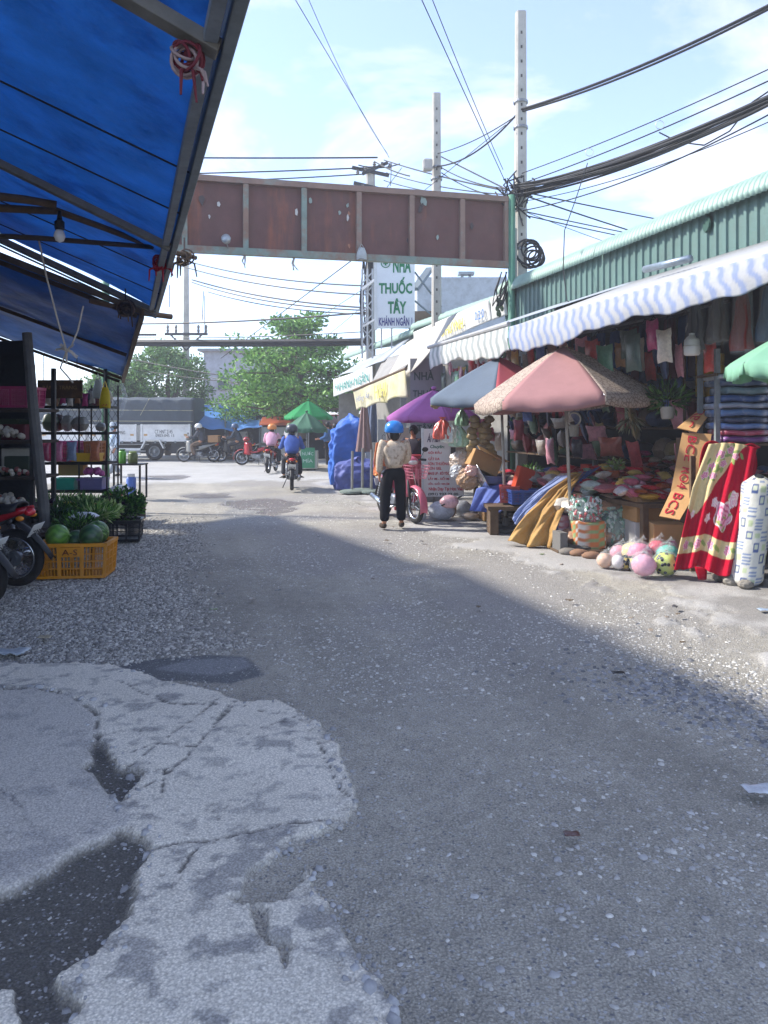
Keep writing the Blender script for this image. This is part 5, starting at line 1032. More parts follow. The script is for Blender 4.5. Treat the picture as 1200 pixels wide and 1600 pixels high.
# ================================================================== OVERHEAD BEAM, POLES, FAR STREET
# ---- old billboard beam across the street
BRN = mat('brown_sheet', '66443f', .75, .2, 3, .2, 40, c2='96583c', c2t=.62, tex='streak', dirt=.25); BFR = mat('beam_frame', '7f9084', .7, .15, 4, .3, 40, c2='8c6e5c', c2t=.5, dirt=.25); BFR2 = mat('beam_frame_brown', '8a7062', .7, .15, 4, .3, 40, c2='7f8a80', c2t=.62, dirt=.25)
bm = thing('overhead_sign_beam', 'long brown sheet metal sign beam spanning the street between the two sides', 'sign beam', W(795, 660, 15.75))
bx_ = [160, 288.5, 384, 475, 560.5, 643, 722, 791]
def beamY(px):  # depth along the straight beam
    x0, y0 = W(288, 0, 14.3).x, 14.3; x1, y1 = W(791, 0, 15.75).x, 15.75; k = (y1 - y0) / (x1 - x0); r_ = (px - CX) / F; return (y0 - k * x0) / (1 - k * r_)
zb, zt = 4.83, 6.17
def bp_(px, z, off=0.): Y = beamY(px); return Vector(((px - CX) * Y / F, Y + off, z))
bdir = (bp_(791, 0) - bp_(288, 0)).normalized()
for i in range(7):
    a, c = bp_(bx_[i], 0), bp_(bx_[i + 1], 0); b = B(); nn = Vector((-bdir.y, bdir.x, 0)); b.prism([a + UP * (zb + .05) + nn * .05, c + UP * (zb + .05) + nn * .05, c + UP * (zt - .05) + nn * .05, a + UP * (zt - .05) + nn * .05], nn * .03); ob('panel', b, BRN, bm, w=True)
for i, px in enumerate(bx_): b = B(); b.bar(bp_(px, zb + .06), bp_(px, zt - .06), .10, .10, up=bdir); ob('upright', b, BFR if i < 4 else BFR2, bm, w=True)
b = B(); b.bar(bp_(160, zt), bp_(795, zt), .12, .11); ob('top_rail', b, BFR2, bm, w=True)
b = B(); b.bar(bp_(160, zb), bp_(795, zb), .12, .13); ob('bottom_rail', b, BFR, bm, w=True)
b = B(); q = bp_(799, 0); b.tube([q + Vector((0, -.05, 0)), q + Vector((0, -.05, 6.25))], .075, 10); ob('post', b, mat('green_post', '4f8068', .6, .15, 4, .2, 40, dirt=.3), bm, w=True, smooth=True)
b = B(); q = bp_(165, 0); b.tube([q, q + UP * 4.8], .07, 10); ob('post', b, mat('green_post', ''), bm, w=True, smooth=True)
random.seed(77)
for k in range(16):
    px = random.uniform(300, 780); q = bp_(px, random.uniform(zb + .15, zt - .15), .015); b = B(); n_ = random.randint(5, 8); rr = random.uniform(.02, .07); nn = Vector((-bdir.y, bdir.x, 0))
    b.prism([q + bdir * (rr * math.cos(6.283 * i / n_) * random.uniform(.4, 1.1)) + UP * (rr * 1.8 * math.sin(6.283 * i / n_) * random.uniform(.4, 1.2)) for i in range(n_)], nn * .012); ob('peeled_patch', b, cm(random.choice(('c8c4bc', '8c9a90', 'a06a4c', '3c2c2a')), 'paint'), bm, w=True)
lp = thing('flood_lamp', 'small round lamp fixed low on the brown beam', 'lamp', bp_(357, zb)); q = bp_(357, zb + .17, -.2); b = B(); b.lathe([(.03, -.1), (.07, -.05), (.09, .02), (.085, .06), (.001, .07)], 16, q, Matrix.Rotation(R(75), 3, 'X')); ob('housing', b, cm('aab0b0', 'metal'), lp, w=True, smooth=True); b = B(); b.bar(q, bp_(357, zb), .02); ob('bracket', b, STEEL, lp, w=True)
carrier('torn white plastic bag caught on the brown beam', 565, 405, beamY(565) - .12, .2, .22, mat('bag_white', ''))
for px, lab in ((460, 'frayed scrap of cloth hanging beneath the middle of the beam'), (383, 'thin strip hanging beneath the left of the beam')):
    q = bp_(px, zb - .05); root = thing('scrap', lab, 'scrap', q - UP * .25)
    for k in range(5 if px == 460 else 2): b = B(); b.tube([q, q + Vector((random.uniform(-.06, .06), 0, -.12)), q + Vector((random.uniform(-.1, .1), 0, -.26))], [.02, .015, .004], 5); ob('strip', b, ROPE, root, w=True)
# ---- concrete poles
def pole(label, px, Y, top_py, r0, r1, holes=True, name='utility_pole'):
    p = W(px, 660, Y); zt_ = W(px, top_py, Y).z; root = thing(name, label, 'utility pole', (p.x, p.y, 0)); b = B()
    b.prism([(-r0, -r0, 0), (r0, -r0, 0), (r0, r0, 0), (-r0, r0, 0)], (0, 0, .01)); b = B()
    n = 10; V = []
    for k in range(n + 1):
        z = zt_ * k / n; r_ = r0 + (r1 - r0) * k / n; c_ = r_ * .35; V += [(-r_ + c_, -r_, z), (r_ - c_, -r_, z), (r_, -r_ + c_, z), (r_, r_ - c_, z), (r_ - c_, r_, z), (-r_ + c_, r_, z), (-r_, r_ - c_, z), (-r_, -r_ + c_, z)]
    b.add(V, [(k * 8 + j, k * 8 + (j + 1) % 8, k * 8 + 8 + (j + 1) % 8, k * 8 + 8 + j) for k in range(n) for j in range(8)] + [tuple(range(n * 8, n * 8 + 8))]); ob('shaft', b, CONC, root)
    if holes:
        z = 2.8
        while z < zt_ - .3:
            r_ = r0 + (r1 - r0) * z / zt_; b = B(); b.box((0, -r_ - .001, z), (.035, .012, .06)); z += .3; ob('step_hole', b, mat('hole_dark', '4a4743', .9), root)
    return root, p, zt_
pl1, pp1, z1 = pole('tall concrete utility pole at the right end of the beam', 813.5, 16.05, 20, .135, .105)
pl2, pp2, z2 = pole('tall concrete utility pole behind the pharmacy sign', 682, 19.2, 147, .135, .10)
pl3, pp3, z3 = pole('old concrete pole with crossarms and insulators left of the pharmacy sign', 579, 23.0, 262, .16, .13, False)
pl4, pp4, z4 = pole('distant slender utility pole behind the round tree', 291, 38.0, 397, .17, .11, False)
def band(root, p, z, r_): b = B(); b.torus((p.x, p.y, z), r_, .012, None, 16, 6, 2.5); ob('steel_band', b, STEEL, root, w=True)
for py in (160, 200, 300, 330, 390): band(pl1, pp1, W(0, py, 16.05).z, .145)
for py in (262, 280): band(pl2, pp2, W(0, py, 19.2).z, .14)
b = B(); q = W(668, 258, 19.0); b.box(q, (.24, .2, .3)); ob('junction_box', b, cm('b8b4ac', 'wall'), pl2, w=True, bevel=.05)
b = B(); q = W(806, 400, 15.9); b.tube([(q.x - .03, 15.85, 3.2), (q.x - .03, 15.85, 5.6)], .05, 8); ob('conduit', b, cm('a8a49a', 'wall'), pl1, w=True)
b = B(); random.seed(9)
for k in range(9): b.torus(W(832 + random.uniform(-8, 8), 396 + random.uniform(-10, 10), 15.9), random.uniform(.16, .3), .02, Matrix.Rotation(R(90 + random.uniform(-25, 25)), 3, 'X') @ Matrix.Rotation(random.uniform(-.4, .4), 3, 'Y'), 20, 5)
ob('cable_coil', b, WIRE, pl1, w=True)
b = B()
for k in range(26):
    a = Vector((random.gauss(0, .22), random.gauss(0, .12), random.gauss(0, .22))); c = Vector((random.gauss(0, .25), random.gauss(0, .12), random.gauss(0, .25))); q = W(803, 302, 15.85); b.tube([q + a, q + (a + c) * .5 + Vector((random.gauss(0, .12), -.1, random.gauss(0, .15))), q + c], .016, 5)
ob('cable_knot', b, WIRE, pl1, w=True)
b = B()
for k in range(6): x = 790 + random.uniform(-14, 10); b.tube([W(x, 425, 15.8), W(x + random.uniform(-14, 10), 450 + random.uniform(-8, 12), 15.7), W(x + random.uniform(-20, 10), 478, 15.8), W(x + random.uniform(-5, 15), 440, 15.9)], .014, 5)
ob('loose_cables', b, WIRE, pl1, w=True)
# crossarms on the old pole
b = B()
for py, hw in ((268, .55), (292, .5)): q = W(579, py, 22.85); b.bar(q - XV * hw + UP * .12, q + XV * hw - UP * .12, .09)
b.bar(W(566, 272, 22.8), W(606, 254, 22.8), .08); ob('crossarm', b, DKSTEEL, pl3, w=True)
for dx_, py in ((-20, 262), (-8, 256), (6, 250), (18, 250), (30, 252), (-12, 285), (14, 290)):
    b = B(); b.lathe([(.03, -.06), (.06, -.04), (.035, -.01), (.06, .02), (.03, .05), (.045, .08)], 10, W(579 + dx_, py + 8, 22.8)); ob('insulator', b, cm('7a7470', 'paint'), pl3, w=True)
b = B()
for k in range(10): x = 573 + random.uniform(-6, 12); b.tube([W(x, 405, 22.7), W(x + random.uniform(-6, 6), 470, 22.7), W(x + random.uniform(-5, 5), 545, 22.7)], .025, 5)
ob('cable_drop', b, WIRE, pl3, w=True)
b = B(); q = W(291, 522, 37.8); b.bar(q - XV * 1.05, q + XV * 1.05, .12); b.bar(q - XV * .8, q - UP * .8, .07); b.bar(q + XV * .8, q - UP * .8, .07); q = W(222, 523, 37.8); b.bar(q - XV * .6, q + XV * .7, .1); ob('crossarm', b, DKSTEEL, pl4, w=True)
for px in (262, 275, 310, 322): b = B(); b.lathe([(.04, 0), (.08, .1), (.05, .2), (.08, .3), (.03, .4)], 8, W(px, 520, 37.8)); ob('insulator', b, cm('7a7470', 'paint'), pl4, w=True)
# ---- cables: each run between two supports is one thing, its strands its parts
def span(label, runs, m=WIRE, name='overhead_cable', n=18):
    a0 = W(*runs[0][0]); root = thing(name, label, 'cable', W(*runs[0][1]))
    for a, c, sag, r_ in runs:
        A, C = W(*a), W(*c); pts = []
        for k in range(n + 1): t_ = k / n; p = A.lerp(C, t_); p.z -= sag * 4 * t_ * (1 - t_); pts.append(p)
        b = B(); b.tube(pts, r_, 5, cap=False); ob('strand', b, m, root, w=True)
    return root
Y1, Y2, Y3 = 16.0, 19.1, 22.8
span('thick twisted cable rising from the right pole to the upper right corner', [((812, 172, Y1), (1260, -22, 11.5), .15, .03), ((813, 175, Y1), (1262, -18, 11.5), .17, .022)])
random.seed(21); runs = []
for k in range(17):
    j = random.uniform(-9, 9); runs.append(((806 + random.uniform(-8, 8), 298 + j, Y1 - .1), (1290, 108 + random.uniform(-9, 12), 10.2 + random.uniform(-.2, .2)), random.uniform(.12, .34), random.uniform(.012, .024)))
span('thick bundle of black cables sagging from the right pole to the right edge', runs)
span('few thin cables above the thick bundle at right', [((812, 272, Y1), (1290, 66, 10.5), .08, .010), ((812, 288, Y1), (1290, 84, 10.5), .09, .012), ((812, 330, Y1), (1290, 130, 10.3), .25, .012), ((815, 315, Y1), (1290, 150, 10.3), .2, .008)])
lp_ = thing('cable_loop', 'slack loop of cable hanging below the bundle at right', 'cable', W(1040, 226, 12.5)); b = B(); b.tube([W(1030, 207, 12.8), W(1060, 222, 12.6), W(1100, 227, 12.2), W(1140, 205, 11.8), W(1175, 160, 11.3), W(1205, 140, 11.)], .012, 5); ob('strand', b, WIRE, lp_, w=True); b = B(); b.tube([W(918, 255, 14.), W(900, 310, 13.5), W(882, 360, 13.2), W(880, 420, 12.8), W(886, 470, 12.4), W(900, 478, 12.0)], .009, 5); ob('strand', b, WIRE, lp_, w=True)
for px, py, Y in ((921, 238, 13.9), (1031, 195, 12.7)): b = B(); b.torus(W(px, py, Y), .07, .006, Matrix.Rotation(R(90), 3, 'X'), 18, 5); ob('tie_ring', b, cm('c8c8c4', 'plastic'), lp_, w=True)
span('cables fanning from the right pole down over the green shed', [((818, 305, Y1), (1200, 420, 27.), .1, .018), ((818, 300, Y1), (1250, 382, 25.), .05, .016), ((818, 330, Y1), (1180, 400, 25.), .05, .014), ((818, 336, Y1), (1160, 404, 25.), .05, .014), ((818, 330, Y1), (1120, 430, 25.), .1, .008)])
span('cables joining the two tall concrete poles', [((682, 260, Y2), (808, 178, Y1), .25, .02), ((684, 240, Y2), (808, 180, Y1), .1, .012), ((690, 245, Y2), (800, 300, Y1), .0, .018), ((660, 300, Y2), (790, 195, Y1), .0, .008), ((690, 262, Y2), (795, 295, Y1), .1, .014), ((690, 270, Y2), (792, 310, Y1), .1, .014)])
span('row of cables from the old pole to the right pole above the beam', [((600, 250, Y3), (790, 298, Y1), .05, .018), ((604, 270, Y3), (790, 304, Y1), .1, .014), ((600, 282, Y3), (788, 312, Y1), .1, .014), ((585, 252, Y3), (640, 275, 21.), .05, .02), ((612, 254, Y3), (610, 290, 21.), 0, .012), ((628, 262, Y3), (605, 292, 21.), 0, .010)])
span('black cables running left from the old pole above the brown beam', [((590, 246, Y3), (60, 243, 24.), .04, .026), ((572, 262, Y3), (60, 274, 22.), .05, .022), ((568, 272, Y3), (60, 284, 22.), .1, .02), ((560, 258, Y3), (625, 256, Y3), .1, .02)])
span('pair of thin wires dropping from the top edge to the old pole', [((450, -20, 13.), (608, 246, Y3), .0, .008), ((470, -30, 12.), (606, 240, Y3), .25, .006)])
span('pair of thin wires dropping from the top edge to the right pole', [((650, -20, 11.), (790, 285, Y1), .0, .008), ((668, -20, 11.), (786, 265, Y1), .05, .007)])
span('five dark cables crossing the sky under the beam at left', [((272, 402, 34), (580, 447, 24), .25, .025), ((272, 412, 34), (580, 461, 24), .25, .025), ((300, 437, 34), (575, 481, 24), .2, .03), ((300, 441, 34), (575, 485, 24), .25, .025), ((325, 456, 34), (575, 491, 24), .2, .022)])
span('nearly level cable below the five dark ones', [((190, 506, 30), (575, 488, 24), .1, .03), ((190, 527, 34), (575, 518, 25), .1, .018)])
span('thick black cable bundle crossing in front of the tree crowns', [((120, 535, 30), (585, 533, 26), .0, .09), ((120, 537, 30), (585, 537, 26), .05, .07), ((120, 533, 30), (585, 530, 26), .06, .05)])
span('thin stay wire running diagonally from the beam down to the left', [((552, 405, 22), (345, 560, 34), .0, .016), ((570, 450, 24), (400, 560, 34), .0, .010), ((575, 470, 24), (450, 560, 34), .2, .009)])
span('lower thin cables in front of the pale far building', [((200, 560, 36), (575, 610, 30), .2, .022), ((200, 575, 36), (575, 600, 30), .3, .018), ((330, 590, 36), (575, 625, 30), .2, .02), ((320, 462, 37), (320, 520, 37), 0, .02), ((318, 455, 37), (316, 500, 37), 0, .02), ((265, 445, 37), (265, 480, 37), 0, .02)])
# ---- trees
TRUNK = mat('bark', '5a4e42', .95, .25, 9, .7, 30)
def tree_round(label, px, Y, top_py, base_z, rx, rz_, seed):
    random.seed(seed); p = W(px, 660, Y); zt_ = W(px, top_py, Y).z; root = thing('ficus_tree', label, 'tree', (p.x, p.y, 0)); cz = zt_ - rz_
    skin('trunk', [((0, 0, -.1), .2), ((.05, 0, 1.5), .17), ((0, .05, cz * .7), .14), ((.6, .2, cz), .08), ((-.6, -.2, cz + .1), .08), ((.1, -.5, cz + .3), .07), ((0, .2, cz + rz_ * .5), .05)], [(0, 1), (1, 2), (2, 3), (2, 4), (2, 5), (2, 6)], TRUNK, root, sub=1)
    b = B(); pal = [lin(x) for x in ('4a6e36', '5c8442', '42622f', '6f9a50', '82ac60')]
    for _ in range(250):
        d = Vector((random.gauss(0, 1), random.gauss(0, 1), random.gauss(0, 1))).normalized(); k = random.uniform(.72, 1.0) * (1 + .10 * math.sin(d.x * 7 + seed) * math.sin(d.z * 6)); c = Vector((d.x * rx * k, d.y * rx * k, cz + d.z * rz_ * k)); leaves(b, c, 62, (.34, .34, .30), .17, .10, .2, .8, pal=pal)
    ob('crown', b, LEAFM, root); return root
tree_round('dense round clipped ficus tree behind the truck', 262, 37.5, 541, 2, 2.05, 1.95, 5)
tree_round('smaller leafy tree half hidden behind the wire rack', 178, 36.5, 578, 2, 1.5, 1.4, 6)
def tree_layered(label, px, Y, seed):
    random.seed(seed); p = W(px, 660, Y); root = thing('almond_tree', label, 'tree', (p.x, p.y, 0)); J = [((0, 0, -.1), .22), ((.05, 0, 1.4), .18), ((0, 0, 2.8), .15), ((0, 0, 4.2), .11), ((0, 0, 5.4), .06)]; E = [(0, 1), (1, 2), (2, 3), (3, 4)]
    b = B(); pal = [lin(x) for x in ('4f7c38', '5f8c40', '416a32', '76a24c', '8cb85e')]
    tiers = ((2.1, 3.1, 12, 2), (2.9, 3.3, 13, 2), (3.6, 2.9, 12, 3), (4.4, 2.3, 10, 3), (5.2, 1.5, 8, 4))
    for z, rad, nb, par in tiers:
        for k in range(nb):
            a = 2 * math.pi * k / nb + random.uniform(-.4, .4); L_ = rad * random.uniform(.45, 1.12); e = Vector((math.cos(a) * L_, math.sin(a) * L_, z + random.uniform(-.35, .55))); m_ = Vector((math.cos(a) * L_ * .5, math.sin(a) * L_ * .5, z + random.uniform(-.1, .1))); n_ = len(J); J += [(m_, .045), (e, .018)]; E += [(par, n_), (n_, n_ + 1)]
            for t_ in (.4, .58, .74, .88, 1.0, 1.1): c = Vector((0, 0, z)).lerp(e, t_) + Vector((random.gauss(0, .22), random.gauss(0, .22), random.gauss(.08, .16))); q_ = random.uniform(.75, 1.25); leaves(b, c, int(36 * q_), (.46 * q_, .46 * q_, .22 * q_), .21, .11, .2, .55, pal=pal)
    for _ in range(60):
        d = Vector((random.gauss(0, 1), random.gauss(0, 1), random.gauss(0, .8))).normalized(); c = Vector((d.x * 2.1, d.y * 2.1, 3.5 + d.z * 1.7)) * 1; leaves(b, c, 30, (.4, .4, .3), .2, .11, .2, .7, pal=pal)
    skin('trunk', J, E, TRUNK, root, sub=1); ob('crown', b, LEAFM, root); return root
tree_layered('large layered almond tree rising behind the green umbrellas', 470, 31.5, 3)
tree_layered('almond tree with low branches left of the large one', 425, 35.5, 8).scale = (.78, .78, .7)
# ---- far buildings
def block(label, px0, px1, py_top, Y, dep, m, wins=None, name='far_building', roof=None):
    a, c = W(px0, py_top, Y), W(px1, py_top, Y); root = thing(name, label, 'building', ((a.x + c.x) / 2, Y, 0)); b = B(); b.prism([(a.x, Y, 0), (c.x, Y, 0), (c.x, Y + dep, 0), (a.x, Y + dep, 0)], UP * a.z); ob('wall', b, m, root, w=True)
    if roof: b = B(); b.prism([(a.x - .3, Y - .3, a.z), (c.x + .3, Y - .3, a.z), (c.x + .3, Y + dep, a.z), (a.x - .3, Y + dep, a.z)], UP * .15); ob('roof', b, roof, root, w=True)
    for (x0, x1, y0, y1) in wins or []:
        p0, p1 = W(x0, y1, Y), W(x1, y0, Y); b = B(); b.box(((p0.x + p1.x) / 2, Y - .02, (p0.z + p1.z) / 2), (p1.x - p0.x, .1, p1.z - p0.z)); o = ob('window', b, cm('9aa2a8', 'paint'), root, w=True); b = B(); b.box(((p0.x + p1.x) / 2, Y - .075, (p0.z + p1.z) / 2), ((p1.x - p0.x) * .86, .02, (p1.z - p0.z) * .86)); ob('pane', b, mat('far_glass', '4c5a66', .15, .1, 3, spec=.8), o, w=True)
    return root
block('pale grey far building behind the trees', 318, 452, 549, 46, 8, cm('aab4bc', 'wall'), [(340, 360, 585, 610), (372, 392, 585, 610)], roof=cm('8a9298', 'wall'))
block('long low white house behind the wire rack and truck', -180, 300, 636, 42, 6, cm('c4c2bc', 'wall'), [(60, 80, 650, 690), (95, 120, 650, 690), (140, 160, 650, 690)], roof=cm('8c6a5a', 'wall'))
block('low shaded house behind the blue tarpaulin stall', 300, 560, 652, 41, 6, cm('6c6660', 'wall'), [(420, 440, 665, 690), (500, 520, 665, 690)], roof=cm('9c4a34', 'wall'))
block('grey panelled tower behind the pharmacy sign', 652, 792, 433, 34, 6, cm('a9b2b6', 'wall'))
bt = thing('roof_structure', 'pale tank frame standing on the grey panelled tower', 'frame', W(728, 433, 34)); b = B()
for x in (722, 734): b.bar(W(x, 436, 34.2), W(x, 426, 34.2), .12)
b.box(W(728, 428, 34.2), (.7, .5, .12)); ob('frame', b, cm('8c9498', 'metal'), bt, w=True)
rect(648, 486, 676, 508, 21.8, .3, cm('7a6656', 'wall'), ph, 'brick_parapet')
# ---- far row: blue tarpaulin stall, red roofed stall
st = thing('tarpaulin_stall', 'far stall under a blue tarpaulin beside the truck', 'stall', W(355, 721, 34)); FT = mat('far_blue_tarp', '5a94d6', .6, .12, 3, .4, 12, trl=.2)
b = B(); b.grid(lambda u, v: W(298, 630, 36).lerp(W(416, 640, 36), u).lerp(W(300, 664, 32.6).lerp(W(414, 664, 32.6), u), v) + UP * (.10 * math.sin(u * 7) * math.sin(v * 3) - .22 * math.sin(u * 3.14) * v + .05 * math.sin(u * 19)), 26, 10); ob('tarpaulin', b, FT, st, w=True, smooth=True, solid=.02)
for px in (304, 352, 406): q = W(px, 660, 32.8); b = B(); b.tube([(q.x, q.y, 0), (q.x, q.y, 1.75)], .035, 6); ob('post', b, GREYST, st, w=True)
b = B(); a, c = W(298, 0, 36), W(420, 0, 36); b.prism([(a.x, 36.2, 0), (c.x, 36.2, 0), (c.x, 36.3, 0), (a.x, 36.3, 0)], UP * 2.05); ob('back_sheet', b, mat('dark_sheet', ''), st, w=True)
b = B(); q = W(372, 660, 33.5); b.box((q.x, q.y, .45), (1.2, .6, .9)); ob('counter', b, cm('6a5c50', 'paint'), st, w=True)
for i, (px, hx, lab) in enumerate(((380, 'b8b4ac', 'white foam box on the far stall counter'), (366, '8a5a3a', 'brown box on the far stall counter'))): q = W(px, 660, 33.4); boxy('goods_box', lab, 'box', (q.x, q.y, .9), (.4, .3, .3), cm(hx, 'card'))
s3 = thing('red_roof_stall', 'far food stall with an orange red roof behind the green umbrellas', 'stall', W(432, 721, 33)); b = B(); b.grid(lambda u, v: W(405, 664, 31).lerp(W(560, 664, 31), u).lerp(W(410, 652, 33).lerp(W(560, 650, 33), u), v), 10, 4); ob('roof', b, cm('b0553a', 'paint'), s3, w=True, solid=.03)
b = B(); q = W(440, 660, 32.5); b.box((q.x, q.y, .5), (1.6, .6, 1.0)); ob('counter', b, cm('a8aaa8', 'paint'), s3, w=True); b = B(); b.box((q.x, q.y, 1.2), (1.5, .5, .4)); ob('glass_case', b, mat('far_case', '9aa8a8', .2, .2, 5, spec=.6), s3, w=True)
for px in (410, 448, 520): q = W(px, 660, 31.2); b = B(); b.tube([(q.x, q.y, 0), (q.x, q.y, 1.55)], .03, 6); ob('post', b, GREYST, s3, w=True)
b = B(); b.prism([(W(400, 0, 34).x, 34, 0), (W(600, 0, 34).x, 34, 0), (W(600, 0, 34).x, 34.1, 0), (W(400, 0, 34).x, 34.1, 0)], UP * 1.9); ob('back_wall', b, mat('dark_sheet', ''), s3, w=True)
# ---- truck
tk = thing('cargo_truck', 'white drop side cargo truck under a dark grey tarpaulin', 'truck', W(230, 720, 32.3)); Yt = 32.0; TW = mat('truck_white', 'e2e2de', .45, .08, 3, .1, 30, dirt=.3); TT = mat('truck_tarp', '4a535a', .8, .15, 4, .5, 14, dirt=.15)
def tz(py): return W(0, py, Yt).z
def tx(px): return W(px, 0, Yt).x
xr, xl = tx(300), tx(110); zf, zs, ztop = tz(690), tz(663), tz(621)
def dropside(x0, x1):
    b = B(); b.box(((x0 + x1) / 2, Yt, (zf + zs) / 2), (x1 - x0, .05, zs - zf)); o = ob('drop_side', b, TW, tk, w=True, bevel=.01); b = B()
    for x in (x0 + .04, x1 - .04): b.box((x, Yt - .04, (zf + zs) / 2), (.07, .05, zs - zf + .02))
    for z in (zs - .03, zf + .03): b.box(((x0 + x1) / 2, Yt - .035, z), (x1 - x0, .04, .05))
    ob('frame_rib', b, TW, o, w=True)
    for k in range(5): x = x0 + (x1 - x0) * (k + .5) / 5; b = B(); b.box((x, Yt - .05, zf - .02), (.07, .06, .09)); ob('hinge', b, GREYST, o, w=True)
    for sx in (.1, .9): b = B(); b.box((x0 + (x1 - x0) * sx, Yt - .03, (zf + zs) / 2 - .08), (.14, .02, .08)); ob('reflector', b, cm('c8a06a', 'paint'), o, w=True)
    return o
d1 = dropside(tx(220), tx(298)); d2 = dropside(tx(140), tx(214)); d3 = dropside(tx(62), tx(134))
text('CT HNT 2145', .74, .16, TXTK, d1, frame(Vector((tx(256), Yt - .03, tz(674.5))), XV, UP)); text('0903-045 15', .78, .12, TXTK, d1, frame(Vector((tx(258), Yt - .03, tz(680.5))), XV, UP)); text('MNG', .26, .14, TXTK, d2, frame(Vector((tx(191), Yt - .03, tz(676))), XV, UP))
b = B(); b.box(((xl + xr) / 2 - .3, Yt + 1.0, zf - .05), (xr - xl + 1.2, 2.0, .1)); b.box(((xl + xr) / 2 - .3, Yt + 1.0, zf - .28), (xr - xl + 1, .7, .22)); ob('chassis', b, DKSTEEL, tk, w=True)
def tarpf(u, v):
    a = v * 2.2; prof = [(0, zs - .02), (-.02, zs + (ztop - zs) * .9), (.25, ztop), (1.75, ztop), (2.0, zs + (ztop - zs) * .9), (2.0, zs)]; k = min(4.999, v * 5); i = int(k); f_ = k - i; y = prof[i][0] * (1 - f_) + prof[i + 1][0] * f_; z = prof[i][1] * (1 - f_) + prof[i + 1][1] * f_; x = tx(60) + (xr + .04 - tx(60)) * u; return Vector((x, Yt + y - .03 + .02 * math.sin(u * 60) * math.sin(v * 9), z + .015 * math.sin(u * 45 + v * 11)))
b = B(); b.grid(tarpf, 60, 31); ob('tarpaulin', b, TT, tk, w=True, smooth=True, solid=.02)
b = B(); b.prism([(xr + .03, Yt, zf), (xr + .03, Yt + 2, zf), (xr + .03, Yt + 2, ztop - .1), (xr + .03, Yt + 1.7, ztop), (xr + .03, Yt + .3, ztop), (xr + .03, Yt, ztop - .1)], (.03, 0, 0)); ob('rear_sheet', b, TT, tk, w=True)
for py in (640, 657): b = B(); b.tube([Vector((tx(60), Yt - .06, tz(py))), Vector((tx(180), Yt - .06, tz(py + .8))), Vector((xr + .05, Yt - .06, tz(py + 1.5)))], .014, 4); ob('tie_rope', b, cm('b0aa8c', 'cloth'), tk, w=True)
b = B(); b.tube([Vector((tx(220), Yt - .07, tz(649))), Vector((tx(234), Yt - .07, tz(623)))], .012, 4); ob('tie_rope', b, cm('b0aa8c', 'cloth'), tk, w=True)
for wx in (239, 85):
    o = wheel(tk, wm(tk).inverted() @ Vector((tx(wx), Yt + .25, .385)), .385, .16, cm('8a8e90', 'metal'), 'wheel', 0); b = B(); b.lathe([(.20, -.1), (.12, -.11), (.1, -.13), (.001, -.13)], 16, (0, 0, 0), Matrix.Rotation(R(90), 3, 'X')); ob('wheel_disc', b, cm('6f7478', 'metal'), o)
b = B(); z0 = .98; b.bar((tx(222), Yt - .02, .52), (tx(229), Yt - .02, z0 - .1), .3, .05); b.bar((tx(229), Yt - .02, z0 - .1), (tx(250), Yt - .02, z0 - .1), .3, .05); b.bar((tx(250), Yt - .02, z0 - .1), (tx(257), Yt - .02, .52), .3, .05); ob('mudguard', b, TW, tk, w=True)
for py in (702, 709): b = B(); b.box((tx(200), Yt + .05, tz(py)), (tx(214) - tx(176), .06, .09)); ob('side_guard', b, TW, tk, w=True)
b = B(); b.box((tx(284), Yt + .3, .55), (.9, .5, .5)); ob('tool_box', b, DKSTEEL, tk, w=True)
b = B(); x0 = tx(58); b.prism([(x0, Yt, .5), (x0 - 1.5, Yt, .5), (x0 - 1.55, Yt, 1.2), (x0 - 1.25, Yt, 2.1), (x0, Yt, 2.1)], (0, 2, 0)); o = ob('cab', b, TW, tk, w=True, bevel=.05); b = B(); b.prism([(x0 - .2, Yt - .02, 1.3), (x0 - 1.2, Yt - .02, 1.3), (x0 - 1.05, Yt - .02, 1.95), (x0 - .2, Yt - .02, 1.95)], (0, .03, 0)); ob('window', b, mat('far_glass', ''), o, w=True)
wheel(tk, wm(tk).inverted() @ Vector((x0 - .8, Yt + .25, .385)), .385, .16, cm('8a8e90', 'metal'), 'wheel', 0)
# ================================================================== PEOPLE, RIDERS, STALL GOODS
def headz(hd): return math.atan2(hd[1], hd[0])
def rider(px, py, hd, bikelab, perlab, body, shirt, trou, hatm, **kw):
    q = G(px, py); rz = headz(hd); motorbike(bikelab, q, rz, body, group='motorbikes on the street', **{k: v for k, v in kw.items() if k in ('plate', 'basket', 'topbox', 'cargo', 'lean')})
    return person(perlab, q, rz, 'ride', SKIN, shirt, trou, BLK, 'helmet', hatm, group='people on motorbikes', **{k: v for k, v in kw.items() if k in ('mask', 'over', 'h')})
PR = mat('paint_red', ''); PK = mat('paint_black', '1a1c20', .25, .1, 9, spec=.6); PM = mat('paint_maroon', '7a2430', .25, .1, 9, spec=.6); BT = cm('2c2c30', 'cloth')
rider(456, 763, (-.12, 1, 0), 'black and red motorbike ridden away by the rider in a blue shirt', 'motorbike rider in a blue shirt and dark helmet seen from behind', PM, cm('4a64a8', 'cloth'), BT, cm('3a3e48', 'plastic'), plate=('59-C2', '330.18'))
rider(425, 738, (.05, 1, 0), 'red tailed scooter ridden away by the person in pink', 'motorbike rider in a pink jacket and orange helmet', PR, cm('d0a0b4', 'cloth'), BT, cm('d0803a', 'plastic'), plate=('59-X3', '410.22'))
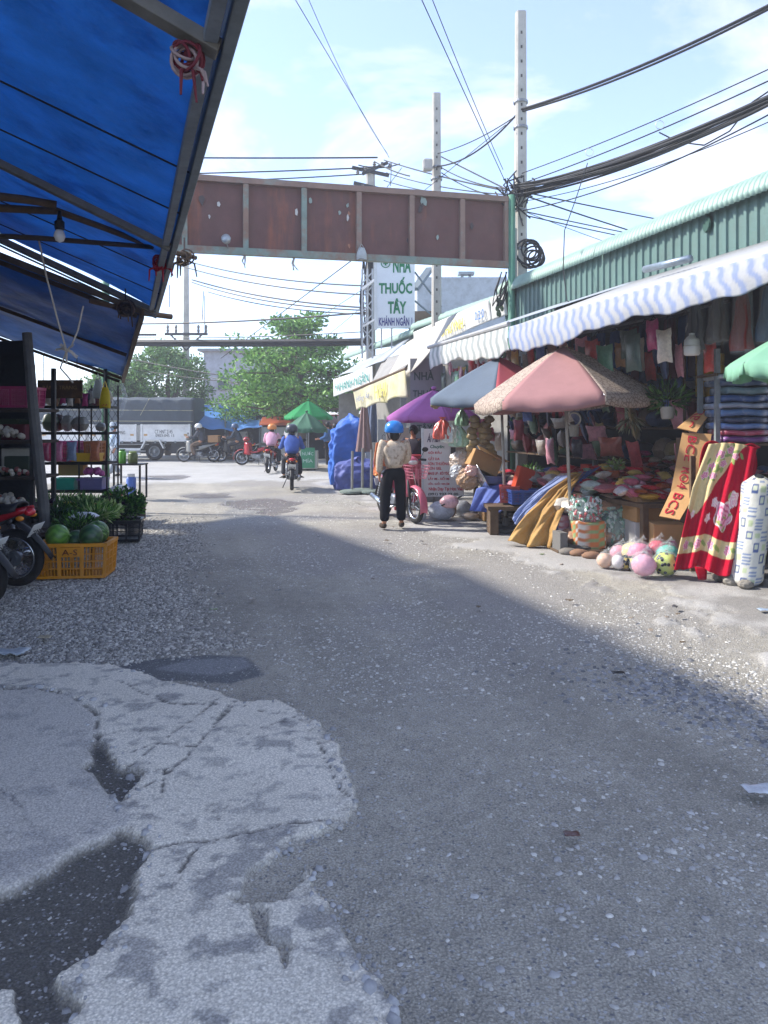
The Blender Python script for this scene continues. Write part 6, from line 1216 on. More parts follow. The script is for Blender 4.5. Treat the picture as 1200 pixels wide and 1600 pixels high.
rider(311, 722, (-1, .04, 0), 'old grey motorbike with a box behind the truck', 'motorbike rider in a white helmet right behind the truck', cm('8a8a86', 'paint'), cm('4a4c52', 'cloth'), cm('6a5a4c', 'cloth'), cm('d8d8d4', 'plastic'), topbox=cm('a07c58', 'card'), mask=cm('b0b4b8', 'cloth'))
rider(368, 722, (-1, 0, 0), 'black motorbike following the one with the box', 'motorbike rider in dark clothes and blue helmet in front of the blue tarpaulin stall', PK, cm('39424e', 'cloth'), BT, cm('4a5e80', 'plastic'), cargo=cm('a89a86', 'cloth'))
motorbike('red motorbike standing across the street behind the pink rider', G(403, 727), headz((-1, .1, 0)), PR, group='motorbikes on the street')
q = G(438, 733); person('person in a white shirt standing behind the pink rider', (q.x + .2, q.y + 1.2, 0), R(70), 'stand', SKIN, cm('c4c0bc', 'cloth'), BT, BLK, 'helmet', cm('6a7a4a', 'plastic'), h=.98)
# the standing person by the pink motorbike
FLO = mat('floral_jacket', 'c6b59e', .9, .2, 30, .4, 120, c2='8a705a', c2t=.58)
q = G(616, 825); person('standing person in beige patterned jacket, black trousers and blue helmet', q, R(96), 'stand', SKIN, FLO, cm('16161a', 'cloth'), cm('4a4038', 'cloth'), 'helmet', mat('helmet_blue', '1f78c8', .25, .06, 5, spec=.6), h=1.0,
    over=dict(ankL=(-.10, .16, .09), toeL=(.04, .19, .04), kneL=(.0, .14, .47), ankR=(.0, -.11, .09), toeR=(.14, -.13, .04), kneR=(.02, -.10, .47), elbL=(-.02, .225, 1.05), wriL=(.02, .225, .82), hanL=(.04, .22, .745), elbR=(.03, -.215, 1.07), wriR=(.2, -.18, .98), hanR=(.27, -.17, .99)))
motorbike('pink motorbike parked in front of the standing person', (.25, 12.72, 0), headz((.40, -.917, 0)), mat('paint_pink', 'c06478', .3, .1, 9, spec=.5), basket=mat('basket_pink', 'c07080', .5), group='motorbikes on the street')
# people at the far stalls
q = G(512, 733); person('vendor in a blue shirt standing beside the green umbrellas', (q.x, q.y, 0), R(185), 'stand', SKIN, cm('4a6e9c', 'cloth'), BT, BLK, h=1.03, over=dict(elbL=(.08, .24, 1.06), wriL=(.28, .2, 1.0), hanL=(.35, .19, 1.0)))
q = G(524, 736); person('person in dark clothes behind the vendor in blue', (q.x, q.y, 0), R(150), 'stand', SKIN, cm('2c3440', 'cloth'), BT, BLK, h=1.0)
q = G(179, 745); person('person in a pale blue shirt and hat walking by the truck', (q.x, q.y, 0), R(215), 'stand', SKIN, cm('a4b4c4', 'cloth'), cm('8f959c', 'cloth'), BLK, 'brim', cm('9aa4ac', 'cloth'), h=1.0, mask=cm('8aa0b8', 'cloth'), over=dict(ankL=(.18, .1, .09), toeL=(.31, .11, .04), ankR=(-.16, -.1, .09), toeR=(-.04, -.1, .04)))
q = W(646, 660, 14.6); person('shaded vendor in a dark shirt behind the standing person', (q.x, q.y, 0), R(250), 'stand', SKIN, cm('33303a', 'cloth'), BT, BLK, h=.98)
# green umbrellas and drink cart
q = W(482, 660, 27.0); umbrella('bright green umbrella, the taller one by the far vendor', (q.x, q.y, 0), .86, 1.80, 2.36, 8, [GR1], rot=.2, val=.10, polem=STEEL)
q = W(479, 660, 23.6); umbrella('dull green umbrella below the bright green one', (q.x, q.y, 0), .66, 1.42, 1.90, 8, [GR2], rot=.35, val=.12, polem=STEEL, base=BASEM)
dc = thing('drink_cart', 'small vending cart with a green sign under the dull green umbrella', 'cart', G(481, 742)); q = G(481, 742); b = B(); b.box((q.x, q.y + .3, .45), (.55, .5, .55)); ob('body', b, cm('b0b4ac', 'paint'), dc, w=True, bevel=.01)
b = B(); b.box((q.x, q.y + .02, .52), (.42, .02, .62)); o = ob('sign_panel', b, cm('3f8a66', 'paint'), dc, w=True); text('NƯỚC', .34, .13, cm('c4d4cc', 'paint'), o, frame(Vector((q.x, q.y, .66)), XV, UP)); text('MÍA', .3, .13, cm('c4d4cc', 'paint'), o, frame(Vector((q.x, q.y, .44)), XV, UP))
for sx in (-.2, .2): b = B(); b.torus((q.x + sx, q.y + .3, .16), .13, .03, Matrix.Rotation(R(90), 3, 'Y'), 20, 6); ob('wheel', b, RUB, dc, w=True)
# goods under tarpaulin
BTP = mat('bright_blue_tarp', '2a62b8', .6, .12, 4, .5, 14, trl=.1); PTP = mat('violet_blue_tarp', '4a5490', .65, .14, 5, .5, 16, dirt=.1)
def covered(name, label, px, py, w, d, h, m, seed, cat='covered goods', top=.72):
    q = G(px, py); n1 = np.random.RandomState(seed); ph = n1.rand(8) * 6.28
    def fn(u, v):
        a = u * 6.2832; cx_ = abs(math.cos(a)) ** .6 * (1 if math.cos(a) > 0 else -1); sx_ = abs(math.sin(a)) ** .6 * (1 if math.sin(a) > 0 else -1)
        kk = 1 - max(0, (v - top) / (1 - top)) ** 1.3 * .98; kk *= 1 + .16 * math.sin(v * 5 + ph[0]) * math.sin(a + ph[1]) + .12 * max(0, .35 - v) * (1 + math.sin(3 * a + ph[2]))
        fold = 1 + (.10 * math.sin(a * 6 + ph[3] + 2.2 * math.sin(v * 4 + ph[4])) + .06 * math.sin(a * 11 + v * 7 + ph[5])) * (1 - v * .55) + .05 * math.sin(v * 13 + 2 * a)
        z = h * min(1, v / (top + .02)) * (1 + .10 * math.sin(a + ph[6]) * v + .05 * math.sin(2 * a + ph[7]) * v) + (.10 * h * math.sin(max(0, v - top) * 5) if v > top else 0); z += .03 * math.sin(a * 5 + ph[0]) * (v < .08)
        return Vector((q.x + cx_ * w / 2 * kk * fold, q.y + d / 2 + sx_ * d / 2 * kk * fold, max(.01, z)))
    b = B(); b.grid(fn, 97, 60)
    from mathutils import noise as nzz
    cen = Vector((q.x, q.y + d / 2, h * .5))
    for i_, v_ in enumerate(b.v):
        o_ = (v_ - cen); o_.z *= .3; o_ = o_.normalized(); k_ = (.5 - abs(nzz.noise(v_ * 3.1 + Vector((seed, 0, 0))))) * .10 + (.5 - abs(nzz.noise(v_ * 7.3))) * .05; b.v[i_] = v_ + o_ * k_
    for j_ in range(60): b.v[j_ * 97 + 96] = b.v[j_ * 97].copy()
    return tag(ob(name, b, m, w=True, smooth=True), label, cat)
covered('covered_cart', 'tall cart wrapped in bright blue tarpaulin by the road', 543, 757, .80, .7, 1.5, BTP, 2)
covered('covered_crates', 'low block of goods under a violet blue tarpaulin behind the umbrella stands', 557, 766, .9, .6, .60, PTP, 4)
for px, py, hh, lab in ((550, 770, .95, 'left umbrella stand in front of the violet blue tarpaulin'), (566, 768, 1.0, 'middle umbrella stand in front of the violet blue tarpaulin'), (580, 770, .98, 'right umbrella stand in front of the violet blue tarpaulin')):
    q = G(px, py); us = thing('umbrella_stand', lab, 'umbrella stand', q, 0, 'umbrella stands'); b = B(); b.lathe([(.28, 0), (.29, .02), (.28, .05), (.2, .07), (.04, .08)], 22); ob('base', b, cm('6e7a72', 'wall'), us); b = B(); b.tube([(0, 0, .07), (.01, 0, hh)], .03, 8); ob('tube', b, cm('9a9a94', 'metal'), us)
q = W(569, 705, 19.2); cu = thing('closed_umbrella', 'folded brownish umbrella standing behind the blue wrapped cart', 'umbrella', (q.x, q.y, 0)); b = B(); b.grid(lambda u, v: Vector((math.cos(u * 6.283) * (.05 + .13 * v) * (1 + .25 * math.sin(u * 44)), math.sin(u * 6.283) * (.05 + .13 * v) * (1 + .25 * math.sin(u * 44)), 2.12 - 1.25 * v)), 57, 9); ob('canopy', b, cm('8c7470', 'cloth'), cu, smooth=True); b = B(); b.tube([(0, 0, 0), (0, 0, 2.2)], .02, 7); ob('pole', b, STEEL, cu)
hang_cloth('grey blue patterned curtain on the pharmacy front', W(582, 624, 19.6), .24, 1.1, cm('6a7488', 'cloth'), folds=3, name='curtain', cat='curtain', wrap=False)
hang_cloth('orange cloth hanging beside the standing person', W(597, 690, 13.6), .3, .6, cm('c87850', 'cloth'), folds=3, name='cloth', cat='cloth', wrap=False)
q = W(637, 705, 14.2); boxy('red_cabinet', 'red cabinet behind the pink motorbike', 'cabinet', (q.x, q.y, 0), (.5, .4, 1.0), cm('9c2834', 'paint'))
# ---- sacks and rubbish by the price board
for px, py, w_, d_, h_, hx, lab in ((690, 812, .44, .32, .30, 'b8bcc8', 'white and blue plastic sack at the foot of the price board'), (722, 806, .34, .28, .26, 'c0c2c4', 'white plastic sack right of the blue and white one'), (706, 808, .16, .16, .32, 'b08a68', 'brown paper parcel between the two white sacks'), (735, 812, .3, .24, .12, 'a89684', 'crumpled brown paper in front of the blue cloth'), (702, 792, .3, .2, .2, 'c49aa0', 'pinkish plastic bag on top of the white sacks')):
    q = G(px, py); z = .0 if py > 800 else .26
    if z: q = Vector((*W(px, 785, 12.0).xy, 0))
    random.seed(px); b = B(); b.ell((0, 0, h_ * .5), (w_ / 2, d_ / 2, h_ * .52), 20, 12, .07); b.v = [Vector((v.x, v.y, max(0, v.z))) for v in b.v]; tag(ob('plastic_sack', b, cm(hx, 'pack'), smooth=True, loc=(q.x, q.y, z)), lab, 'sack')
b = B(); b.tube([W(690, 790, 11.9), W(722, 775, 12.1)], .012, 6); tag(ob('broom_handle', b, BLK, w=True), 'thin dark stick leaning over the white sacks', 'stick')
def bag_knot(label, px, py, Y, w, h, mats, seed):
    random.seed(seed); c = W(px, py, Y); root = thing('hanging_bag', label, 'bag', c - UP * h)
    for k, m_ in enumerate(mats):
        def fn(u, v):
            a = u * 6.283; rr = (.12 + .88 * math.sin(min(1, max(0, v - .12) * 1.25) * 1.9) ** .7 if v > .12 else .10 + .25 * (1 - v / .12)) * (1 if v < .97 else .4); rr *= 1 + .16 * math.sin(7 * a + seed + 4 * v) + .10 * math.sin(13 * a - 6 * v); return c + Vector((math.cos(a) * w / 2 * rr * (1 + .12 * math.sin(3 * a + seed + k)) + (k - (len(mats) - 1) / 2) * w * .5, math.sin(a) * w * .4 * rr, -h * (v - .1) - k * .06))
        b = B(); b.grid(fn, 57, 22); ob('bag', b, m_, root, w=True, smooth=True)
    b = B(); b.tube([c + UP * .1, c + UP * .3], .008, 5); ob('cord', b, ROPE, root, w=True); return root
bag_knot('bundle of white, green and red plastic bags hanging by the price board', 705, 655, 12.2, .28, .36, [cm('c85a48', 'pack'), cm('d4dcd4', 'pack'), cm('a8ccb4', 'pack')], 3)
bag_knot('green plastic bag hanging above the white bags', 722, 640, 12.4, .2, .3, [cm('86a88c', 'pack')], 4)
for i, (px, py, hx, lab) in enumerate(((741, 655, '8c7a54', 'string of brown packets hanging under the grey blue umbrella'), (752, 672, 'a08a5c', 'long string of tan packets hanging beside the umbrella pole'), (762, 655, '7c6a4a', 'short string of olive packets hanging under the umbrella rim'))):
    c = W(px, py, 12.0); root = thing('packet_string', lab, 'packets', c - UP * .5)
    for k in range(6): b = B(); b.ell(c + Vector((.03 * math.sin(k * 2 + i) + .035 * k * (1 if i == 1 else -.2), 0, -.09 * k)), (.085, .035, .06), 12, 8, .16); ob('packet', b, cm(hx, 'pack'), root, w=True, smooth=True)
# ---- stall under the grey blue umbrella
t1 = thing('goods_table', 'timber goods table under the grey blue umbrella', 'table', (2.35, 12.2, 0), STREET); b = B(); b.box((0, 0, .58), (1.3, 1.9, .05)); ob('table_top', b, BAMB, t1)
for x in (-.6, .6):
    for y in (-.88, .88): b = B(); b.box((x, y, .28), (.06, .06, .56)); ob('leg', b, BAMB, t1)
BCL = mat('blue_cloth', '5a6cae', .85, .14, 6, .5, 60, dirt=.1)
def drape(name, label, pts, m, wave, folds, cat='cloth', nu=40, nv=24, cols=None, sag=0.):
    """bilinear patch through rows of points, with folds"""
    rows = [[Vector(p) for p in r_] for r_ in pts]
    def ev(r_, u): k = u * (len(r_) - 1); i = min(int(k), len(r_) - 2); return r_[i].lerp(r_[i + 1], k - i)
    def fn(u, v):
        k = v * (len(rows) - 1); i = min(int(k), len(rows) - 2); f_ = k - i; f_ = f_ * f_ * (3 - 2 * f_) * .5 + f_ * .5; p = ev(rows[i], u).lerp(ev(rows[i + 1], u), f_); n_ = Vector((-.55, -.8, .2)); return p + n_ * (wave * (.25 + v) * (math.sin(u * folds * 6.28 + v * 2) + .4 * math.sin(u * folds * 14 + 1 + v * 4))) - UP * (sag * math.sin(u * 3.14) * v)
    b = B(); b.grid(fn, nu, nv); cc_ = None
    if cols: cc_ = [cols(i / (nu - 1), j / (nv - 1)) for j in range(nv) for i in range(nu)]
    return tag(ob(name, b, m, w=True, smooth=True, solid=.006, col=cc_), label, cat)
drape('blue_cloth', 'crumpled blue cloth draped over the front of the goods table', [[W(800, 742, 12.4), W(872, 728, 12.2)], [W(745, 764, 11.75), W(845, 745, 11.75)], [W(734, 798, 11.5), W(782, 802, 11.4)]], BCL, .02, 3)
q = W(768, 748, 12.0); basin('wide blue grey basin on the goods table', (q.x, q.y, q.z - .06), .3, .12, cm('5f688c', 'plastic'))
q = W(745, 752, 12.0); b = B(); b.lathe([(.001, 0), (.2, .02), (.3, .1), (.31, .11), (.2, .03), (.001, .01)], 22, (0, 0, 0), Matrix.Rotation(R(62), 3, 'Y')); tag(ob('steel_bowl', b, CHROME, loc=q, smooth=True), 'shiny steel bowl leaning on the goods table', 'bowl')
for px, py, Y, d_, hx, lab in ((722, 720, 12.2, (.40, .34, .34), 'b8a898', 'whitish torn paper sack at the left end of the goods table'), (731, 748, 12.0, (.36, .3, .34), 'a8886a', 'brown paper sack below the open carton'), (716, 738, 12.1, (.26, .24, .26), 'b4b8bc', 'crumpled white bag left of the brown paper sack'), (738, 735, 11.9, (.24, .2, .2), 'c49a90', 'pinkish crumpled bag beside the open carton')):
    q = W(px, py, Y); random.seed(px); b = B(); b.ell((0, 0, d_[2] / 2), (d_[0] / 2, d_[1] / 2, d_[2] / 2), 26, 15, .10); tag(ob('paper_sack', b, cm(hx, 'pack'), loc=(q.x, q.y, q.z - d_[2] / 2)), lab, 'sack')
oc = thing('open_carton', 'open brown carton tilted at the left end of the goods table', 'box', W(752, 735, 12.1)); q = W(752, 722, 12.1); Mq = Matrix.Rotation(R(20), 3, 'Z') @ Matrix.Rotation(R(24), 3, 'Y')
for c_, d_ in (((0, 0, -.13), (.5, .34, .012)), ((-.25, 0, 0), (.012, .34, .26)), ((.25, 0, 0), (.012, .34, .26)), ((0, -.17, 0), (.5, .012, .26)), ((0, .17, 0), (.5, .012, .26))): b = B(); b.box(q + Mq @ Vector(c_), d_, Mq); ob('side', b, CARD, oc, w=True)
for c_, d_, an in (((0, -.24, .15), (.5, .16, .008), 25), ((.3, 0, .17), (.14, .34, .008), 0)): b = B(); b.box(q + Mq @ Vector(c_), d_, Mq @ Matrix.Rotation(R(an), 3, 'X')); ob('flap', b, CARD, oc, w=True)
q = W(820, 784, 11.0); crate('blue slotted crate at the front of the goods table', (q.x, q.y, .44), R(5), (.46, .34, .2), cm('2f4a8c', 'plastic'))
boxy('crate_stand', 'low board carrying the blue and red crates', 'board', (q.x - .1, q.y + .1, .36), (.9, .5, .05), BAMB)
for x in (-.45, .3): boxy('stool', f'small wooden stool under the {"left" if x < 0 else "right"} end of the crate board', 'stool', (q.x + x, q.y + .1, 0), (.12, .4, .36), BAMB)
q = W(796, 772, 11.2); crate('red slotted crate beside the blue one', (q.x, q.y, .44), R(-8), (.26, .3, .24), cm('b03a34', 'plastic'))
q = W(818, 752, 11.2); boxy('red_box', 'flat orange red box tilted upright behind the blue crate', 'box', (q.x, q.y, q.z - .12), (.26, .12, .32), cm('b8452c', 'card'), R(20), M=Matrix.Rotation(R(18), 3, 'Y'))
q = G(780, 822); boxy('newspaper_pile', 'pile of flattened red and white papers below the goods table', 'paper', (q.x + .25, q.y + .2, .24), (.7, .4, .05), cm('b0948c', 'card'), R(10)); crate('black crate on the ground below the goods table', (q.x + .2, q.y + .2, 0), R(10), (.62, .36, .24), cm('26262a', 'plastic'))
boxy('carton', 'brown carton under the blue cloth', 'box', (*G(770, 812).xy, 0), (.4, .3, .22), CARD, R(12))
# orange and blue tarpaulin piece flapping at the stall front
OT = mat('two_face_tarp', attr=True, rough=.7, var=.12, vs_=6, bump=.5, bs=20, trl=.1)
ft = thing('folded_tarpaulin', 'ochre and blue tarpaulin sheet hanging off the front of the stall', 'tarpaulin', W(835, 855, 9.8))
def sheetfn(r0, r1, r2, r3, am, fq, ph_):
    rows = [[Vector(p) for p in r_] for r_ in (r0, r1, r2, r3)]
    def fn(u, v):
        k = v * 3; i = min(int(k), 2); f_ = k - i; p = rows[i][0].lerp(rows[i][1], u).lerp(rows[i + 1][0].lerp(rows[i + 1][1], u), f_); pl = abs(math.sin(u * fq + ph_ + .8 * math.sin(v * 3))) - .5; return p + Vector((-.5, -.85, .1)) * (am * pl * (.3 + v) + .012 * math.sin(u * 31 + v * 17) + .015 * math.sin(v * 11 + u * 5 + ph_)) + Vector((.05 * math.sin(v * 4 + ph_) * v, 0, .02 * math.sin(u * 9 + ph_) * v))
    return fn
OCH = mat('ochre_tarp', 'b08a50', .75, .16, 6, .7, 14, c2='98703c', c2t=.58, dirt=.2); BLT = mat('blue_tarp_edge', '5c6ea4', .75, .14, 6, .7, 14, dirt=.12)
b = B(); b.grid(sheetfn((W(893, 742, 10.3), W(915, 738, 10.4)), (W(857, 766, 10.05), W(893, 764, 10.0)), (W(822, 806, 9.95), W(880, 802, 9.75)), (W(798, 846, 9.98), W(868, 858, 9.7)), .11, 7, .4), 60, 40); ob('ochre_face', b, OCH, ft, w=True, smooth=True, solid=.006)
b = B(); b.grid(sheetfn((W(872, 744, 10.42), W(896, 741, 10.32)), (W(838, 768, 10.2), W(860, 766, 10.08)), (W(815, 795, 10.1), W(828, 800, 10.0)), (W(806, 812, 10.1), W(816, 826, 10.02)), .04, 5, 1.4), 24, 30); ob('blue_face', b, mat('pale_blue_tarp', '8a98c0', .75, .14, 6, .7, 14), ft, w=True, smooth=True, solid=.006)
b = B(); b.grid(sheetfn((W(912, 738, 10.4), W(940, 728, 10.6)), (W(890, 764, 10.02), W(902, 756, 10.2)), (W(878, 800, 9.8), W(886, 790, 9.95)), (W(868, 850, 9.75), W(876, 826, 9.9)), .04, 4, 2.2), 20, 30); ob('blue_lining', b, BLT, ft, w=True, smooth=True, solid=.006)
# ---- big goods stall under the pink umbrella
t2 = thing('goods_table', 'wide table heaped with packets under the pink umbrella', 'table', (3.55, 10.6, 0), STREET); b = B(); b.box((0, 0, .62), (1.9, 2.9, .05)); ob('table_top', b, BAMB, t2)
for x in (-.9, .9):
    for y in (-1.4, 1.4): b = B(); b.box((x, y, .3), (.07, .07, .6)); ob('leg', b, BAMB, t2)
b = B(); b.box((.55, 0, .80), (.8, 2.8, .3)); ob('back_step', b, BAMB, t2)
PAL = [('a01c2c', 'red'), ('c2463c', 'bright red'), ('c4b6a4', 'cream'), ('a8346c', 'magenta'), ('5c8a6c', 'green'), ('c8c8c4', 'white'), ('8a6238', 'brown'), ('c79a3c', 'yellow'), ('58688c', 'blue'), ('c48a96', 'pink')]
wts = [5, 3, 4, 2, 3, 5, 3, 1, 1, 3]; random.seed(44)
for k in range(170):
    x = random.uniform(-.92, .92); y = random.uniform(-1.42, 1.42); step = x > .15
    z = (.955 if step else .65) + random.random() ** 1.5 * (.20 if step else .22) * (1 - abs(y) / 2.2); p = Matrix.Rotation(STREET, 3, 'Z') @ Vector((x, y, 0)) + Vector((3.55, 10.6, z)); hx, nm = random.choices(PAL, wts)[0]
    d_ = (random.uniform(.14, .3), random.uniform(.10, .2), random.uniform(.04, .10))
    packet(f'small {nm} packet heaped on the table under the pink umbrella', p, d_, cm(hx, 'pack'), random.uniform(0, 6.28), random.uniform(-.5, .5), f'{nm} packets heaped on the stall', bulge=random.choice((.3, .5, .7)))
for k in range(70):
    x = random.uniform(-.6, .6); y = random.uniform(-.9, .9); p = Matrix.Rotation(STREET, 3, 'Z') @ Vector((x, y, 0)) + Vector((2.4, 12.2, .61 + random.random() * .14)); hx, nm = random.choices(PAL, wts)[0]
    packet(f'small {nm} packet on the table under the grey blue umbrella', p, (random.uniform(.14, .28), random.uniform(.1, .2), random.uniform(.05, .12)), cm(hx, 'pack'), random.uniform(0, 6.28), random.uniform(-.5, .5), f'{nm} packets on the second table')
leafy('small bright flower bunch among the packets', (*W(962, 735, 10.6).xy, .95), (.1, .1, .08), 70, .08, .03, GL, seed=71, name='flower_bunch', cat='flowers'); leafy('small bunch of greens on the second table', (*W(830, 730, 12.2).xy, .75), (.16, .14, .1), 90, .1, .03, GP, seed=72)
# things in front of the big stall
def sack(label, px, py, Y, w, h, m, bits=None, seed=1, z0=0., clear=True):
    random.seed(seed); q = W(px, py, Y); root = thing('packet_sack', label, 'sack', (q.x, q.y, z0)); 
    if bits:
        pro = []
        for hx in bits: b = B(); b.box((0, 0, 0), (.075, .035, .03)); o = ob('wrapped_sweet', b, cm(hx, 'pack'), root, bevel=.01); o.location = (0, 0, h * .4); pro.append(o)
        for k in range(230):
            o = pro[k % len(pro)].copy(); COL.objects.link(o); a = random.uniform(0, 6.28); z = random.uniform(.04, h * .86); rr = w / 2 * .92 * (1 - .35 * max(0, z / h - .6)) * random.uniform(.82, 1.0); o.location = (math.cos(a) * rr, math.sin(a) * rr * .8, z); o.rotation_euler = (random.uniform(0, 6), random.uniform(0, 6), random.uniform(0, 6))
        b = B(); b.ell((0, 0, h * .45), (w * .42, w * .34, h * .44), 14, 9); ob('filling', b, m, root, smooth=True)
    b = B(); b.lathe([(w * .44, 0), (w * .5, .04), (w * .52, h * .45), (w * .46, h * .75), (w * .2, h * .95), (w * .1, h * 1.0), (w * .16, h * 1.12)], 22); b.v = [Vector((v.x * (1 + random.uniform(-.04, .04)), v.y * .82 * (1 + random.uniform(-.04, .04)), v.z)) for v in b.v]; ob('plastic_bag', b, CLEAR if clear else m, root, smooth=True); return root
sack('big clear sack of green and white sweets in front of the stall', 961, 660, 9.75, .40, .62, cm('5c7468', 'pack'), ['7c9a84', 'b8c4b8', '4f7a62', 'a4b4a8'], 1)
sack('clear sack of green packets stacked left of the sweets sack', 915, 660, 9.7, .42, .36, cm('7e9c90', 'pack'), ['9cb8ac', 'c8d0cc', '3f7a60', 'b04a4a'], 2, .34)
def checkbag(label, px, Y, w, d, h, c1, c2, c3, z0):
    q = W(px, 660, Y); nu, nv = 49, 20
    def fn(u, v):
        a = u * 6.283; cx_ = abs(math.cos(a)) ** .45 * (1 if math.cos(a) > 0 else -1); sx_ = abs(math.sin(a)) ** .45 * (1 if math.sin(a) > 0 else -1); k = 1 - .9 * max(0, (v - .8) / .2) ** 2; return Vector((cx_ * w / 2 * k * (1 + .02 * math.sin(v * 9)), sx_ * d / 2 * k, h * min(1, v / .85) + .01 * math.sin(a * 5)))
    b = B(); b.grid(fn, nu, nv); cols = []
    for j in range(nv):
        for i in range(nu): cols.append(c1 if (i % 6 < 2) != (j % 5 < 2) else (c2 if (i // 6) % 2 else c3))
    return tag(ob('checked_bag', b, mat('checked_plastic', attr=True, rough=.5, var=.1, vs_=9, bump=.3, bs=30), smooth=True, col=cols, loc=(q.x, q.y, z0)), label, 'bag')
checkbag('orange and green checked bag under the green packets', 918, 9.68, .42, .34, .34, 'c87848', 'd8d4c8', '8aa070', .03); checkbag('pink striped bag left of the checked one', 880, 9.95, .26, .24, .24, 'b06a70', 'c8b8b8', 'a87880', .18)
boxy('low_plank', 'low plank on stones under the checked bag', 'plank', (*W(918, 660, 9.62).xy, 0), (.9, .4, .03), BAMB, R(6))
for px, py, lab in ((905, 868, 'left brown stone under the plank'), (925, 872, 'right brown stone under the plank'), (888, 866, 'flat grey stone left of the plank')): q = G(px, py); b = B(); b.ell((0, 0, .03), (.12, .09, .05), 12, 7, .06); tag(ob('stone', b, cm('8a6a54' if px != 888 else '7a746c', 'wall'), smooth=True, loc=q), lab, 'stone')
boxy('concrete_block', 'small grey block beside the ochre tarpaulin', 'block', (*G(875, 862).xy, 0), (.1, .25, .25), cm('6f6d6a', 'wall'), R(10))
q = W(1012, 660, 9.4); boxy('carton', 'white printed carton under the brown carton of packets', 'box', (q.x - .04, q.y, 0), (.36, .4, .40), cm('b8b6b4', 'card')); boxy('carton', 'brown carton of red packets in front of the stall', 'box', (q.x, q.y + .02, .403), (.46, .46, .3), CARD, R(4))
q = W(1045, 660, 8.9); boxy('carton', 'brown carton between the lettered cardboard and the toy balls', 'box', (q.x, q.y, .18), (.42, .36, .26), CARD, R(-6)); boxy('carton', 'plain carton under the one beside the lettered cardboard', 'box', (q.x + .03, q.y + .04, 0), (.38, .34, .178), cm('9c8468', 'card'))
random.seed(51)
for k in range(9): p = W(1012, 660, 9.4) + Vector((random.uniform(-.18, .18), random.uniform(-.18, .18), 0)); p.z = .71 + random.random() * .06; packet('glossy red packet lying on the brown carton', p, (.28, .18, .05), cm(random.choice(('a01c2c', 'b84434')), 'pack'), random.uniform(0, 6), random.uniform(-.3, .3), 'red packets on the carton')
# toy balls in plastic nets
def toyball(label, px, py, r, hx, dots=None, seed=1, wrap=True):
    random.seed(seed); q = G(px, py); root = thing('toy_ball', label, 'toy', (q.x, q.y, 0)); b = B(); b.ell((0, 0, r), (r * random.uniform(.94, 1.08), r, r * random.uniform(.86, .98)), 24, 16, .045); ob('ball', b, mat(f'plush_{hx}', hx, .9, .14, 20, .7, 140, c2=dots if dots and len(dots) == 6 else None, c2t=.62), root, smooth=True)
    if dots == 'spots':
        for _ in range(26): d = Vector((random.gauss(0, 1), random.gauss(-.6, 1), random.gauss(.3, 1))).normalized(); b = B(); b.ell((d.x * r * .98, d.y * r * .98, r + d.z * r * .92), (.018, .018, .018), 8, 6); ob('spot', b, BLK, root, smooth=True)
    if wrap: b = B(); b.ell((0, 0, r * 1.02), (r * 1.14, r * 1.1, r * 1.1), 20, 13, .10); ob('plastic_bag', b, CLEAR, root, smooth=True); b = B(); b.tube([(0, 0, r * 2.1), (.02, -.01, r * 2.35), (.05, -.02, r * 2.5)], [.03, .015, .035], 7); ob('bag_neck', b, CLEAR, root)
    return root
for px, py, r, hx, dt, lab in ((945, 888, .085, 'd0a88c', 'c87a5a', 'small peach toy ball at the left end of the row'), (966, 890, .08, 'd2cccc', 'c07090', 'white toy ball beside the peach one'), (978, 890, .075, 'd8b83c', 'spots', 'small yellow toy with black spots'), (990, 891, .075, 'd6c23c', 'spots', 'second yellow spotted toy right of the first'), (1006, 902, .125, 'd89aae', 'c0607c', 'pale pink netted ball at the very front'), (1040, 900, .125, 'b8c44a', 'spots', 'lime green ball with black spots at the front right'), (968, 878, .1, 'd08c9c', 'b85a6c', 'rosy toy bag behind the white ball'), (988, 880, .12, 'd8c48a', 'c89a4c', 'pale yellow toy bag in the second row')):
    toyball(lab, px, py, r, hx, dt, seed=px)
for px, py, Y, r, hx, dt, lab in ((1000, 866, 8.55, .13, 'd87c9c', 'e0a8b8', 'big pink ball on top of the row'), (1028, 860, 8.6, .12, 'c02c4c', None, 'crimson ball behind the pink one'), (1043, 868, 8.5, .13, '4fb0a0', '86ccc0', 'teal ball right of the crimson one'), (1047, 850, 8.8, .1, 'd0809c', None, 'pink bag above the teal ball')):
    q = W(px, py, Y); o = toyball(lab, 700, 860, r, hx, dt, seed=px); o.location = (q.x, q.y, q.z - r)
# lettered cardboard sheets
def letcard(label, rows, txts, th=.012):
    root = thing('cardboard_sheet', label, 'cardboard', rows[-1][0])
    for (a, b1, c, d), tx_ in zip(rows if False else [(rows[i][0], rows[i][1], rows[i + 1][1], rows[i + 1][0]) for i in range(len(rows) - 1)], txts):
        a, b1, c, d = map(Vector, (a, b1, c, d)); n_ = (b1 - a).cross(c - a).normalized(); b = B(); b.prism([a, b1, c, d], n_ * th); o = ob('panel', b, mat('cardboard_pale', 'c69c6a', .9, .1, 5, .2, 90, spec=.2), root, w=True)
        up_ = ((a + b1) / 2 - (c + d) / 2); ctr = (a * .62 + b1 * .38 + d * .62 + c * .38) / 2; 
        if n_.dot(ctr - Vector((0, 0, 1.6))) > 0: n_ = -n_
        rt = up_.cross(n_).normalized(); text(tx_, up_.length * .78, .095, TXTR, o, frame(ctr + n_ * .008, -up_, rt), ex=.003)
    return root
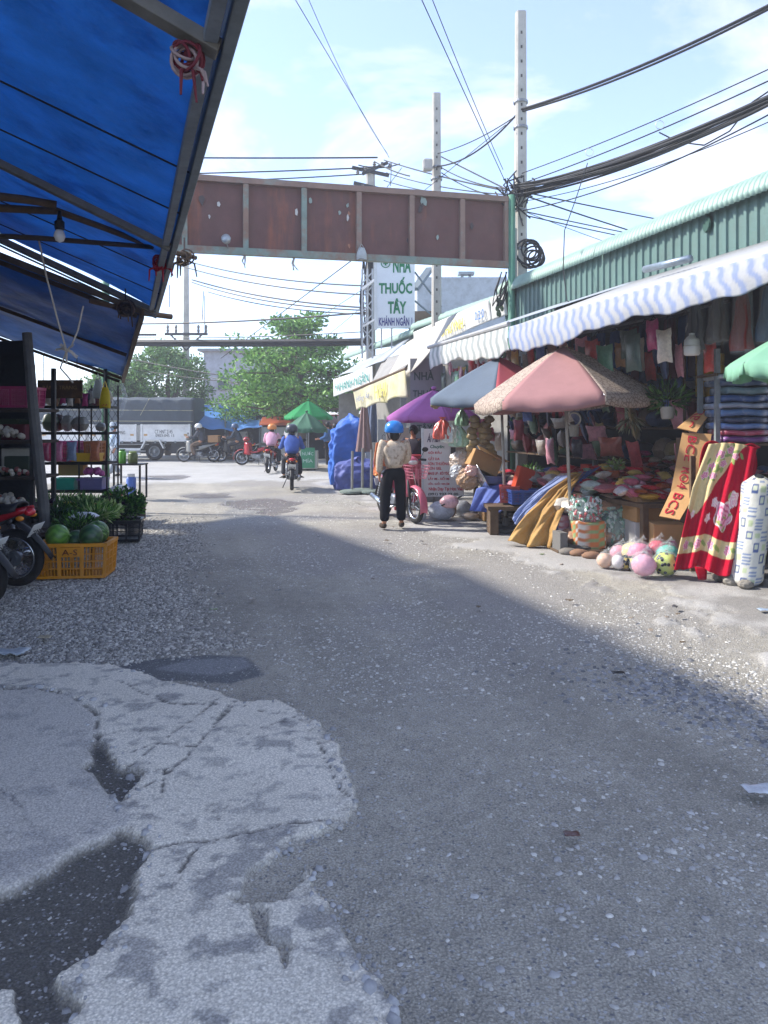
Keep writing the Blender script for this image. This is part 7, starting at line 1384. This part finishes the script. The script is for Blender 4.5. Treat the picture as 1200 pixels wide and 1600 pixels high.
letcard('tall folded cardboard strip with red characters leaning beside the blanket', [(W(1066, 676, 8.6), W(1112, 678, 8.5)), (W(1056, 726, 8.5), W(1104, 728, 8.4)), (W(1048, 768, 8.4), W(1088, 768, 8.3)), (W(1030, 806, 8.2), W(1062, 812, 8.1))], ['BCE', 'RO4', 'BCS'])
letcard('cardboard flap with dark red characters above the lettered strip', [(W(1092, 640, 8.9), W(1112, 641, 8.8)), (W(1058, 668, 8.6), W(1088, 675, 8.5))], ['RBC'])
q = W(1092, 690, 8.9); boxy('carton', 'tall carton behind the lettered cardboard', 'box', (q.x, q.y, 0), (.4, .36, 1.42), mat('dark_carton', '6a5442', .9, .15, 5))
# ---- floral blanket on its stand
br = thing('blanket_stand', 'timber stand carrying the floral blanket', 'stand', G(1120, 900)); c0 = W(1150, 700, 8.05)
for px, Y in ((1082, 8.25), (1160, 8.15)): q = W(px, 660, Y); b = B(); b.box((q.x, q.y, .62), (.05, .05, 1.24)); ob('leg', b, BAMB, br, w=True)
b = B(); b.bar(W(1100, 702, 8.2), W(1182, 702, 8.1), .06); ob('top_bar', b, BAMB, br, w=True)
def flowers(nu, nv):
    RED_, CRE, PNK_, DPK, GRE, WHT = (np.array(lin(x)) for x in ('a8142e', 'cdb98a', 'd9a0b0', 'b8587c', '8a9a5a', 'e0d4cc')); U, V = np.meshgrid(np.linspace(0, 1, nu), np.linspace(0, 1, nv)); C = np.zeros((nv, nu, 3)); C[:] = CRE
    band = (V > .50 + .22 * np.sin(U * 5.2 + .6) - .34 * U) & (V < .80); C[band] = RED_; C[V > .905] = RED_; C[(U > .80) & (V < .5)] = RED_; C[(V > .80) & (V < .905)] = CRE
    rnd = np.random.RandomState(4)
    def rose(cu, cv, s_, c1=PNK_, c2_=DPK):
        du = (U - cu) * .62; dv = V - cv; r_ = np.hypot(du, dv); a = np.arctan2(dv, du); edge = s_ * (1 + .14 * np.cos(5 * a + cu * 30)); C[r_ < edge] = c1; sw = (np.sin(r_ / s_ * 15 + 2.2 * np.sin(3 * a + cu * 9)) > .45) & (r_ < edge * .96); C[sw] = c2_; C[(r_ > edge * .9) & (r_ < edge)] = WHT
    def leaf(cu, cv, s_, an):
        du = (U - cu) * .62; dv = V - cv; x = du * math.cos(an) + dv * math.sin(an); y = -du * math.sin(an) + dv * math.cos(an); C[(x / s_) ** 2 + (y / (s_ * .4)) ** 2 < 1] = GRE
    for cu, cv, s_ in ((.32, .14, .055), (.5, .08, .045), (.22, .27, .05), (.42, .24, .04), (.13, .36, .045), (.3, .38, .038), (.62, .14, .035)):
        for k in range(3): leaf(cu + rnd.uniform(-.14, .14), cv + rnd.uniform(-.08, .08), .04, rnd.uniform(0, 3))
        rose(cu, cv, s_)
    rose(.62, .66, .085); rose(.74, .55, .05, PNK_, WHT); rose(.45, .60, .03, WHT, PNK_); rose(.38, .70, .03, WHT, PNK_); rose(.1, .66, .025, WHT, PNK_)
    for cu in (.1, .3, .52, .8): rose(cu, .853, .032); leaf(cu + .1, .855, .035, .4)
    for _ in range(9): leaf(rnd.uniform(.5, .78), rnd.uniform(.5, .78), .02, rnd.uniform(0, 3)) 
    return C.reshape(-1, 3)
nu, nv = 110, 150; fc = flowers(nu, nv)
TL, TR = W(1108, 694, 7.95), W(1182, 700, 7.85); ML, MR = W(1082, 760, 7.9), W(1172, 770, 7.75); BL, BR = W(1054, 885, 7.85), W(1148, 897, 7.6)
def blk(u, v):
    a = TL.lerp(ML, v * 2) if v < .5 else ML.lerp(BL, v * 2 - 1); c = TR.lerp(MR, v * 2) if v < .5 else MR.lerp(BR, v * 2 - 1); p = a.lerp(c, u); f_ = (.010 + .035 * v) * (math.sin(u * 21 + v * 2.5) + .5 * math.sin(u * 43 + 1.5 * v)) + .06 * v * max(0, math.sin(u * 7 - 3.6)); p += Vector((-.35, -.9, 0)) * f_ * .8; p.z += -.03 * v * math.sin(u * 9 + 1) + .03 * math.sin(u * 3.14) * (1 - v) ; return p
b = B(); b.grid(blk, nu, nv); bl = thing('floral_blanket', 'red and cream floral blanket with pink roses draped at right', 'blanket', (BL + BR) / 2); ob('front', b, mat('blanket_fleece', attr=True, rough=.95, var=.10, vs_=20, bump=.5, bs=150, spec=.15), bl, w=True, smooth=True, solid=.012, col=[tuple(x) for x in fc])
b = B(); b.grid(lambda u, v: TL.lerp(TR, u) + Vector((.05 * u, .02 + .25 * math.sin(v * 1.57), .02 - .45 * v * v)) + Vector((0, 0, .015 * math.sin(u * 17))), 30, 10); ob('fold_over', b, mat('blanket_red', 'a8142e', .95, .1, 20, .5, 150, spec=.15), bl, w=True, smooth=True, solid=.012)
b = B(); b.grid(lambda u, v: W(1150, 720, 7.95).lerp(W(1182, 705, 8.0), u).lerp(W(1130, 905, 7.75).lerp(W(1140, 870, 7.9), u), v) + Vector((.06 * math.sin(v * 9) * u, .03 * math.sin(u * 8 + v * 3), 0)), 16, 24); ob('side_fold', b, mat('blanket_red', ''), bl, w=True, smooth=True, solid=.012)
b = B(); b.grid(lambda u, v: W(1085, 885, 7.9).lerp(W(1105, 886, 7.86), u).lerp(W(1092, 909, 7.85).lerp(W(1104, 905, 7.85), u), v), 6, 6); ob('hanging_corner', b, mat('blanket_red', ''), bl, w=True, smooth=True, solid=.012)
# rolled mattress
def roll(u, v):
    a = u * 6.283; r_ = .15 * (1 - .7 * max(0, (v - .9) / .1) ** 2 - .45 * max(0, (.06 - v) / .06) ** 2) * (1 + .02 * math.sin(v * 22)); q = G(1172, 916).lerp(W(1194, 745, 7.65), v); return q + Vector((math.cos(a) * r_ * 1.05, math.sin(a) * r_ * .9 + .1, .02 * math.sin(a)))
nu, nv = 97, 70; b = B(); b.grid(roll, nu, nv); cols = []
for j in range(nv):
    for i in range(nu):
        cu, cv = (i * 13 / nu) % 1, (j * 9.5 / nv) % 1; ci, cj = int(i * 13 / nu), int(j * 9.5 / nv); k = (ci * 7 + cj * 3) % 4; c_ = 'd2d0c4'
        if k == 0 and .12 < cu < .88 and .12 < cv < .88: c_ = '44588a' if not (.3 < cu < .72 and .28 < cv < .74) else 'ccd0b4'
        elif k == 2 and (cv % .25) < .11: c_ = '6f83a8'
        elif k == 3 and .2 < cu < .8 and .25 < cv < .75: c_ = 'b9c49a'
        cols.append(c_)
tag(ob('rolled_mattress', b, mat('mattress_print', attr=True, rough=.5, var=.06, vs_=9, bump=.4, bs=25, spec=.5), w=True, smooth=True, col=cols), 'rolled white mattress with blue squares standing at the right edge', 'mattress')
for px, py, r_ in ((1145, 912, .08), (1165, 918, .06), (1125, 905, .07)): q = G(px, py); random.seed(px); b = B(); b.ell((0, 0, .03), (r_ * 1.3, r_, r_ * .8), 12, 7, .08); tag(ob('rubble_stone', b, cm('8c867c', 'wall'), loc=q), f'{"left" if px == 1125 else "middle" if px == 1145 else "right"} rough stone at the foot of the blanket stand', 'stone')
# ---- shelf of folded bedding behind the blanket
sb = thing('bedding_shelf', 'tall shelf of folded bedding at the right edge', 'shelf', W(1165, 660, 8.5)); qx = W(1165, 660, 8.5)
for x in (qx.x - .38, qx.x + .55):
    for y in (8.35, 8.8): b = B(); b.box((x, y, 1.2), (.05, .05, 2.4)); ob('upright', b, GREYST, sb, w=True)
for z in (1.36, 2.12): b = B(); b.box((qx.x + .09, 8.57, z), (1.0, .52, .03)); ob('board', b, BAMB, sb, w=True)
random.seed(61); z = 1.38; BED = [('7a4a86', 'purple printed'), ('b8566c', 'pink flowered'), ('6f8cc0', 'sky blue'), ('44506a', 'navy'), ('5a7aa8', 'blue striped'), ('8f9cb0', 'pale blue'), ('3f5a8c', 'deep blue patterned'), ('708a90', 'grey green'), ('4c5c74', 'slate'), ('9aa4a8', 'light grey')]
for k, (hx, nm) in enumerate(BED):
    h_ = random.uniform(.055, .085); w_ = .82 + random.uniform(-.08, .08)
    def fb(u, v, h_=h_, w_=w_):
        a = v * 6.283; cx_ = abs(math.cos(a)) ** .35 * (1 if math.cos(a) > 0 else -1); sx_ = abs(math.sin(a)) ** .6 * (1 if math.sin(a) > 0 else -1); return Vector(((u - .5) * w_, cx_ * .24 + .006 * math.sin(u * 30), h_ / 2 + sx_ * h_ / 2 + .006 * math.sin(u * 13 + k)))
    b = B(); b.grid(fb, 22, 17); n0 = len(b.v); b.f.append([j * 22 for j in range(16)]); b.f.append([j * 22 + 21 for j in range(15, -1, -1)])
    tag(ob('folded_bedding', b, mat(f'bedding_{hx}', hx, .35, .2, 9, .4, 40, spec=.5, c2='c4c8d0', c2t=.58), smooth=True, loc=(qx.x + .06 + random.uniform(-.04, .04), 8.5, z)), f'{nm} folded bedding, number {k + 1} from the bottom of the stack' if False else f'{nm} folded bedding packed flat in the stack at right', 'bedding', 'folded bedding in the stack'); z += h_ + .004
# yellow tins
tn = 0
for j in range(4):
    for i in range(3):
        q = W(1094 + i * 15, 620 - j * 17, 9.2); root = thing('yellow_tin', 'yellow printed tin stacked on the shelf behind the lamp', 'tin', (q.x, q.y, q.z), 0, 'yellow tins stacked on the shelf'); b = B(); b.lathe([(.052, 0), (.056, .004), (.056, .116), (.052, .12)], 14); ob('body', b, mat('tin_yellow', 'b8963c', .4, .25, 20, c2='8a6a2c', c2t=.6), root, smooth=True); b = B(); b.lathe([(.054, .118), (.054, .124), (.001, .125)], 14); ob('lid', b, cm('b8a468', 'metal'), root)
ts = thing('tin_shelf', 'narrow shelf carrying the yellow tins', 'shelf', W(1108, 640, 9.25)); b = B(); q = W(1108, 622, 9.25); b.box((q.x, q.y + .05, q.z - .02), (.5, .3, .03)); ob('board', b, BAMB, ts, w=True)
for sx in (-.23, .23): b = B(); b.box((q.x + sx, q.y + .17, q.z * .5 + .35), (.03, .03, q.z + .7)); ob('upright', b, BAMB, ts, w=True)
# white lamp
lm = thing('hanging_lamp', 'white ribbed lamp hanging in the shop front at right', 'lamp', W(1081, 556, 8.2)); q = W(1081, 556, 8.2); b = B(); b.lathe([(.075, .11), (.08, .12), (.075, .17), (.05, .2), (.03, .22), (.03, .24), (.001, .245)], 20, q); ob('ribbed_cap', b, cm('c8ccca', 'plastic'), lm, w=True)
b = B(); b.lathe([(.001, 0), (.07, .005), (.082, .02), (.084, .10), (.078, .112)], 20, q); ob('shade', b, mat('lamp_white', 'dcdcd8', .3, .03, spec=.5), lm, w=True, smooth=True); b = B(); b.tube([q + UP * .24, q + UP * .9], .006, 5); ob('cord', b, WIRE, lm, w=True)
# hanging plant pot
hp = thing('hanging_plant', 'leafy plant in a white pot hanging in the stall', 'plant', W(1043, 655, 9.2)); q = W(1043, 655, 9.2); b = B(); b.lathe([(.06, 0), (.075, .02), (.085, .14), (.09, .15), (.07, .15)], 18, q); ob('pot', b, cm('a8a49c', 'plastic'), hp, w=True, smooth=True)
random.seed(31); b = B(); leaves(b, q + UP * .25, 190, (.2, .2, .14), .17, .04, .5, .6, pal=GD + GP); ob('leaves', b, LEAFM, hp, w=True); b = B(); b.tube([q + UP * .15, q + UP * 1.3], .004, 4); ob('cord', b, WIRE, hp, w=True)
# ---- goods hanging inside the shop
random.seed(73); names = [('2c3e66', 'navy'), ('35507e', 'blue'), ('5c4a4c', 'brownish'), ('6a3a40', 'dark red'), ('30405a', 'slate blue'), ('4a4e58', 'grey')]
b = B(); b.tube([S(6.2, 7.5, 3.0), S(6.2, 14.3, 3.0)], .018, 6); tag(ob('hanging_rail', b, STEEL, w=True), 'long rail for hanging goods inside the shed', 'rail'); b = B(); b.tube([S(5.45, 4.2, 2.98), S(5.45, 8.2, 2.98)], .015, 6); tag(ob('hanging_rail', b, STEEL, w=True), 'short rail for bagged clothes near the right edge', 'rail')
for k in range(22):
    s_ = 8.0 + k * .28; hx, nm = random.choice(names); hang_cloth(f'{nm} goods hanging in a row deep inside the shed', S(6.2 + random.uniform(-.1, .1), s_, 2.95), .34, random.uniform(.6, 1.0), cm(hx, 'cloth'), STREET + R(90), 3, .04, f'{nm} goods in the back row', wrap=False, name='hanging_goods', cat='goods')
for k, (hx, nm) in enumerate((('8a6a4c', 'tan'), ('5c6470', 'grey'), ('3a4a6c', 'navy'), ('7c4a40', 'rust'), ('44607c', 'blue'), ('8c3c34', 'red'), ('55504c', 'taupe'), ('3c3c44', 'charcoal'))):
    hang_cloth(f'{nm} garments in clear plastic hanging high at the right edge', S(5.45, 4.6 + k * .36, 2.9), .32, .46 + .06 * (k % 3), cm(hx, 'cloth'), STREET + R(75), 4, .05, group='bagged garments')
random.seed(81)
for k in range(46):
    s_ = random.uniform(7.0, 14.2); o_ = random.uniform(7.2, 10.0); hx, nm = random.choice(PAL); d_ = (random.uniform(.3, .6), random.uniform(.3, .5), random.uniform(.3, .9)); b = B(); b.box((0, 0, d_[2] / 2), d_); tag(ob('stock_carton', b, cm(hx, 'card'), loc=S(o_, s_, .07), rz=STREET + random.uniform(-.2, .2), bevel=.01), f'{nm} stock carton standing deep inside the shed', 'box', f'{nm} cartons inside the shed')
for k in range(14):
    s_ = 9.0 + .4 * k; q = S(5.35, s_, 2.5); hx, nm = random.choice(PAL); packet(f'{nm} packet strung up under the lean-to roof', q, (.16, .26, .07), cm(hx, 'pack'), STREET, R(85), f'{nm} packets strung up')
q = W(897, 655, 10.6); root = thing('hanging_basket', 'white wire handle basket hanging behind the umbrella pole', 'basket', q - UP * .2); b = B(); b.torus(q, .09, .012, Matrix.Rotation(R(90), 3, 'X'), 20, 6); ob('handle', b, cm('c0bfb8', 'plastic'), root, w=True); b = B(); b.lathe([(.06, -.24), (.075, -.1), (.08, -.09)], 14, q); ob('cup', b, cm('9a9a94', 'plastic'), root, w=True)
b = B(); leaves(b, W(983, 655, 9.9), 60, (.1, .1, .12), .16, .025, -.8, .6, pal=[lin('9aa088'), lin('6a705c')]); tag(ob('garlic_string', b, LEAFM, w=True), 'pale bunch of dried stalks hanging under the pink umbrella', 'bunch')
# more stock filling the shop front
random.seed(91)
for k in range(60):
    s_ = 7.2 + (k % 30) * .245 + random.uniform(-.06, .06); row = k // 30; q = S(5.15 + .55 * row + random.uniform(-.1, .1), s_, 2.62 - .05 * row - random.uniform(0, .35)); hx, nm = random.choice(PAL + [('3c5a8c', 'blue'), ('7a6a58', 'tan'), ('4a5a50', 'dull green')])
    packet(f'{nm} bag hung in rows from the shop ceiling', q, (random.uniform(.14, .26), random.uniform(.26, .46), .08), cm(hx, 'pack'), STREET + R(90) + random.uniform(-.5, .5), R(86), f'{nm} bags hung from the shop ceiling', name='hanging_bag', cat='bag')
bs_ = thing('stock_shelf', 'long dim stock shelf along the middle of the shed', 'shelf', S(6.6, 11, 0))
for z in (.5, 1.0, 1.5, 2.0): b = B(); b.prism([S(6.45, 8.2, z), S(6.95, 8.2, z), S(6.95, 14.2, z), S(6.45, 14.2, z)], UP * .03); ob('board', b, BAMB, bs_, w=True)
for s_ in (8.2, 10.2, 12.2, 14.2): b = B(); b.bar(S(6.5, s_, .06), S(6.5, s_, 2.4), .05); ob('upright', b, DKSTEEL, bs_, w=True)
DIM = [('8a3440', 'maroon'), ('8c7a68', 'taupe'), ('465a86', 'navy'), ('a8a49c', 'grey'), ('5f7a60', 'moss'), ('a05a50', 'rust'), ('a8986c', 'khaki'), ('50505a', 'charcoal')]
for k in range(54):
    lv = (1.03, 1.53, 2.03)[k % 3]; s_ = 8.35 + (k // 3) * .33 + random.uniform(-.1, .1); hx, nm = random.choice(DIM)
    packet(f'{nm} bundle on the stock shelf inside the shed', S(6.62 + random.uniform(-.05, .1), s_, lv), (random.uniform(.2, .36), random.uniform(.2, .3), random.uniform(.14, .38)), cm(hx, 'pack'), STREET + random.uniform(-.6, .6), 0, f'{nm} bundles on the stock shelf', name='stock_bundle', cat='bundle', bulge=.3)
for k in range(64):
    x = random.uniform(-1.15, -.2); y = random.uniform(-1.3, 1.5); p = Matrix.Rotation(STREET, 3, 'Z') @ Vector((x, y, 0)) + Vector((3.55, 10.6, .66 + random.random() * .1)); hx, nm = random.choice((('b9c4bc', 'pale green'), ('c8c0bc', 'silvery'), ('8c9c94', 'grey green'), ('b06a74', 'rose'), ('8c2430', 'dark red')))
    packet(f'{nm} bag of sweets along the front of the big stall', p, (random.uniform(.18, .34), random.uniform(.14, .24), random.uniform(.07, .14)), cm(hx, 'pack'), random.uniform(0, 6.28), random.uniform(-.6, .6), f'{nm} sweets bags along the stall front', name='sweets_bag', cat='bag', bulge=.5)
for k in range(26):
    q = W(random.uniform(880, 1030), 660, random.uniform(9.75, 10.1)); hx, nm = random.choice((('b9c4bc', 'pale green'), ('a8846a', 'tan'), ('b06a74', 'rose'), ('6f8a7c', 'dull green'), ('c2bcb4', 'whitish'))); packet(f'{nm} sack stacked below the front edge of the big stall', (q.x, q.y, .05 + (k % 3) * .19), (random.uniform(.28, .4), random.uniform(.24, .3), random.uniform(.18, .24)), cm(hx, 'pack'), random.uniform(0, 6.28), random.uniform(-.2, .2), f'{nm} sacks below the stall edge', name='stacked_sack', cat='sack', bulge=.3)
random.seed(101)
for k in range(60):
    s_ = random.uniform(7.9, 14.3); row = random.uniform(0, 2.2); hx, nm = random.choice(DIM + [('b04a50', 'red'), ('c4bcb0', 'cream'), ('4a68a8', 'blue'), ('c890a0', 'pink')])
    packet(f'{nm} wrapped item hung in the middle of the stall', S(6.1 + random.uniform(-.3, .25), s_, 1.98 - .42 * row), (random.uniform(.14, .34), random.uniform(.18, .5), random.uniform(.06, .16)), cm(hx, 'pack'), STREET + R(90) + random.uniform(-.9, .9), R(random.uniform(60, 88)), f'{nm} wrapped items hung in the stall', name='hung_item', cat='goods')
for k in range(120):
    x = random.uniform(-1.0, .2); y = random.uniform(-1.35, 1.4); p = Matrix.Rotation(STREET, 3, 'Z') @ Vector((x, y, 0)) + Vector((3.55, 10.6, .70 + random.random() * (.28 * (1 - abs(y) / 2.0)))); hx, nm = random.choice((('d8d4cc', 'glossy white'), ('d49aa8', 'glossy pink'), ('c8303c', 'glossy red'), ('9cc4a8', 'glossy mint'), ('d8b868', 'glossy yellow'), ('a85a34', 'glossy brown'), ('c86a7c', 'glossy rose')))
    packet(f'{nm} snack packet piled high on the table under the pink umbrella', p, (random.uniform(.14, .26), random.uniform(.12, .2), random.uniform(.05, .1)), cm(hx, 'pack'), random.uniform(0, 6.28), random.uniform(-.8, .8), f'{nm} snack packets on the big stall', bulge=.45)
# litter on the road
for px, py, hx, lab, s_ in ((893, 1308, '5a3c34', 'rusty brown leaf lying on the road', .03), (966, 1054, '2a2c2c', 'dark scrap lying on the road', .04), (1188, 1238, 'c0c4c8', 'white plastic scrap at the right edge of the road', .07), (15, 1022, 'a8b0b4', 'crumpled clear plastic at the left edge by the motorbikes', .12), (1196, 955, '9fb0c4', 'pale folded scrap at the foot of the mattress', .06), (70, 998, 'b0a488', 'flattened paper by the motorbikes', .05)):
    q = G(px, py); random.seed(px); b = B(); b.grid(lambda u, v: Vector(((u - .5) * 2 * s_, (v - .5) * 1.2 * s_, .012 + .25 * s_ * random.random() * .6)), 7, 6); tag(ob('road_scrap', b, cm(hx, 'pack'), loc=q, smooth=True, solid=.002), lab, 'litter')

random.seed(95)
for k in range(46):
    o_ = random.uniform(-1.2, 4.6); s_ = random.uniform(3.2, 16); q = S(o_, s_, .0); hx, nm = random.choice((('6a5a44', 'brown leaf'), ('b8b4ac', 'pale paper scrap'), ('7a8a5a', 'green leaf scrap'), ('9a8c7c', 'tan cardboard scrap'), ('4a4a4c', 'dark plastic scrap'))); w_ = random.uniform(.015, .04)
    b = B(); b.grid(lambda u, v: Vector(((u - .5) * 2 * w_, (v - .5) * 1.3 * w_ * math.sin(math.pi * (.15 + .7 * u)), .006 + .4 * w_ * random.random())), 6, 5); tag(ob(nm.replace(' ', '_'), b, cm(hx, 'pack'), loc=q, rz=random.uniform(0, 6.28), smooth=True, solid=.002), f'{nm} lying loose on the road', 'litter', f'{nm}s lying on the road')
# ================================================================== HAZE: volume added to veil the street and lift its shadows
b = B(); b.box((0, 200, 5.5), (604, 604, 13.6)); hz = ob('haze', b, mat('added_haze')); hz['kind'] = 'stuff'; hz['label'] = 'thin haze volume added to lift the shadows in the street'
hm_ = MATS['added_haze'].node_tree; hm_.nodes.clear(); ho = hm_.nodes.new('ShaderNodeOutputMaterial'); hv = hm_.nodes.new('ShaderNodeVolumePrincipled'); hv.inputs['Color'].default_value = (.95, .96, 1, 1); hv.inputs['Density'].default_value = .0035; hv.inputs['Anisotropy'].default_value = .2; hm_.links.new(hv.outputs[0], ho.inputs['Volume'])
